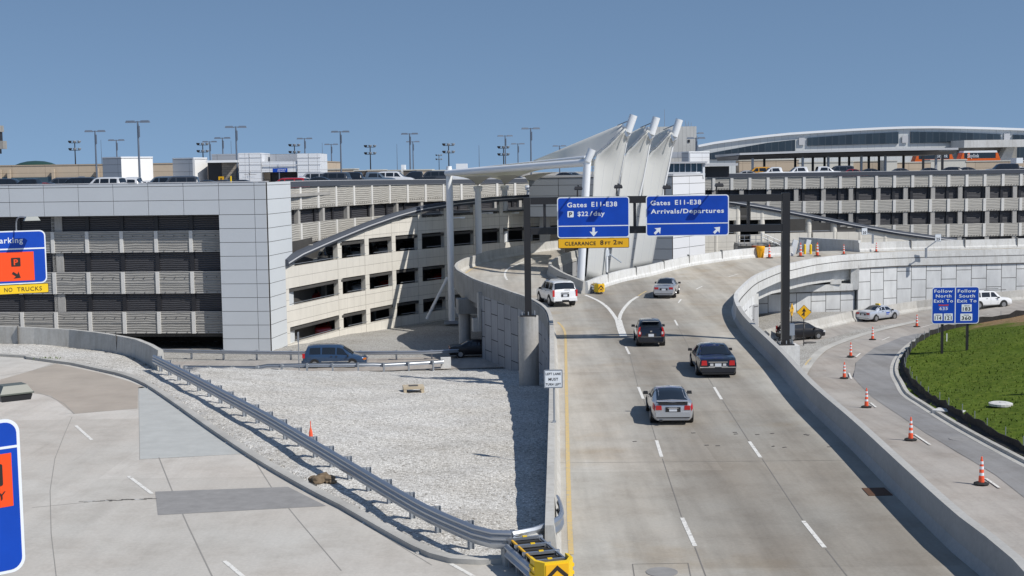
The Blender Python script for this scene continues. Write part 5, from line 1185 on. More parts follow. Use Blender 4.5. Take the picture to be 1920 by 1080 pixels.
# light poles (double arm): px, top y ; heights constant above deck so depth follows
def hz_y(px): return 318 - .014 * (px - 960)
rp = []
pl = thing('light_pole', 'x', 'light pole', (0, 0, 0)); H_ = 9.3
mb = MB(); mb.tube((0, 0, 0), (0, 0, H_), .17, .11, 10); mb.obj('pole', mt['pole'], pl, smooth=True)
mb = MB(); mb.tube((-.9, 0, H_ - .1), (.9, 0, H_ - .1), .06, .06, 8); mb.obj('arm', mt['pole'], pl)
for sgn in (-1, 1):
    mb = MB(); mb.box((sgn * 1.0, 0, H_ - .07), (1.3, .6, .30), 0, 0, (.8, .7)); mb.obj('lamp_head', mt['pole'], pl)
mb = MB(); mb.box((.16, -.06, H_ - 1.4), (.18, .2, 1.5)); mb.obj('bracket', mt['pole'], pl)
plist = [(178, 245), (218, 262), (258, 227), (393, 265), (417, 258), (442, 237), (571, 259), (621, 270), (638, 246), (768, 250), (774, 265), (947, 254), (971, 269), (995, 240), (1049, 273), (1305, 249), (1367, 267), (1468, 251), (1568, 263), (1654, 248), (1808, 247)]
names = {178: 'tall double-headed light pole left of the first white stairwell block', 218: 'shorter double-headed light pole before the left stairwell block', 258: 'tallest double-headed light pole, before the left white stairwell', 393: 'double-headed light pole before the dark roof doorway', 417: 'double-headed light pole before the brown brick wall',
         442: 'tall double-headed light pole at the left edge of the white lobby', 571: 'double-headed light pole before the right wing of the white lobby', 621: 'small distant double-headed light pole just right of the white lobby', 638: 'double-headed light pole right of the white lobby, the taller of a pair', 768: 'taller of the twin double-headed poles left of the fabric canopy',
         774: 'shorter of the twin double-headed poles left of the fabric canopy', 947: 'double-headed light pole above the middle of the canopy beam', 971: 'short distant double-headed pole above the canopy beam', 995: 'tall double-headed light pole left of the sails', 1049: 'small distant double-headed pole behind the first sail edge',
         1305: 'double-headed light pole at the corner of the ribbed building', 1367: 'light pole before the left end of the arched terminal', 1468: 'light pole before the first ribbon window of the terminal', 1568: 'short light pole rising above the roof canopy', 1654: 'light pole before the second ribbon window', 1808: 'light pole before the orange train, rightmost of all'}
for i, (px, y) in enumerate(plist):
    Y = (H_ + 8.6 - CZ) * F / (hz_y(px) - y); Y = min(Y, 320); o = pl if i == 0 else dup(pl, (0, 0, 0)); c = Q(px, y, Y)
    o.location = (c.x, Y, c.z - H_); o.rotation_euler.z = random.uniform(-.12, .12); o['label'] = names[px]; o['group'] = 'double-headed light poles on the garage roof'
o = dup(pl, (0, 0, 0)); c = Q(1305, 258, 240); o.location = (c.x, 240, c.z - H_); o['label'] = 'lower double-headed light pole just behind the one at the ribbed building'; o['group'] = 'double-headed light poles on the garage roof'
# clustered floodlight masts
fl = thing('floodlight_mast', 'x', 'floodlight mast'); Hf = 12.0
mb = MB(); mb.tube((0, 0, 0), (0, 0, Hf), .2, .12, 10); mb.obj('pole', mt['blk'], fl)
for zz_ in (Hf, Hf - 1.8):
    mb = MB(); mb.tube((-1.3, 0, zz_), (1.3, 0, zz_), .07, .07, 6); mb.obj('crossbar', mt['blk'], fl)
    for k in range(3):
        mb = MB(); x = -1.15 + 1.15 * k; mb.lathe([(.12, -.3), (.36, -.1), (.46, .25), (.42, .3)], (x, -.1, zz_ + .25), 10); mb.obj('floodlight', mt['steeld'] if k else mt['blk'], fl)
fls = [(140, 268, 330, 'floodlight mast over the tan concourse at left'), (380, 272, 340, 'floodlight mast behind the narrow stairwell block'), (552, 274, 350, 'floodlight mast over the middle of the white lobby'), (694, 276, 340, 'floodlight mast over the first dark service box'), (841, 273, 330, 'floodlight mast directly above the canopy corner column'), (944, 278, 340, 'floodlight mast beside the pole above the canopy beam'), (823, 292, 600, 'tiny distant floodlight mast left of the canopy corner')]
for i, (px, y, Y, lab) in enumerate(fls):
    o = fl if i == 0 else dup(fl, (0, 0, 0)); c = Q(px, y, Y); o.location = (c.x, Y, c.z - Hf); o['label'] = lab; o['group'] = 'floodlight masts beyond the garages'
mb = None
for i, (px, y) in enumerate([(189, 262), (433, 264), (604, 268), (744, 270), (898, 272)]):
    a = Q(px, y, 300); mb = MB(); mb.tube((a.x, a.y, 9), a, .09, .04, 6); tag(mb.obj('antenna_mast', mt['pole']), 'thin bare antenna mast, number %s from the left'.replace('number %s', ['first', 'second', 'third', 'fourth', 'fifth'][i]), 'antenna mast', 'thin masts against the sky')
# orange people-mover train
def train(x0, x1, y0, y1, Y, lab, txt, tpx):
    t = thing('train_car', lab, 'train'); a, b = Q(x0, y1, Y), Q(x1, y1, Y); top = Q(x0, y0, Y).z; z0 = a.z; L = b.x - a.x; h = top - z0; cx = (a.x + b.x) / 2
    k = lambda u, v: (u * L - L / 2, v * h)
    mb = MB(); mb.extr([k(0, 0), k(1, 0), k(.985, .22), k(.93, .22), k(.07, .22), k(.02, .2)], 2.8); o = mb.obj('skirt', mt['sor2'], t); o.location = (cx, Y, z0)
    mb = MB(); mb.extr([k(.02, .2), k(.1, .2), k(.1, .78), k(.065, .78)], 2.8); mb.extr([k(.88, .2), k(.985, .2), k(.93, .78), k(.88, .78)], 2.8); mb.extr([k(.18, .2), k(.24, .2), k(.24, .8), k(.19, .8)], 2.8); o = mb.obj('end_panel', mt['sor2'], t); o.location = (cx, Y - .02, z0)
    mb = MB(); mb.extr([k(.05, .22), k(.95, .22), k(.92, .8), k(.08, .8)], 2.6); o = mb.obj('window_band', mt['glassd'], t); o.location = (cx, Y + .05, z0)
    mb = MB(); mb.extr([k(.08, .8), k(.92, .8), k(.9, 1), k(.1, 1)], 2.8); o = mb.obj('roof', mt['white'], t); o.location = (cx, Y, z0)
    return t
mt['sor2'] = pm('train_orange', (.72, .13, .015), .4)
t1 = train(1715, 1789, 284.5, 303, 272, 'orange and black train car with white roof half hidden by the canopy', 'Skylink', 1775)
t2 = train(1800, 1876, 283, 301.5, 272, 'orange and black train car with white roof at right before the terminal', 'Skylink', 1825)
# ================================================================ lettering and signs
def text_mesh(s, name, m, parent, x0, x1, z0, cap, y=-.012, bold=0.022, spacing=1.14, rz=0.0):
    cu = bpy.data.curves.new('t', 'FONT'); cu.body = s; cu.size = 1; cu.offset = bold; cu.space_character = spacing; cu.resolution_u = 3; cu.extrude = .002
    o = bpy.data.objects.new('t', cu); COL.objects.link(o); dg = bpy.context.evaluated_depsgraph_get(); me = bpy.data.meshes.new_from_object(o.evaluated_get(dg))
    bpy.data.objects.remove(o); bpy.data.curves.remove(cu)
    xs = [v.co.x for v in me.vertices]; a, b = min(xs), max(xs); capr = .70
    for v in me.vertices:
        x, z, e = v.co.x, v.co.y, v.co.z; v.co = (x0 + (x - a) / (b - a) * (x1 - x0), y - e, z0 + z / capr * cap)
    me.materials.clear(); me.materials.append(m); ob = bpy.data.objects.new(name, me); COL.objects.link(ob); ob.parent = parent; return ob
def rrect(x0, z0, x1, z1, r, n=6):
    out = []
    for cx, cz, a0 in ((x1 - r, z1 - r, 0), (x0 + r, z1 - r, 90), (x0 + r, z0 + r, 180), (x1 - r, z0 + r, 270)):
        for i in range(n + 1): t = R(a0 + 90 * i / n); out.append((cx + r * math.cos(t), cz + r * math.sin(t)))
    return out
def plate(par, name, pts, y0, th, m):
    mb = MB(); mb.extr(pts, th); o = mb.obj(name, m, par)
    for v in o.data.vertices: v.co.y += y0
    return o
def bsign(t, x0, z0, x1, z1, r=.18, bw=.06, face=None, border=None, y=0):
    plate(t, 'backing', rrect(x0, z0, x1, z1, r), y, .05, border or mt['swhite']); plate(t, 'face', rrect(x0 + bw, z0 + bw, x1 - bw, z1 - bw, r - bw * .7), y - .006, .006, face or mt['sblue'])
def arrow(par, cx, cz, size, ang, m, y=-.014, nm='arrow'):
    pts = [(-.14, -.5), (.14, -.5), (.14, .0), (.46, -.06), (0, .5), (-.46, -.06), (-.14, .0)]; c, s = math.cos(R(ang)), math.sin(R(ang))
    plate(par, nm, [(cx + size * (x * c - z * s), cz + size * (x * s + z * c)) for x, z in pts], y, .006, m)
YG = 80.0; YS = 79.45
gt_ = thing('sign_gantry', 'black steel gantry with two posts spanning the main road', 'gantry')
def gz(px, py): return Q(px, py, YG)
pl_, pr_ = gz(990.5, 378), gz(1472, 369)
lb_, rb_ = gz(990.5, 592), gz(1472, 646)
mb = MB(); mb.box((lb_.x, YG, (lb_.z + pl_.z + .25) / 2), (.40, .42, pl_.z + .25 - lb_.z)); mb.obj('post', mt['bronze'], gt_)
mb = MB(); mb.box((rb_.x, YG, (rb_.z + pr_.z + .25) / 2), (.46, .42, pr_.z + .25 - rb_.z)); mb.obj('post', mt['bronze'], gt_)
zt_ = (pl_.z + pr_.z) / 2; zb2 = gz(1440, 427).z
for z in (zt_, zb2): mb = MB(); mb.box(((lb_.x + rb_.x) / 2, YG, z), (rb_.x - lb_.x - .43, .38, .42)); mb.obj('beam', mt['bronze'], gt_)
for px in (1021, 1190, 1403): mb = MB(); x = gz(px, 400).x; mb.box((x, YG, (zt_ + zb2) / 2), (.16, .2, zt_ - zb2 - .42)); mb.obj('strut', mt['bronze'], gt_)
for p in (lb_, rb_):
    mb = MB(); mb.box((p.x, YG, p.z + .04), (.95, .95, .08)); mb.obj('base_plate', mt['bronze'], gt_)
    for i, j in ((-1, -1), (1, -1), (-1, 1), (1, 1), (0, -1), (0, 1)):
        mb = MB(); mb.tube((p.x + i * .38, YG + j * .38, p.z + .05), (p.x + i * .38, YG + j * .38, p.z + .28), .035, .035, 8); mb.obj('anchor_bolt', mt['steeld'], gt_)
for px, y0, y1 in ((1083, 371, 348), (1157, 369, 345), (1247, 366, 346), (1344, 364, 342)):
    a = Q(px, y0, YS); h = Q(px, y1 + 4, YS - .9); l_ = thing('sign_light', {1083: 'black sign lamp above the left end of the parking rate sign', 1157: 'black sign lamp above the right end of the parking rate sign', 1247: 'black sign lamp above the left half of the arrivals sign', 1344: 'black sign lamp above the right end of the arrivals sign'}[px], 'sign light', group='black lamps over the gantry signs')
    mb = MB(); mb.tube(a - V3(0, -.2, .3), V3(a.x, YS + .1, h.z), .045, .045, 8); mb.tube(V3(a.x, YS + .1, h.z), V3(a.x, h.y, h.z), .045, .045, 8); mb.obj('arm', mt['lamp'], l_)
    mb = MB(); mb.box((a.x, h.y, h.z), (.52, .34, .16), 0, 0, (.75, .7)); mb.box((a.x, h.y, h.z - .11), (.46, .3, .06)); mb.obj('lamp_head', mt['lamp'], l_)
    mb = MB(); mb.lathe([(.05, 0), (.045, .08), (.01, .1)], (a.x, h.y, h.z + .08), 8); mb.obj('photocell', mt['lamp'], l_)
pd = thing('pedestal', 'tall round concrete pedestal under the left gantry post', 'pedestal'); mb = MB(); mb.tube((lb_.x, YG, -5), (lb_.x, YG, lb_.z - .01), .61, .61, 32); mb.obj('column', mt['colc'], pd, smooth=True)
pd = thing('pedestal', 'pale concrete pedestal under the right gantry post behind the barrier', 'pedestal'); mb = MB(); mb.box((rb_.x + .1, YG, rb_.z - 2.5), (1.3, 1.3, 5)); mb.obj('block', mt['concl'], pd)
mb = MB(); mb.box((rb_.x + .42, YG + .1, rb_.z + .9), (.3, .3, .7)); mb.tube((rb_.x + .42, YG + .1, rb_.z), (rb_.x + .42, YG + .1, rb_.z + .6), .04, .04, 8); mb.obj('meter_box', mt['steel'], pd)
# sign 1
c = Q(1112.5, 407.5, YS); s1 = thing('highway_sign', 'blue overhead sign reading Gates E11-E38, P $22/day with a down arrow', 'road sign', (c.x, YS, c.z))
bsign(s1, -2.15, -1.22, 2.15, 1.22)
U = 241.7; X1 = lambda x: (x - 638) / U; Z1 = lambda y: (595 - y) / U
text_mesh('Gates', 'lettering', mt['swhite'], s1, X1(262), X1(545), Z1(445), .275); text_mesh('E11-E38', 'lettering', mt['swhite'], s1, X1(612), X1(982), Z1(440), .275)
plate(s1, 'parking_symbol', rrect(X1(265), Z1(590), X1(355), Z1(502), .05), -.014, .006, mt['swhite']); text_mesh('P', 'lettering', mt['sblk'], s1, X1(290), X1(335), Z1(575), .24, y=-.02)
text_mesh('$22', 'lettering', mt['swhite'], s1, X1(412), X1(563), Z1(573), .26); text_mesh('/', 'lettering', mt['swhite'], s1, X1(582), X1(630), Z1(573), .26); text_mesh('day', 'lettering', mt['swhite'], s1, X1(640), X1(802), Z1(571), .26)
plate(s1, 'divider', [(-2.1, Z1(724)), (2.1, Z1(724)), (2.1, Z1(711)), (-2.1, Z1(711))], -.012, .006, mt['swhite']); arrow(s1, X1(640), Z1(806), .53, 180, mt['swhite'])
c = Q(1113, 455.8, YS); s2 = thing('clearance_sign', 'yellow sign reading CLEARANCE 8FT 2IN below the parking rate sign', 'road sign', (c.x, YS, c.z))
bsign(s2, -2.12, -.30, 2.12, .30, .06, .03, mt['syel'], mt['sblk']); X1 = lambda x: (x - 640) / U
text_mesh('CLEARANCE', 'lettering', mt['sblk'], s2, X1(225), X1(672), -.115, .21); text_mesh('8', 'lettering', mt['sblk'], s2, X1(735), X1(783), -.10, .26); text_mesh('FT', 'lettering', mt['sblk'], s2, X1(805), X1(884), -.10, .18); text_mesh('2', 'lettering', mt['sblk'], s2, X1(924), X1(975), -.09, .26); text_mesh('IN', 'lettering', mt['sblk'], s2, X1(990), X1(1056), -.09, .19)
c = Q(1289, 404, YS); s3 = thing('highway_sign', 'blue overhead sign reading Gates E11-E38 Arrivals/Departures with two diagonal arrows', 'road sign', (c.x, YS, c.z))
bsign(s3, -2.47, -1.22, 2.47, 1.22); X1 = lambda x: (x - 688) / U; Z1 = lambda y: (572 - y) / U
text_mesh('Gates', 'lettering', mt['swhite'], s3, X1(157), X1(440), Z1(417), .27); text_mesh('E11-E38', 'lettering', mt['swhite'], s3, X1(508), X1(885), Z1(413), .27); text_mesh('Arrivals/Departures', 'lettering', mt['swhite'], s3, X1(160), X1(1212), Z1(538), .26)
plate(s3, 'divider', [(-2.42, Z1(693)), (2.42, Z1(693)), (2.42, Z1(680)), (-2.42, Z1(680))], -.012, .006, mt['swhite'])
for x in (258, 1113): arrow(s3, X1(x), Z1(786), .52, -45, mt['swhite'])
# follow sign
YF = 97; c = Q(1791.5, 572.5, YF); s4 = thing('guide_sign', 'blue ground sign reading Follow North Exit To and Follow South Exit To above route shields', 'road sign', (c.x, YF, c.z))
U4 = 190.0; X1 = lambda x: (x - 972) / U4; Z1 = lambda y: (313 - y) / U4
bsign(s4, -1.73, -1.36, 1.73, 1.36, .22, .05); plate(s4, 'divider', [(X1(962), -1.3), (X1(974), -1.3), (X1(974), 1.3), (X1(962), 1.3)], -.012, .006, mt['swhite'])
for t, a, b, z in (('Follow', 675, 930, 132), ('North', 697, 912, 200), ('Exit To', 670, 937, 270), ('Follow', 1000, 1255, 134), ('South', 1020, 1240, 204), ('Exit To', 995, 1262, 273)): text_mesh(t, 'lettering', mt['swhite'], s4, X1(a), X1(b), Z1(z), .225, bold=.015)
for t, a, b, y0, y1, u, v in (('114', 673, 792, 524, 425, 687, 777), ('121', 812, 935, 526, 425, 828, 920), ('183', 1058, 1197, 403, 300, 1075, 1180), ('360', 1042, 1208, 531, 430, 1062, 1190)):
    plate(s4, 'route_marker', rrect(X1(a), Z1(y0), X1(b), Z1(y1), .03), -.014, .006, mt['swhite']); text_mesh(t, 'lettering', mt['sblk'], s4, X1(u), X1(v), Z1(y0 - 14), .26, y=-.022); text_mesh('TEXAS', 'lettering', mt['sblk'], s4, X1((a + b) / 2 - 38), X1((a + b) / 2 + 38), Z1(y1 + 26), .055, y=-.022)
sh = [(740, 318), (736, 345), (745, 372), (770, 388), (806, 400), (842, 388), (868, 372), (877, 345), (872, 318)]
plate(s4, 'shield', [(X1(x), Z1(y)) for x, y in sh], -.014, .006, pm('shield_blue', (.03, .10, .5), .5)); plate(s4, 'shield_top', [(X1(x), Z1(y)) for x, y in [(740, 318), (872, 318), (876, 297), (806, 302), (736, 297)]], -.016, .006, pm('shield_red', (.45, .03, .03), .5))
text_mesh('635', 'lettering', mt['swhite'], s4, X1(748), X1(864), Z1(375), .22, y=-.022, bold=.01)
for px, py in ((1766, 654), (1813, 651)): p = Q(px, py, YF + .15); mb = MB(); mb.box((p.x - c.x, .15, (p.z - .4 - c.z + 1.2) / 2), (.17, .14, 1.2 - (p.z - .4 - c.z))); mb.obj('post', mt['blk'], s4)
# left lane must turn left
YL = 50; c = Q(1037.5, 710.5, YL); s5 = thing('lane_sign', 'white sign reading LEFT LANE MUST TURN LEFT on a post at the parapet', 'road sign', (c.x, YL, c.z))
bsign(s5, -.355, -.35, .355, .35, .04, .045, mt['swhite'], mt['steeld']); plate(s5, 'border', rrect(-.30, -.295, .30, .295, .03), -.008, .004, mt['swhite'])
for t, a, b, z, h in (('LEFT LANE', -.28, .285, .155, .088), ('MUST', -.18, .185, -.06, .105), ('TURN LEFT', -.285, .285, -.245, .088)): text_mesh(t, 'lettering', mt['sblk'], s5, a, b, z, h, y=-.014, bold=.01)
mb = MB(); mb.tube((0.02, .06, -2.05 - (c.z - 3.05)), (0.02, .06, .3), .035, .035, 10); mb.obj('post', mt['steeld'], s5); mb = MB(); mb.box((.02, .06, 1.03 - c.z), (.14, .14, .06)); mb.obj('foot', mt['steel'], s5)
# diamond merge signs
def diamond(px, py, bx, by, rz, lab, sc_=1.0):
    b = PS(bx, by, zlow); Y = b.y; c = Q(px, py, Y); t = thing('merge_sign', lab, 'road sign', (c.x, Y, c.z), rz)
    d = .61 * sc_; plate(t, 'backing', [(d, 0), (0, d), (-d, 0), (0, -d)], 0, .03, mt['sblk']); d -= .03; plate(t, 'face', [(d, 0), (0, d), (-d, 0), (0, -d)], -.006, .006, mt['syel'])
    plate(t, 'symbol', [(-.05, -.33), (.05, -.33), (.05, .06), (.17, .06), (0, .36), (-.17, .06), (-.05, .06), (-.05, -.02), (-.22, -.22), (-.15, -.28), (-.05, -.16)], -.014, .008, mt['sblk'])
    mb = MB(); mb.tube((0, .05, b.z - c.z), (0, .05, 0), .04, .04, 8); mb.obj('post', mt['blk'], t); return t
diamond(1507.5, 585.5, 1507, 649, 0, 'yellow diamond merge sign facing the camera beside the black hatchback')
diamond(1485, 581, 1485, 641, R(62), 'yellow diamond merge sign turned sideways next to the right gantry post')
# left signs
def side_gantry(o, rz, L, zs, m):
    for z in zs: mb = MB(); mb.box((-L / 2, .35, z), (L, .3, .3)); mb.obj('beam', m, o)
YP = 67; c = Q(84.5, 431, YP); rz = R(27)
s6 = thing('highway_sign', 'blue sign with orange panel reading Parking and P, cut by the left photo edge', 'road sign', (c.x, YP, c.z), rz); k6 = 1 / 224; v6 = 1 / 252
bsign(s6, -4.3, -2.66, 0, 0, .28, .06); plate(s6, 'divider', [(-4.24, -.94), (-.06, -.94), (-.06, -.87), (-4.24, -.87)], -.012, .006, mt['swhite'])
text_mesh('Parking', 'lettering', mt['swhite'], s6, -2.38, -1.08, -.60, .275, bold=.015)
plate(s6, 'orange_panel', [(-4.0, -2.50), (-.60, -2.50), (-.60, -1.06), (-4.0, -1.06)], -.012, .006, mt['sora'])
plate(s6, 'parking_symbol', rrect(-1.68, -1.78, -1.24, -1.34, .04), -.02, .006, mt['sblk']); text_mesh('P', 'lettering', mt['sora'], s6, -1.56, -1.36, -1.70, .28, y=-.03)
arrow(s6, -1.45, -2.22, .46, -125, mt['sblk'], y=-.02)
s7 = thing('plaque', 'yellow plaque reading NO TRUCKS under the left parking sign', 'road sign', (c.x, YP, c.z - 2.92), rz)
bsign(s7, -4.2, -.24, .05, .24, .06, .025, mt['syelb'], mt['sblk']); plate(s7, 'edge', rrect(-4.2, -.24, .05, .24, .06), .052, .004, mt['syelb'])
text_mesh('NO', 'lettering', mt['sblk'], s7, -2.06, -1.68, -.11, .21, bold=.005); text_mesh('TRUCKS', 'lettering', mt['sblk'], s7, -1.46, -.28, -.11, .21, bold=.005)
g6 = thing('sign_gantry', 'dark sign support behind the parking sign at the left edge', 'gantry', (c.x, YP, c.z), rz); side_gantry(g6, rz, 9.5, (-.5, -2.0), mt['bronze'])
mb = MB(); mb.box((-9.5, .35, (-c.z + .3) / 2), (.4, .4, c.z + .3)); mb.obj('post', mt['bronze'], g6)
l_ = thing('sign_light', 'grey lamp on a bent arm above the left parking sign', 'sign light', (c.x, YP, c.z), rz); mb = MB()
ar = cr([V3(-1.35, .1, -.2), V3(-1.35, -.05, .45), V3(-1.25, -.35, .68), V3(-1.0, -.9, .68)], .15)
for u, v in zip(ar, ar[1:]): mb.tube(u, v, .035, .035, 8)
mb.obj('arm', mt['steeld'], l_); mb = MB(); mb.box((-.75, -1.1, .62), (.75, .5, .2), 0, 0, (.7, .7)); mb.obj('lamp_head', pm('lamp_grey', (.25, .27, .26), .4), l_)
YN = 21; c = Q(35, 783, YN); rz = R(40)
s8 = thing('highway_sign', 'large near blue sign with orange panel and the letters LY, at the lower left corner', 'road sign', (c.x, YN, c.z), rz)
bsign(s8, -3.2, -2.48, 0, 0, .22, .05); plate(s8, 'divider', [(-3.1, -.47), (-.05, -.47), (-.05, -.43), (-3.1, -.43)], -.012, .006, mt['swhite'])
plate(s8, 'orange_panel', [(-3.0, -1.40), (-.15, -1.40), (-.15, -.545), (-3.0, -.545)], -.012, .006, mt['sora'])
plate(s8, 'parking_symbol', rrect(-.73, -1.05, -.30, -.70, .03), -.02, .006, mt['sblk']); text_mesh('P', 'lettering', mt['sora'], s8, -.60, -.43, -.98, .21, y=-.03)
text_mesh('ONLY', 'lettering', mt['sblk'], s8, -.86, -.27, -1.27, .13, y=-.03, bold=0)
g8 = thing('sign_gantry', 'dark sign support behind the large near sign at the lower left', 'gantry', (c.x, YN, c.z), rz); side_gantry(g8, rz, 6.5, (-.5, -1.8), mt['bronze'])
mb = MB(); mb.box((-6.6, .35, (-c.z + .3) / 2), (.4, .4, c.z + .3)); mb.obj('post', mt['bronze'], g8)
lc = Q(24, 738, 19.6); l_ = thing('sign_light', 'large dark olive sign lamp over the road at the left edge', 'sign light', tuple(lc), R(38))
mb = MB(); mb.box((0, 0, -.045), (.42, .32, .09), 0, 0, (1.1, 1.15)); mb.obj('reflector', mt['lamp'], l_); mb = MB(); mb.box((0, 0, .02), (.50, .40, .02)); mb.box((0, 0, .085), (.48, .38, .11), 0, 0, (.72, .72)); mb.obj('lamp_head', pm('olive_housing', (.12, .13, .11), .45), l_)
mb = MB(); mb.tube((-.1, 0, .02), (-1.6, .5, .02), .03, .03, 8); mb.tube((-1.6, .5, .02), (-1.6, 1.2, .0), .03, .03, 8); mb.tube((-1.6, 1.2, .0), (-1.6, 1.2, -.6), .03, .03, 8); mb.obj('arm', mt['lamp'], l_)
# small orange plate on the curved parapet, small speed signs
p = [q for q in LPt if 115 < q.y < 121][0]; c = Q(889, 538, p.y - .45); t = thing('delineator_sign', 'small orange hazard plate on the outside of the curved ramp parapet', 'road sign', tuple(c), R(-38)); plate(t, 'plate', [(-.42, -.38), (.42, -.38), (.42, .38), (-.42, .38)], -.05, .05, mt['syel'])
arrow(t, -.05, 0, .45, 90, mt['sblk'], y=-.07); plate(t, 'bar', [(.15, -.18), (.26, -.18), (.26, .18), (.15, .18)], -.07, .006, mt['sblk'])
for px, py, bx, by, lab in ((1759, 446, 1737, 478, 'small speed sign on a leaning arm bolted to the right parapet'), (1621, 434, 1637, 452, 'small sign on a leaning arm by the far barrier left of the lone cone')):
    Y = 131 if px > 1700 else 141; c = Q(px, py, Y); b = Q(bx, by - 12, Y); t = thing('speed_sign', lab, 'road sign', tuple(c)); plate(t, 'plate', rrect(-.28, -.34, .28, .34, .04), 0, .03, mt['swhite']); plate(t, 'rim', rrect(-.31, -.37, .31, .37, .05), .03, .02, mt['steeld'])
    text_mesh('25' if px > 1700 else '20', 'lettering', mt['sblk'], t, -.18, .18, -.24, .26)
    mb = MB(); mb.tube((0, .08, -.2), (b.x - c.x, .1, b.z - c.z), .05, .05, 8); mb.box((b.x - c.x, .1, b.z - c.z - .45), (.18, .2, 1.0)); mb.obj('arm', mt['steeld'], t)
p = PS(561, 697, lambda x, y: -5.0); t = thing('sign_post', 'thin grey post with an edge-on sign in front of the dark blue van', 'sign post', tuple(p)); mb = MB(); mb.tube((0, 0, -.1), (0, 0, 3.1), .04, .04, 8); mb.obj('post', mt['steeld'], t); mb = MB(); mb.box((0, 0, 2.75), (.05, .6, .75)); mb.obj('plate', mt['steeld'], t)

# ================================================================ crash cushions
def cushion(name, lab, c, rz, L=2.6, Wd=.95, H=.82, s=1.0):
    t = thing(name, lab, 'crash cushion', c, rz)   # local: nose towards -Y
    for sx in (-1, 1):
        for i in range(3):
            y0 = -L / 2 + .55 + i * (L - .55) / 3; y1 = y0 + (L - .55) / 3 + .08
            mb = MB(); mb.sweep([V3(sx * Wd / 2 * (1 + .03 * i), y0, H * .58), V3(sx * Wd / 2 * (1 + .03 * i + .03), y1, H * .58)], [(sx * a * 1.0 if 0 else sx * a, b * 1.25) for a, b in WB]); mb.obj('side_panel', mt['steel'], t)
    for i in range(3):
        y = -L / 2 + .95 + i * .75; mb = MB(); mb.box((0, y, H * .55), (Wd * .8, .5, H * .62)); mb.box((0, y, H * .55 + .27), (Wd * .72, .04, .04)); mb.obj('cartridge', mt['rub'], t)
    for i in range(4):
        y = -L / 2 + .6 + i * .72; mb = MB(); mb.box((0, y, H * .93), (Wd * 1.05, .09, .07)); mb.box((-Wd * .45, y, H * .45), (.07, .09, H * .9)); mb.box((Wd * .45, y, H * .45), (.07, .09, H * .9)); mb.obj('diaphragm', mt['steel'], t)
        mb = MB(); mb.box((0, y, H * .98), (.12, .06, .04)); mb.obj('clip', mt['syelb'], t)
    for sx in (-1, 1): mb = MB(); mb.beam((sx * Wd * .42, -L / 2 + .5, H * .93), (sx * Wd * .42, L / 2, H * .93), .05, .05); mb.obj('rail', mt['steel'] if sx > 0 else mt['syel'], t)
    # nose: U-shaped yellow shell
    o_ = [(-Wd / 2 - .04, -L / 2 + .62), (-Wd / 2 - .03, -L / 2 + .28), (-Wd * .34, -L / 2 + .02), (Wd * .34, -L / 2 + .02), (Wd / 2 + .03, -L / 2 + .28), (Wd / 2 + .04, -L / 2 + .62)]
    inn = [(x * .86, y + .09) for x, y in o_]; mb = MB()
    for (a, b), (ai, bi) in zip(zip(o_, o_[1:]), zip(inn, inn[1:])):
        for z0, z1 in ((.12, H + .06),):
            vs = [(a[0], a[1], z0), (b[0], b[1], z0), (b[0], b[1], z1), (a[0], a[1], z1), (ai[0], ai[1], z0), (bi[0], bi[1], z0), (bi[0], bi[1], z1), (ai[0], ai[1], z1)]; mb.add(vs, [(0, 1, 2, 3), (7, 6, 5, 4), (3, 2, 6, 7), (0, 4, 5, 1)])
    for sx in (-1, 1):
        for z in (.28, .48, .68): mb.box((sx * (Wd / 2 + .045), -L / 2 + .45, z * H / .82), (.05, .34, .08))
    mb.obj('nose', mt['syelb'], t)
    pt = plate(t, 'chevron_plate', [(-Wd * .31, .16), (Wd * .31, .16), (Wd * .31, H), (-Wd * .31, H)], -L / 2 - .0, .018, mt['syel'])
    for k in range(3):
        z = H - .02 - k * .27
        for sx in (-1, 1): plate(t, 'chevron', [(0, z), (0, z - .13), (sx * Wd * .30, z - .13 - .26), (sx * Wd * .30, z - .26)] if z - .39 > .14 else [(0, z), (0, z - .1), (sx * Wd * .16, z - .22), (sx * Wd * .16, z - .12)], -L / 2 - .006, .005, mt['sblk'])
    return t
a, b = P(986, 1008, .8), P(1046, 1061, .8); d = (b - a); rz = math.atan2(-d.x, d.y) + math.pi; c = (a + b) / 2
cushion('crash_cushion', 'near crash cushion with bright yellow chevron nose at the bottom edge', (c.x, c.y, 0), rz)
mb = MB(); c2 = a + V3(-.25, .45, 0); mb.box((c2.x + .1, c2.y - .1, .38), (1.0, .35, .76), rz); tag(mb.obj('concrete_block', mt['conc']), 'concrete backing block behind the near crash cushion', 'concrete block')
a, b = PS(1103, 545, zroad, .8), PS(1126, 551, zroad, .8); nb_ = PS(1127, 552, zroad); ab_ = PS(1096, 541, zroad); d = nb_ - ab_; L_ = max(2.4, min(d.length, 4)); rz = math.atan2(-d.x, d.y) + math.pi; c = nb_ - d.normalized() * (L_ / 2)
cushion('crash_cushion', 'far crash cushion with yellow chevron nose at the fork behind the white vehicle', (c.x, c.y, c.z), rz, L_, .72, .74)

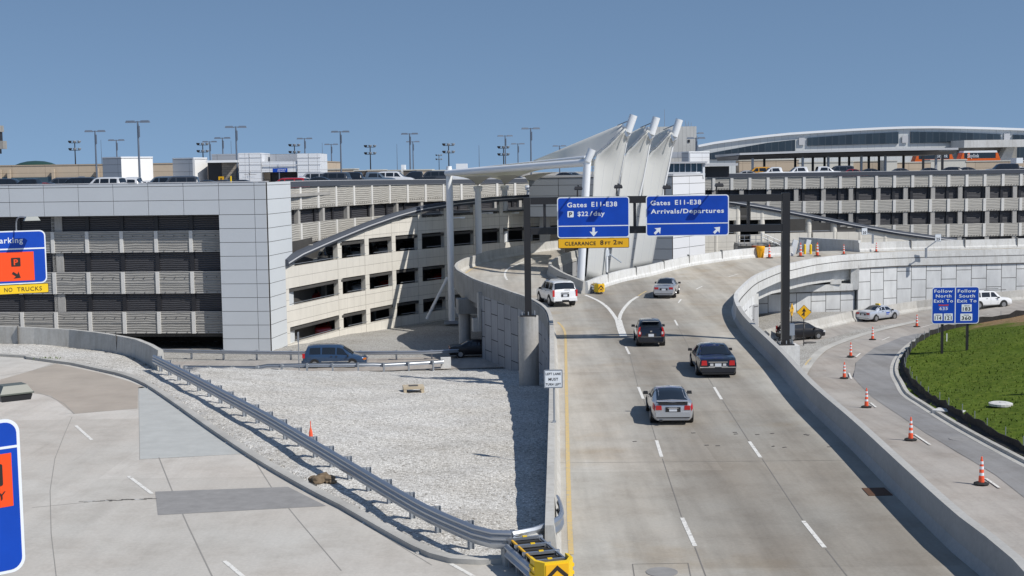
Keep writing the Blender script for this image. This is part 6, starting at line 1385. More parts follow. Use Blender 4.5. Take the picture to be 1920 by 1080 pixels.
# ================================================================ cones, drum and small things
cn0 = thing('traffic_cone', 'x', 'traffic cone'); mo = pm('cone_orange', (.80, .10, .035), .5)
mb = MB(); pr = [(.115, .05), (.105, .30), (.09, .31), (.085, .56), (.08, .57), (.072, .68), (.07, .69), (.062, .82), (.06, .83), (.045, .98), (.025, 1.0), (.038, 1.05), (.02, 1.08)]
mb.lathe(pr, (0, 0, 0), 14, 0, lambda k: 1 if k in (2, 3, 6, 7) and 0 else 0); mb.obj('body', mo, cn0, smooth=True)
for z0, r0_ in ((.34, .096), (.59, .084), (.79, .070)): mb = MB(); mb.lathe([(r0_, z0), (r0_ - .005, z0 + .11)], (0, 0, 0), 14); mb.obj('reflective_band', mt['swhite'], cn0)
mb = MB(); mb.lathe([(.30, 0), (.31, .03), (.22, .07), (.14, .08)], (0, 0, 0), 8); mb.obj('base', mt['rub'], cn0)
cl = [(1840, 909, zlow, 1.0, 'nearest tall orange striped cone on the right road'), (1707.5, 826, zlow, 1.0, 'second nearest striped cone on the right road'), (1624.5, 764.5, zlow, 1.0, 'third striped cone on the right road, by the thin road shadow'), (1583, 710, zlow, 1.0, 'striped cone beside a short dash, fourth from the camera'), (1595, 669.5, zlow, 1.0, 'striped cone in the bend, fifth from the camera'), (1636, 637.5, zlow, 1.0, 'striped cone below the silver taxi'), (1719, 613.5, zlow, 1.05, 'striped cone just left of the blue Follow sign'),
      (1442.5, 484, zroad, 1.3, 'striped cone just right of the yellow drum'), (1501, 481, zroad, 1.35, 'striped cone before the leftmost yellow bollard'), (1532.5, 480.5, zroad, 1.35, 'striped cone overlapping the right yellow bollard'), (1582, 477, zroad, 1.0, 'striped cone before the blue-grey wall on the main road'), (1643, 472.5, zroad, .95, 'lone striped cone before the far pale barrier')]
for i, (px, py, fn, s, lab) in enumerate(cl):
    p = PS(px, py, fn); o = cn0 if i == 0 else dup(cn0, (0, 0, 0)); o.location = (p.x, p.y, p.z + (.035 if fn is zlow else .0)); o.scale = (s, s, s); o['label'] = lab; o['group'] = 'orange striped channelizer cones'
dr = thing('traffic_drum', 'bright yellow-orange ribbed traffic drum beside the far barrier', 'traffic drum', tuple(PS(1426, 483, zroad))); mb = MB(); mb.lathe([(.30, 0), (.33, .2), (.35, .25), (.36, .5), (.39, .53), (.41, .8), (.43, .83), (.45, 1.12), (.42, 1.2)], (0, 0, 0), 20); mb.obj('barrel', pm('drum_yellow', (.85, .40, .0), .5), dr, smooth=True)
p = PS(1418, 481, zroad); dr = thing('traffic_drum', 'rusty orange drum half hidden behind the yellow one', 'traffic drum', (p.x, p.y + .5, p.z)); mb = MB(); mb.lathe([(.33, 0), (.36, .5), (.40, 1.1)], (0, 0, 0), 16); mb.obj('barrel', pm('drum_rust', (.42, .09, .02), .6), dr, smooth=True)
p = PS(583, 824, zgrav); t = thing('marker', 'tiny orange marker flag in the gravel behind the guardrail', 'marker', tuple(p)); mb = MB(); mb.lathe([(.09, 0), (.07, .3), (.02, .5), (.015, .75)], (0, 0, 0), 8); mb.obj('cone', mo, t)
p = PS(776, 737, zgrav); t = thing('inlet_cover', 'tan concrete inlet cover on short legs in the gravel', 'inlet cover', tuple(p), .15); m_ = worn('tan_inlet', (.50, .42, .30), .1)
mb = MB(); mb.box((0, .3, .30), (1.15, .95, .12)); mb.box((0, .3, .37), (.5, .42, .03), 0, 1); mb.obj('lid', [m_, mt['joint']], t)
for i, j in ((-1, -1), (1, -1), (-1, 1), (1, 1)): mb = MB(); mb.box((i * .48, .3 + j * .38, .1), (.16, .16, .29)); mb.obj('leg', m_, t)
rg = random.Random(11); p = P(603, 905, .1); t = thing('rock_pile', 'pile of brown broken rock by the kerb under the guardrail', 'rocks', tuple(p))
for i, (dx, dy, r_) in enumerate([(-.1, 0, .28), (.25, .05, .24), (.05, .25, .3), (-.3, .2, .2), (.4, -.1, .14)]):
    bm = bmesh.new(); bmesh.ops.create_icosphere(bm, subdivisions=2, radius=r_)
    for v in bm.verts: v.co *= rg.uniform(.75, 1.15); v.co.z *= .6
    me = bpy.data.meshes.new('rock'); bm.to_mesh(me); bm.free(); me.materials.append(worn('brown_rock', (.20, .15, .10), .4, 6, .95) if 'rk' not in mt else mt['rk']); mt['rk'] = me.materials[0]
    o = bpy.data.objects.new('rock', me); COL.objects.link(o); o.parent = t; o.location = (dx, dy, r_ * .4)
p = P(575, 912, .02); mb = MB(); mb.box((p.x, p.y, .07), (.9, .12, .14), R(-38)); tag(mb.obj('kerb_inlet', mt['joint']), 'dark storm drain slot in the left kerb', 'drain')
for px, py, s in ((610, 0, 0),): pass
def weed(px, py, z, lab, n=60, r=.35, h=.25):
    p = P(px, py, z); mb = MB()
    for _ in range(n):
        a = rg.uniform(0, 6.28); d = rg.uniform(0, r); x, y = p.x + d * math.cos(a), p.y + d * math.sin(a) * .5; hh = rg.uniform(.4, 1) * h; e = rg.uniform(0, 6.28)
        mb.add([(x - .03 * math.cos(e), y - .03 * math.sin(e), z - .02), (x + .03 * math.cos(e), y + .03 * math.sin(e), z - .02), (x + rg.uniform(-.1, .1), y + rg.uniform(-.1, .1), z + hh)], [(0, 1, 2)])
    tag(mb.obj('weed', bpy.data.materials['grass_blades'], fixn=False), lab, 'weed')
weed(205, 656, .12, 'green weed tuft at the foot of the curved wall'); weed(90, 672, .15, 'sparse dry weeds along the left kerb, by its brown stretch', 40, .9, .12)
p = PS(1876, 772, zlow) ; mb = MB(); mb.lathe([(.62, 0), (.62, .12), (.5, .16)], (p.x, p.y, p.z + .35), 20); mb.box((p.x + .1, p.y, p.z + .52), (.3, .2, .03)); tag(mb.obj('manhole_cover', mt['concl']), 'pale round concrete manhole lid in the grass', 'manhole cover')
p = PS(1779, 776, zlow); mb = MB(); mb.box((p.x, p.y, p.z + .1), (1.5, .9, .2), -.7); tag(mb.obj('inlet_slab', mt['concl']), 'pale inlet slab at the gap in the black fence', 'inlet slab')
p = PS(1916, 757, zlow); mb = MB()
for i in range(4): mb.box((p.x + .3 + i * .17, p.y, p.z + 1.0), (.15, .06, 1.6))
mb.box((p.x + .55, p.y + .06, p.z + .6), (.8, .05, .12)); mb.box((p.x + .55, p.y + .06, p.z + 1.4), (.8, .05, .12)); tag(mb.obj('wooden_panel', worn('orange_wood', (.42, .17, .07), .2)), 'reddish wooden crate-like panel at the right photo edge', 'wooden panel')
p = PS(1775, 648, zlow); mb = MB(); mb.box((p.x, p.y, p.z + .6), (.06, .04, .75), .1); tag(mb.obj('survey_stake', mt['swhite']), 'short pale stake in the grass between the sign posts', 'stake')
# ================================================================ vehicles
def carpaint(name, col, metal=.35): return pm(name, col, .28, metal, .9)
tyre = pm('tyre', (.018, .018, .018), .85); rimm = pm('alloy_rim', (.45, .46, .48), .3, .9); red = pm('tail_red', (.42, .012, .015), .25, 0, .6); plm = pm('number_plate', (.62, .65, .70), .5); chrome = pm('chrome', (.75, .76, .78), .12, 1.0)
clearl = pm('clear_lens', (.65, .66, .68), .15, .2, .5); trim = pm('black_trim', (.02, .02, .022), .55); redb = pm('tail_red_bright', (.52, .012, .014), .25, 0, .6)
# stations: y from rear, half width factor, belt z, top z, roof half-width factor
KIND = {
 'sedan': dict(L=4.6, W=1.76, st=[(0, .84, .78, .82, .72), (.06, .92, .90, .93, .74), (.35, .97, .97, 1.01, .76), (.95, .99, .98, 1.04, .76), (1.0, 1, .985, 1.06, .74), (1.62, 1, .98, 1.36, .66), (2.0, 1, .97, 1.43, .67), (2.6, 1, .96, 1.43, .67), (2.95, 1, .95, 1.36, .67), (3.62, .99, .93, .98, .74), (4.15, .95, .84, .89, .74), (4.48, .88, .70, .75, .72), (4.6, .78, .58, .62, .68)], rw=(3, 6), ws=(8, 9), sw=(4, 9), wh=(.88, 3.62), wr=.32),
 'lux': dict(L=5.45, W=1.98, st=[(0, .86, .80, .84, .74), (.06, .93, .96, 1.0, .76), (.3, .97, 1.02, 1.06, .78), (1.15, .99, 1.03, 1.08, .76), (1.2, 1, 1.03, 1.10, .74), (1.85, 1, 1.02, 1.42, .66), (2.3, 1, 1.01, 1.50, .68), (3.2, 1, 1.0, 1.49, .68), (3.5, 1, .99, 1.40, .68), (4.15, .99, .98, 1.03, .74), (4.9, .96, .92, .96, .76), (5.35, .9, .78, .84, .74), (5.45, .8, .62, .68, .7)], rw=(3, 6), ws=(8, 9), sw=(4, 9), wh=(1.15, 4.25), wr=.34),
 'coupe': dict(L=4.35, W=1.75, st=[(0, .84, .84, .90, .70), (.05, .91, .96, 1.02, .73), (.16, .95, 1.02, 1.07, .74), (.30, .97, 1.0, 1.07, .74), (.36, .98, 1.0, 1.09, .72), (1.25, 1, .97, 1.34, .66), (1.8, 1, .96, 1.40, .67), (2.35, 1, .95, 1.39, .67), (2.7, 1, .94, 1.32, .67), (3.35, .99, .92, .96, .74), (3.95, .95, .83, .88, .74), (4.25, .88, .70, .75, .72), (4.35, .78, .58, .62, .68)], rw=(3, 6), ws=(8, 9), sw=(5, 9), wh=(.8, 3.5), wr=.32),
 'hatch': dict(L=4.0, W=1.69, st=[(0, .86, .72, .76, .78), (.04, .93, .95, .98, .78), (.10, .96, 1.0, 1.04, .80), (.14, .97, 1.0, 1.10, .79), (.50, .99, .99, 1.44, .70), (.9, 1, .98, 1.50, .70), (1.5, 1, .97, 1.52, .70), (2.1, 1, .95, 1.50, .70), (2.4, 1, .94, 1.43, .70), (3.2, .99, .92, .97, .76), (3.6, .95, .84, .88, .76), (3.9, .88, .70, .74, .72), (4.0, .78, .55, .6, .68)], rw=(3, 5), ws=(8, 9), sw=(4, 9), wh=(.65, 3.18), wr=.30),
 'suv': dict(L=5.1, W=2.0, st=[(0, .90, .80, .84, .82), (.04, .96, 1.16, 1.18, .82), (.10, .98, 1.20, 1.24, .83), (.14, .985, 1.2, 1.30, .82), (.30, 1, 1.2, 1.84, .74), (.7, 1, 1.2, 1.92, .74), (1.8, 1, 1.19, 1.93, .74), (2.8, 1, 1.18, 1.92, .74), (3.15, 1, 1.17, 1.82, .73), (3.75, 1, 1.15, 1.20, .80), (4.6, .98, 1.08, 1.12, .80), (5.0, .93, .92, .98, .78), (5.1, .84, .7, .76, .74)], rw=(3, 4), ws=(8, 9), sw=(4, 9), wh=(1.05, 4.0), wr=.40),
 'van': dict(L=5.1, W=1.85, st=[(0, .88, .72, .76, .80), (.04, .95, 1.0, 1.02, .80), (.10, .97, 1.05, 1.08, .82), (.16, .98, 1.05, 1.18, .80), (.40, 1, 1.05, 1.74, .74), (.9, 1, 1.04, 1.80, .74), (2.0, 1, 1.03, 1.81, .74), (2.9, 1, 1.0, 1.77, .74), (3.2, 1, .99, 1.66, .72), (4.05, .99, .95, 1.02, .78), (4.6, .96, .86, .90, .78), (4.98, .9, .72, .78, .75), (5.1, .8, .58, .64, .7)], rw=(3, 4), ws=(8, 9), sw=(4, 9), wh=(.95, 3.95), wr=.34),
 'pickup': dict(L=5.7, W=1.98, st=[(0, .93, 1.08, 1.10, .88), (.04, .96, 1.12, 1.14, .88), (1.7, .98, 1.13, 1.16, .88), (1.72, .98, 1.14, 1.17, .84), (1.76, .98, 1.15, 1.35, .80), (1.9, 1, 1.16, 1.84, .74), (2.3, 1, 1.16, 1.88, .74), (3.2, 1, 1.15, 1.87, .74), (3.6, 1, 1.14, 1.76, .73), (4.25, 1, 1.13, 1.18, .80), (5.2, .98, 1.08, 1.12, .80), (5.6, .93, .92, .98, .78), (5.7, .84, .7, .76, .74)], rw=(4, 5), ws=(8, 9), sw=(5, 9), wh=(1.15, 4.65), wr=.40),
}
def interp(st, y):
    for a, b in zip(st, st[1:]):
        if a[0] <= y <= b[0] + 1e-9:
            t = (y - a[0]) / max(1e-9, b[0] - a[0]); return tuple(p + (q - p) * t for p, q in zip(a, b))
    return st[-1]
def ring(s, hw, L, zlo):
    y, f, zb, zt, wr = s; w_ = hw * f; y = y - L / 2; m = (zlo + zb) / 2
    return [(0, y, zlo), (w_ * .86, y, zlo), (w_ * .965, y, zlo + .10), (w_ * 1.0, y, m - .02), (w_ * .985, y, m + (zb - m) * .55), (w_ * .94, y, zb), (hw * f * wr * 1.06, y, zt - min(.09, (zt - zb) * .4)), (hw * f * wr * .88, y, zt - .015), (0, y, zt + .015)]
def make_car(kind, name, lab, cat, paint, loc, head, wheels=True, tail='std', group=None, glass=None, detail=True, hz=1.0):
    K_ = KIND[kind]; L, W = K_['L'], K_['W']; hw = W / 2; zlo = .24 if kind not in ('suv', 'pickup') else .34; st = K_['st']
    t = thing(name, lab, cat, loc, math.atan2(-head[0], head[1]), group)
    dense = []
    for a, b in zip(st, st[1:]):
        n = max(1, int((b[0] - a[0]) / .35)); dense += [interp(st, a[0] + (b[0] - a[0]) * i / n) for i in range(n)]
    dense.append(st[-1]); mb = MB(); rings = []
    for s in dense:
        r_ = ring(s, hw, L, zlo); full = r_ + [(-x, y, z) for x, y, z in reversed(r_[1:-1])]; rings.append(full)
    k = len(rings[0]); vs = [v for r_ in rings for v in r_]
    mb.add(vs, [(i * k + j, i * k + (j + 1) % k, (i + 1) * k + (j + 1) % k, (i + 1) * k + j) for i in range(len(rings) - 1) for j in range(k)])
    mb.add(rings[0], [tuple(range(k))]); mb.add(rings[-1], [tuple(range(k - 1, -1, -1))])
    mb.obj('body', paint, t, smooth=True)
    G = glass or mt['glassd']
    # point on the shell: y and position q along ring 0..8 on the right side (mirrored when sx<0)
    def sp(y, q, sx=1, out=.007):
        s = interp(st, y); r_ = ring(s, hw, L, zlo); i = min(int(q), 7); f = q - i; p = V3(*r_[i]).lerp(V3(*r_[i + 1]), f)
        s2 = interp(st, min(L, y + .05)); r2 = ring(s2, hw, L, zlo); p2 = V3(*r2[i]).lerp(V3(*r2[i + 1]), f)
        tv = V3(*r_[i + 1]) - V3(*r_[i]); lv = p2 - p; n = lv.cross(tv); n = n.normalized() if n.length > 1e-9 else V3(1, 0, 0)
        if n.x * 1 + n.z * .6 < 0: n = -n
        p = p + n * out; return V3(p.x * sx, p.y, p.z)
    def patch(name_, y0, y1, q0, q1, m, sx=1, both=False, ny=6, nq=6, out=.008, y0b=None, y1b=None):
        mb = MB(); y0b = y0 if y0b is None else y0b; y1b = y1 if y1b is None else y1b; g_ = []
        for i in range(ny + 1):
            row = []
            for j in range(nq + 1):
                v = j / nq; a = y0 + (y0b - y0) * v; b = y1 + (y1b - y1) * v; row.append(sp(a + (b - a) * i / ny, q0 + (q1 - q0) * v, sx, out))
            g_.append(row)
        for i in range(ny):
            for j in range(nq): mb.quad(g_[i][j], g_[i][j + 1], g_[i + 1][j + 1], g_[i + 1][j])
        return mb.obj(name_, m, t, smooth=True)
    def centre_glass(name_, i0, i1, m):
        ya, yb = st[i0][0], st[i1][0]; y0 = ya + (yb - ya) * .05; y1 = yb - (yb - ya) * .07; mb = MB(); ny = 8; g_ = []
        for i in range(ny + 1):
            y = y0 + (y1 - y0) * i / ny; R_ = [sp(y, 6.15 + (8 - 6.15) * j / 4, 1, .01) for j in range(5)]; Lf = [V3(-p.x, p.y, p.z) for p in R_[:-1]]; g_.append(Lf + R_[::-1])
        for i in range(ny):
            for j in range(len(g_[0]) - 1): mb.quad(g_[i][j], g_[i][j + 1], g_[i + 1][j + 1], g_[i + 1][j])
        return mb.obj(name_, m, t, smooth=True)
    rwm = centre_glass('rear_window', *K_['rw'], G); centre_glass('windshield', *K_['ws'], G)
    i0, i1 = K_['sw']; ya, yb = st[i0][0], st[i1][0]
    for sx in (1, -1):
        mid1 = ya + (yb - ya) * (.50 if kind in ('sedan', 'lux', 'hatch', 'coupe') else .62)
        cut = [(ya + .22, mid1 - .05), (mid1 + .05, yb - .55)]
        if kind in ('suv', 'van'): m0 = ya + (yb - ya) * .30; cut = [(ya + .16, m0 - .06), (m0 + .06, mid1 - .05), (mid1 + .06, yb - .62)]
        for n_, (a, b) in enumerate(cut):
            slope0 = .20 if n_ == 0 and kind not in ('suv', 'van') else .03; slope1 = .45 if n_ == len(cut) - 1 else 0
            patch('side_window', a, b + (.25 if n_ == len(cut) - 1 else 0), 5.10, 5.88, G, sx, y0b=a + slope0, y1b=b + .25 - slope1 if n_ == len(cut) - 1 else b)
    if wheels:
        wy0, wy1 = K_['wh'][0] - L / 2, K_['wh'][1] - L / 2; r_ = K_['wr']
        for sx in (1, -1):
            for wy in (wy0, wy1):
                mb = MB(); mb.tube((sx * (hw - .26), wy, r_), (sx * (hw - .005), wy, r_), r_, r_, 22); wo = mb.obj('wheel', tyre, t, smooth=True)
                mb = MB(); mb.tube((sx * (hw - .02), wy, r_), (sx * (hw + .004), wy, r_), r_ * .64, r_ * .60, 16); mb.obj('rim', rimm, wo)
                mb = MB(); s = interp(st, wy + L / 2); xx = hw * s[1]; mb.tube((sx * (xx - .3), wy, r_ + .03), (sx * (xx + .006), wy, r_ + .03), r_ * 1.16, r_ * 1.16, 24); mb.obj('wheel_arch', trim, t)
                wo.scale = (1, 1, 1); 
                for v in wo.data.vertices: v.co.x += sx * .02
                for v in wo.children[0].data.vertices: v.co.x += sx * .02
    if not detail: return t
    yr = -L / 2
    for sx in (1, -1):
        s = interp(st, st[i1][0] - .35); mb = MB(); mb.box((sx * (hw + .07), st[i1][0] - .42 - L / 2, s[2] + .03), (.22, .11, .14), 0, 0, (.85, .8)); mb.obj('mirror', trim, t, smooth=False)
        mb = MB(); mb.box((sx * hw * .72, L / 2 - .16, interp(st, L - .15)[2] - .06), (.34, .2, .13)); mb.obj('headlight', clearl, t)
    for sx in (1, -1):
        m_ = ya + (yb - ya) * (.50 if kind in ('sedan', 'lux', 'hatch', 'coupe') else .62)
        for yy in ([m_, yb - .45] if kind == 'coupe' else [ya + .25, m_, yb - .45]): patch('door_gap', yy, yy + .016, 1.6, 5.0, trim, sx, out=.004, ny=1)
        if kind != 'van':
            for yy in (m_ - .35, m_ + .75) if kind != 'coupe' else (m_ + .2,): patch('door_handle', yy - .2, yy, 4.35, 4.6, trim if kind != 'lux' else chrome, sx, out=.02, ny=1, nq=1)
    s0 = interp(st, .05); zb = s0[2]
    def bx(nm, c, d, m, tl=(1, 1), rz=0): mb = MB(); mb.box(c, d, rz, 0, tl); return mb.obj(nm, m, t)
    bx('lid_gap', (0, yr - .004, zlo + (.30 if kind in ('suv', 'hatch', 'van', 'pickup') else .36)), (W * .66, .02, .018), trim)
    bx('bumper_gap', (0, yr - .004, zlo + .12), (W * .78, .02, .04), trim)
    bx('plate_recess', (0, yr + .003, (zlo + zb) / 2 + (.10 if kind in ('suv', 'hatch', 'van') else .12)), (.62, .05, .22), trim); bx('number_plate', (0, yr - .012, (zlo + zb) / 2 + (.10 if kind in ('suv', 'hatch', 'van') else .12)), (.32, .05, .16), plm)
    if kind == 'lux':
        for sx in (1, -1): bx('taillight', (sx * hw * .70, yr + .04, .81), (.29, .13, .25), redb, (.85, 1)); bx('reverse_light', (sx * .32, yr - .0, .72), (.16, .06, .12), clearl)
        bx('chrome_trim', (0, yr - .012, .86), (.95, .04, .05), chrome); bx('chrome_trim', (0, yr - .012, .62), (.95, .04, .05), chrome)
        for sx in (1, -1): bx('chrome_trim', (sx * hw * .55, yr - .03, .585), (.75, .05, .05), chrome)
        bx('bumper', (0, yr - .02, .44), (W * .84, .12, .22), paint, (.97, .9)); bx('valance', (0, yr + .0, .27), (W * .8, .1, .12), trim)
    elif kind == 'coupe':
        for sx in (1, -1): patch('taillight', 0.012, .30, 3.6, 4.9, red, sx, out=.012); bx('taillight', (sx * hw * .67, yr + .03, .80), (.25, .09, .20), red, (.9, 1)); bx('pillar', (sx * .0 + sx * hw * .0, yr, 0.5), (.01, .01, .01), paint)
        bx('spoiler', (0, yr + .14, 1.085), (W * .74, .22, .035), paint, (.97, .8)); bx('rear_panel', (0, yr + .01, .975), (W * .68, .06, .10), trim); bx('bumper', (0, yr - .01, .50), (W * .82, .10, .22), paint, (.97, .8)); bx('chrome_trim', (0, yr - .03, .78), (.44, .05, .03), chrome); bx('exhaust', (-.5, yr + .0, .23), (.12, .2, .06), trim)
    elif kind == 'hatch':
        for sx in (1, -1):
            mb = MB(); mb.extr([(sx * .60, .62), (sx * .76, .62), (sx * .80, .85), (sx * .72, 1.16), (sx * .62, 1.20), (sx * .66, .95), (sx * .58, .86)], .12); o = mb.obj('taillight', redb if 1 else red, t); o.location = (0, yr + .0, 0); bx('reverse_light', (sx * .67, yr - .006, .84), (.10, .04, .15), clearl)
        bx('spoiler', (0, yr + .36, 1.475), (W * .62, .3, .04), paint, (.95, .8)); bx('bumper', (0, yr - .015, .45), (W * .84, .10, .26), paint, (.97, .8)); bx('chrome_trim', (.0, yr - .006, .60), (1.2, .04, .02), chrome)
        bx('emblem', (0, yr - .012, .93), (.12, .03, .08), chrome)
    elif kind == 'suv':
        for sx in (1, -1): bx('taillight', (sx * (hw * .905), yr + .075, 1.02), (.15, .16, .50), redb); bx('roof_rail', (sx * hw * .66, .6, 1.955), (.05, 2.6, .05), trim)
        bx('bumper', (0, yr - .04, .56), (W * .93, .18, .24), paint, (.97, .9)); bx('step', (0, yr - .06, .48), (.55, .16, .09), trim); bx('brake_light', (0, yr + .30, 1.80), (.30, .04, .03), redb); bx('wiper', (.2, yr + .06, 1.28), (.5, .03, .02), trim); bx('chrome_trim', (0, yr - .0, 1.06), (.62, .04, .06), chrome); bx('valance', (0, yr + .05, .40), (W * .8, .1, .12), trim)
    elif kind == 'van':
        for sx in (1, -1): bx('taillight', (sx * (hw * .90), yr + .09, 1.0), (.13, .20, .36), redb)
        bx('bumper', (0, yr - .03, .50), (W * .9, .14, .24), paint); bx('side_trim', (hw * .99, 0.1, .52), (.03, 2.3, .06), chrome); bx('side_trim', (-hw * .99, 0.1, .52), (.03, 2.3, .06), chrome)
        for yy in (-.25, .15): bx('door_handle', (hw * .995, yy, .92), (.05, .18, .05), trim)
        bx('turn_signal', (hw * .84, L / 2 - .16, .70), (.2, .26, .13), pm('amber', (.7, .2, .02), .3))
    elif kind == 'pickup':
        for sx in (1, -1): bx('taillight', (sx * hw * .9, yr + .05, .92), (.14, .12, .34), redb)
        bx('bed_opening', (0, yr + .86, 1.165), (W * .74, 1.55, .02), trim); bx('bumper', (0, yr - .05, .56), (W * .9, .18, .2), chrome)
    else:
        for sx in (1, -1): bx('taillight', (sx * hw * .66, yr + .05, .78), (.32, .13, .17), red if tail != 'bright' else redb)
        bx('bumper', (0, yr - .012, .50), (W * .84, .10, .24), paint, (.97, .85)); 
        if tail == 'spoiler': bx('spoiler', (0, yr + .20, 1.12), (W * .7, .2, .035), paint)
    return t
silver = carpaint('silver_paint', (.50, .51, .53), .55); black = carpaint('black_blue_paint', (.006, .009, .018), .2); black2 = pm('black_paint_car', (.004, .004, .007), .4, .0, .12); whitep = carpaint('white_paint_car', (.78, .79, .80), .0)
navy = carpaint('slate_blue_paint', (.035, .075, .15), .4); lsil = carpaint('pale_silver_paint', (.56, .59, .65), .45)
def hd(a, b, fn=zroad): p, q = PS(*a, fn), PS(*b, fn); d = (q - p); d.z = 0; return d.normalized()
def rear_at(kind, px, py, head, fn, dz=0.0):
    L = KIND[kind]['L']; p = PS(px, py, fn); h = V3(head[0], head[1]).normalized(); c = p + h * L / 2; return (c.x, c.y, fn(c.x, c.y) + dz)
h0 = hd((1303, 1025), (1197, 725)); h1 = hd((1546, 1027), (1339, 726))
cp_ = make_car('coupe', 'car', 'silver two-door hatch coupe, the nearest car on the main road', 'car', silver, rear_at('coupe', 1262, 798, h0, zroad), h0)
lx_ = make_car('lux', 'car', 'long black sedan with red taillights and chrome plate frame in the middle lane', 'car', black, rear_at('lux', 1346.5, 709, h1, zroad), h1)
make_car('hatch', 'car', 'black compact hatchback with red and clear taillights just past the gantry shadow', 'car', black, rear_at('hatch', 1221, 650.5, h0, zroad), h0)
hs = V3(.22, 1).normalized(); make_car('sedan', 'car', 'silver sedan with small rear spoiler, farthest car on the main road', 'car', silver, rear_at('sedan', 1244.5, 560.5, hs, zroad), hs, tail='spoiler')
ht = V3(-.25, 1).normalized(); make_car('suv', 'suv', 'white full-size utility vehicle entering the parking ramp', 'suv', whitep, rear_at('suv', 1060, 576, ht, zroad), ht)
hv = V3(1, .03).normalized(); flo = lambda x, y: -5.0
c = PS(627, 690, flo); make_car('van', 'minivan', 'dark blue minivan driving on the lower road behind the front guardrail', 'van', navy, (c.x, c.y + .9, -5.0), hv)
c = PS(893, 671, flo); make_car('sedan', 'car', 'black car in the shade entering the underpass', 'car', black2, (c.x, c.y + 1.0, -5.0), V3(1, .12).normalized())
hx_ = V3(.93, .38).normalized(); tx = make_car('sedan', 'taxi', 'silver taxi with yellow roof sign beside the tall panelled wall', 'taxi', lsil, (lambda c: (c.x, c.y, zlow(c.x, c.y)))(PS(1650, 601, zlow) + V3(0, .6, 0)), V3(.80, .60).normalized())
mb = MB(); mb.box((0, -.1, 1.51), (.5, .22, .12), 0, 0, (.85, .8)); mb.obj('roof_sign', mt['syelb'], tx)
for yy in (.15,): mb = MB(); mb.box((.885, .3, .74), (.012, .5, .10)); mb.box((.885, .25, .60), (.012, .35, .06)); mb.obj('door_lettering', mt['sblue'], tx)
make_car('hatch', 'car', 'black hatchback driving out from under the overpass behind the yellow diamond sign', 'car', black2, (lambda c: (c.x, c.y, zlow(c.x, c.y)))(PS(1504, 637, zlow) + V3(0, .5, 0)), V3(.93, .36).normalized())
wv = make_car('suv', 'suv', 'white utility vehicle at right, half hidden behind the blue Follow sign', 'suv', whitep, (lambda c: (c.x, c.y, zlow(c.x, c.y)))(PS(1853, 578, zlow) + V3(0, .6, 0)), V3(.97, .25).normalized())

cp_.scale = (1, 1, .93); lx_.scale = (1, 1, .95)
wv.scale = (.92, .9, .88)
# rooftop cars: one prototype of each kind, copied
cols = {'black': (.01, .011, .014), 'white': (.75, .76, .77), 'silver': (.42, .43, .45), 'dark grey': (.05, .055, .065), 'dark red': (.20, .012, .015), 'blue-grey': (.10, .14, .19), 'red': (.42, .01, .012), 'yellow': (.75, .36, .02)}
cpm = {k: carpaint(k.replace(' ', '_').replace('-', '_') + '_roof_paint', v, .2) for k, v in cols.items()}
proto = {}
kn = {'sedan': 'sedan', 'suv': 'utility vehicle', 'pickup': 'pickup', 'van': 'minivan', 'hatch': 'hatchback'}
def parked(kind, colr, loc, rz, lab, group):
    h = (-math.sin(rz), math.cos(rz))
    if kind not in proto:
        o = make_car(kind, {'pickup': 'pickup_truck', 'van': 'minivan', 'suv': 'suv'}.get(kind, 'parked_car'), lab, {'pickup': 'pickup truck', 'van': 'van', 'suv': 'suv'}.get(kind, 'car'), cpm[colr], loc, h, wheels=False, detail=False, group=group); proto[kind] = o
        b = [c for c in o.children if c.name.startswith('body')][0]; b.material_slots[0].link = 'OBJECT'; b.material_slots[0].material = cpm[colr]
    else:
        o = dup(proto[kind], loc, rz, lab, group)
        b = [c for c in o.children if c.name.startswith('body')][0]; b.material_slots[0].material = cpm[colr]
    return o
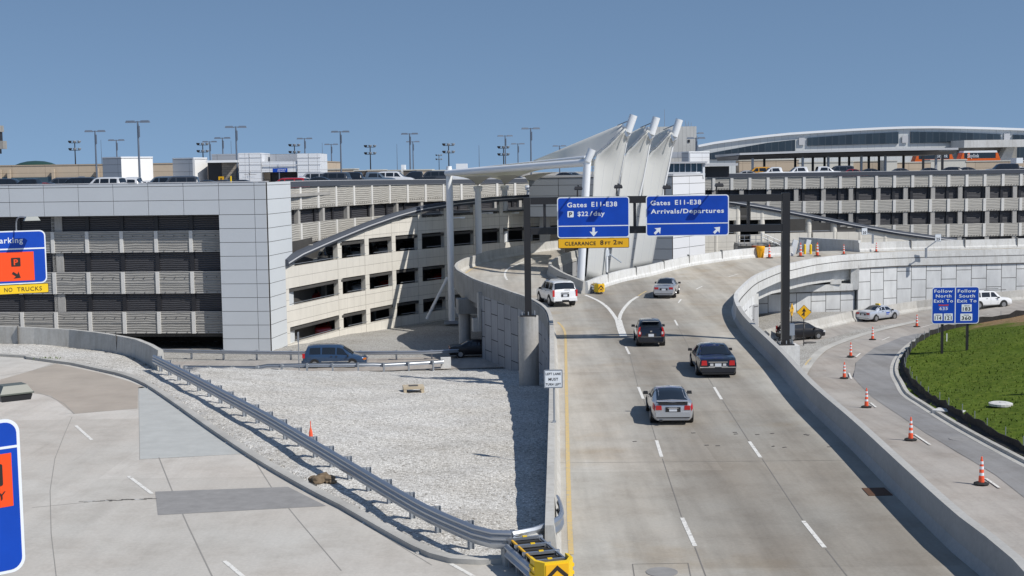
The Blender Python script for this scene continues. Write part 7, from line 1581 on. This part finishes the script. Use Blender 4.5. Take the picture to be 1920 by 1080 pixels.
rows_ = [  # px, depth, kind, colour, heading deg
 (25, 150, 'suv', 'black', 95), (62, 148, 'pickup', 'black', 88), (92, 152, 'sedan', 'dark red', 80), (118, 158, 'suv', 'dark grey', 92), (148, 150, 'suv', 'black', 85), (172, 156, 'sedan', 'black', 95), (198, 146, 'suv', 'white', 80), (228, 149, 'van', 'white', 92), (252, 158, 'pickup', 'white', 88), (283, 160, 'sedan', 'white', 90), (308, 150, 'suv', 'blue-grey', 80), (336, 146, 'suv', 'dark grey', 95), (366, 158, 'sedan', 'black', 88),
 (392, 150, 'sedan', 'black', 92), (425, 160, 'sedan', 'dark grey', 85), (458, 148, 'sedan', 'black', 90), (540, 150, 'suv', 'red', 85), (572, 158, 'sedan', 'white', 92), (588, 165, 'suv', 'silver', 85), (602, 152, 'sedan', 'black', 88), (622, 160, 'suv', 'dark grey', 80), (648, 170, 'suv', 'black', 88), (672, 175, 'sedan', 'white', 85), (705, 172, 'pickup', 'blue-grey', 95), (745, 178, 'suv', 'white', 88), (782, 182, 'pickup', 'black', 92), (812, 186, 'suv', 'dark grey', 85), (850, 188, 'pickup', 'white', 90), (884, 190, 'sedan', 'black', 85), (920, 192, 'suv', 'silver', 92), (955, 195, 'sedan', 'dark grey', 88), (1060, 200, 'sedan', 'black', 88), (1074, 205, 'sedan', 'blue-grey', 92),
 (1402, 198, 'sedan', 'silver', 80), (1422, 202, 'suv', 'yellow', 85), (1452, 200, 'pickup', 'white', 95), (1500, 201, 'pickup', 'white', 92), (1545, 204, 'pickup', 'white', 90), (1572, 206, 'suv', 'dark grey', 85), (1598, 203, 'sedan', 'dark red', 88), (1632, 206, 'sedan', 'black', 92), (1688, 203, 'sedan', 'dark grey', 85), (1742, 204, 'sedan', 'black', 90), (1780, 205, 'hatch', 'black', 86), (1812, 208, 'sedan', 'black', 92), (1878, 203, 'suv', 'black', 88), (1908, 205, 'sedan', 'white', 90)]
ORD = ['', 'first', 'second', 'third', 'fourth', 'fifth', 'sixth', 'seventh', 'eighth', 'ninth', 'tenth', 'eleventh', 'twelfth', 'thirteenth']
ordn = ['', '', 'second ', 'third ', 'fourth ', 'fifth ', 'sixth ', 'seventh ', 'eighth ', 'ninth ', 'tenth ', 'eleventh ', 'twelfth ']; cnt = {}
tot_ = {}
for r_ in rows_: tot_[(r_[2], r_[3])] = tot_.get((r_[2], r_[3]), 0) + 1
for px, Y, kd, cl_, dg in rows_:
    k = (kd, cl_); cnt[k] = cnt.get(k, 0) + 1
    lab = ('only %s %s' % (cl_, kn[kd]) if tot_[k] == 1 else '%s %s %s' % (ORD[cnt[k]], cl_, kn[kd])) + (' from the left' if tot_[k] > 1 else '') + ' on the garage roof behind the parapet'
    ex = -.14 if px < 530 else .05
    if cl_ == 'red': ex = -.5
    if 1380 < px: ex = -.05
    parked(kd, cl_, ((px - 960) / F * Y, Y, 8.6 + ex), R(dg - 180 if px % 2 else dg), lab, 'cars parked on the garage roof')
# cars inside the garage openings: px, opening floor z, kind, colour
for px, fl_, kd, cl_, lab in [(668, 1.2, 'sedan', 'white', 'white car seen through the second upper opening of the cream garage'), (716, 1.2, 'sedan', 'white', 'white car in the third upper opening of the cream garage'), (718, -2.4, 'sedan', 'red', 'red car in the third middle opening of the cream garage'), (600, 1.2, 'sedan', 'dark grey', 'dark car in the first upper opening of the cream garage'),
                          (580, -2.4, 'sedan', 'dark red', 'dark red car in the first middle opening of the cream garage'), (595, -5.9, 'pickup', 'red', 'red truck in the lowest opening near the corner of the cream garage'), (668, -2.4, 'suv', 'silver', 'silver vehicle in the second middle opening of the cream garage'), (818, -2.4, 'sedan', 'red', 'red car in the fifth middle opening of the cream garage'), (820, -5.9, 'sedan', 'white', 'white car in the low opening behind the canopy column'), (770, 1.2, 'sedan', 'dark grey', 'dark car in the fourth upper opening of the cream garage')]:
    p = plan(FP, px); p = p * ((p.y + 7.5) / p.y); parked(kd, cl_, (p.x, p.y, fl_ + (.0)), R(196), lab, 'cars parked inside the cream garage')
# train lettering
for x0, x1, w0, w1 in ((1757, 1777, 0, 0), (1814, 1836, 0, 0)):
    a, b = Q(x0, 295.5, 271.8), Q(x1, 295.5, 271.8); t = t1 if x0 < 1790 else t2
    text_mesh('Skylink', 'lettering', mt['swhite'], t, a.x, b.x, a.z, .75, y=271.85, bold=.01)
# lobby signs
p0 = Q(511, 316, 199.3); s = thing('wayfinding_sign', 'small blue sign with white writing on a post before the white lobby', 'sign', tuple(p0)); q = Q(539, 322.5, 199.3)
plate(s, 'panel', [(0, q.z - p0.z), (q.x - p0.x, q.z - p0.z), (q.x - p0.x, 0), (0, 0)], 0, .1, mt['sblue']); text_mesh('Terminal E', 'lettering', mt['swhite'], s, .75, 1.95, -.24, .16); text_mesh('Elevators', 'lettering', mt['swhite'], s, .75, 1.85, -.46, .16)
mb = MB(); mb.tube((.95, .1, -2.2), (.95, .1, -.3), .08, .08, 8); mb.obj('post', mt['pole'], s)
p0 = Q(458, 326.5, 199.8); s = thing('wall_lettering', 'small dark words Level 5 Elevators on the white lobby wing', 'lettering', tuple(p0)); text_mesh('Level', 'word', mt['sblk'], s, 0, .55, -.1, .12); text_mesh('5', 'word', mt['sblk'], s, .65, .85, -.15, .3); text_mesh('Elevators', 'word', mt['sblk'], s, .9, 1.8, -.1, .12)
p0 = Q(561, 331, 199.6); s = thing('level_sign', 'small blue level 5 sign by the lobby entrance', 'sign', tuple(p0)); plate(s, 'panel', [(0, -.7), (.38, -.7), (.38, 0), (0, 0)], 0, .05, mt['sblue']); text_mesh('5', 'lettering', mt['swhite'], s, .08, .3, -.6, .5)
for px, py, lab in ((414.5, 331, 'yellow pedestrian warning sign on the roof before the brick wall'), (221, 333, 'small orange taxi-like roof sign above the white vehicles')):
    p0 = Q(px, py, 160 if px > 300 else 150); s = thing('warning_sign', lab, 'sign', tuple(p0)); hh = .36 if px > 300 else .13; plate(s, 'panel', [(-.33, -hh * 2), (.33, -hh * 2), (.33, 0), (-.33, 0)], 0, .05, mt['syel'])
    mb = MB(); mb.box((0, .05, -1.1), (.06, .06, 1.6)); mb.obj('post', mt['blk'], s)
    if px > 300: plate(s, 'symbol', [(-.08, -.55), (.08, -.55), (.05, -.3), (.1, -.25), (0, -.12), (-.1, -.25), (-.05, -.3)], -.02, .01, mt['sblk'])
for px, lab in ((130.5, 'short yellow bollard on the roof deck at far left'), (432.5, 'short yellow bollard on the roof deck beside the brick wall')):
    p0 = Q(px, 330 if px > 300 else 336.5, 150); mb = MB(); mb.tube((p0.x, p0.y, 8.6), p0, .1, .1, 8); tag(mb.obj('bollard', mt['syelb']), lab, 'bollard')
p0 = Q(153, 331, 150); mb = MB(); mb.box((p0.x, 150, p0.z - .35), (.7, .06, .75)); mb.box((p0.x, 150.05, p0.z - 1.2), (.08, .06, 1.4)); tag(mb.obj('roof_notice', mt['steeld']), 'grey back of a roof sign above the dark cars at left', 'sign')
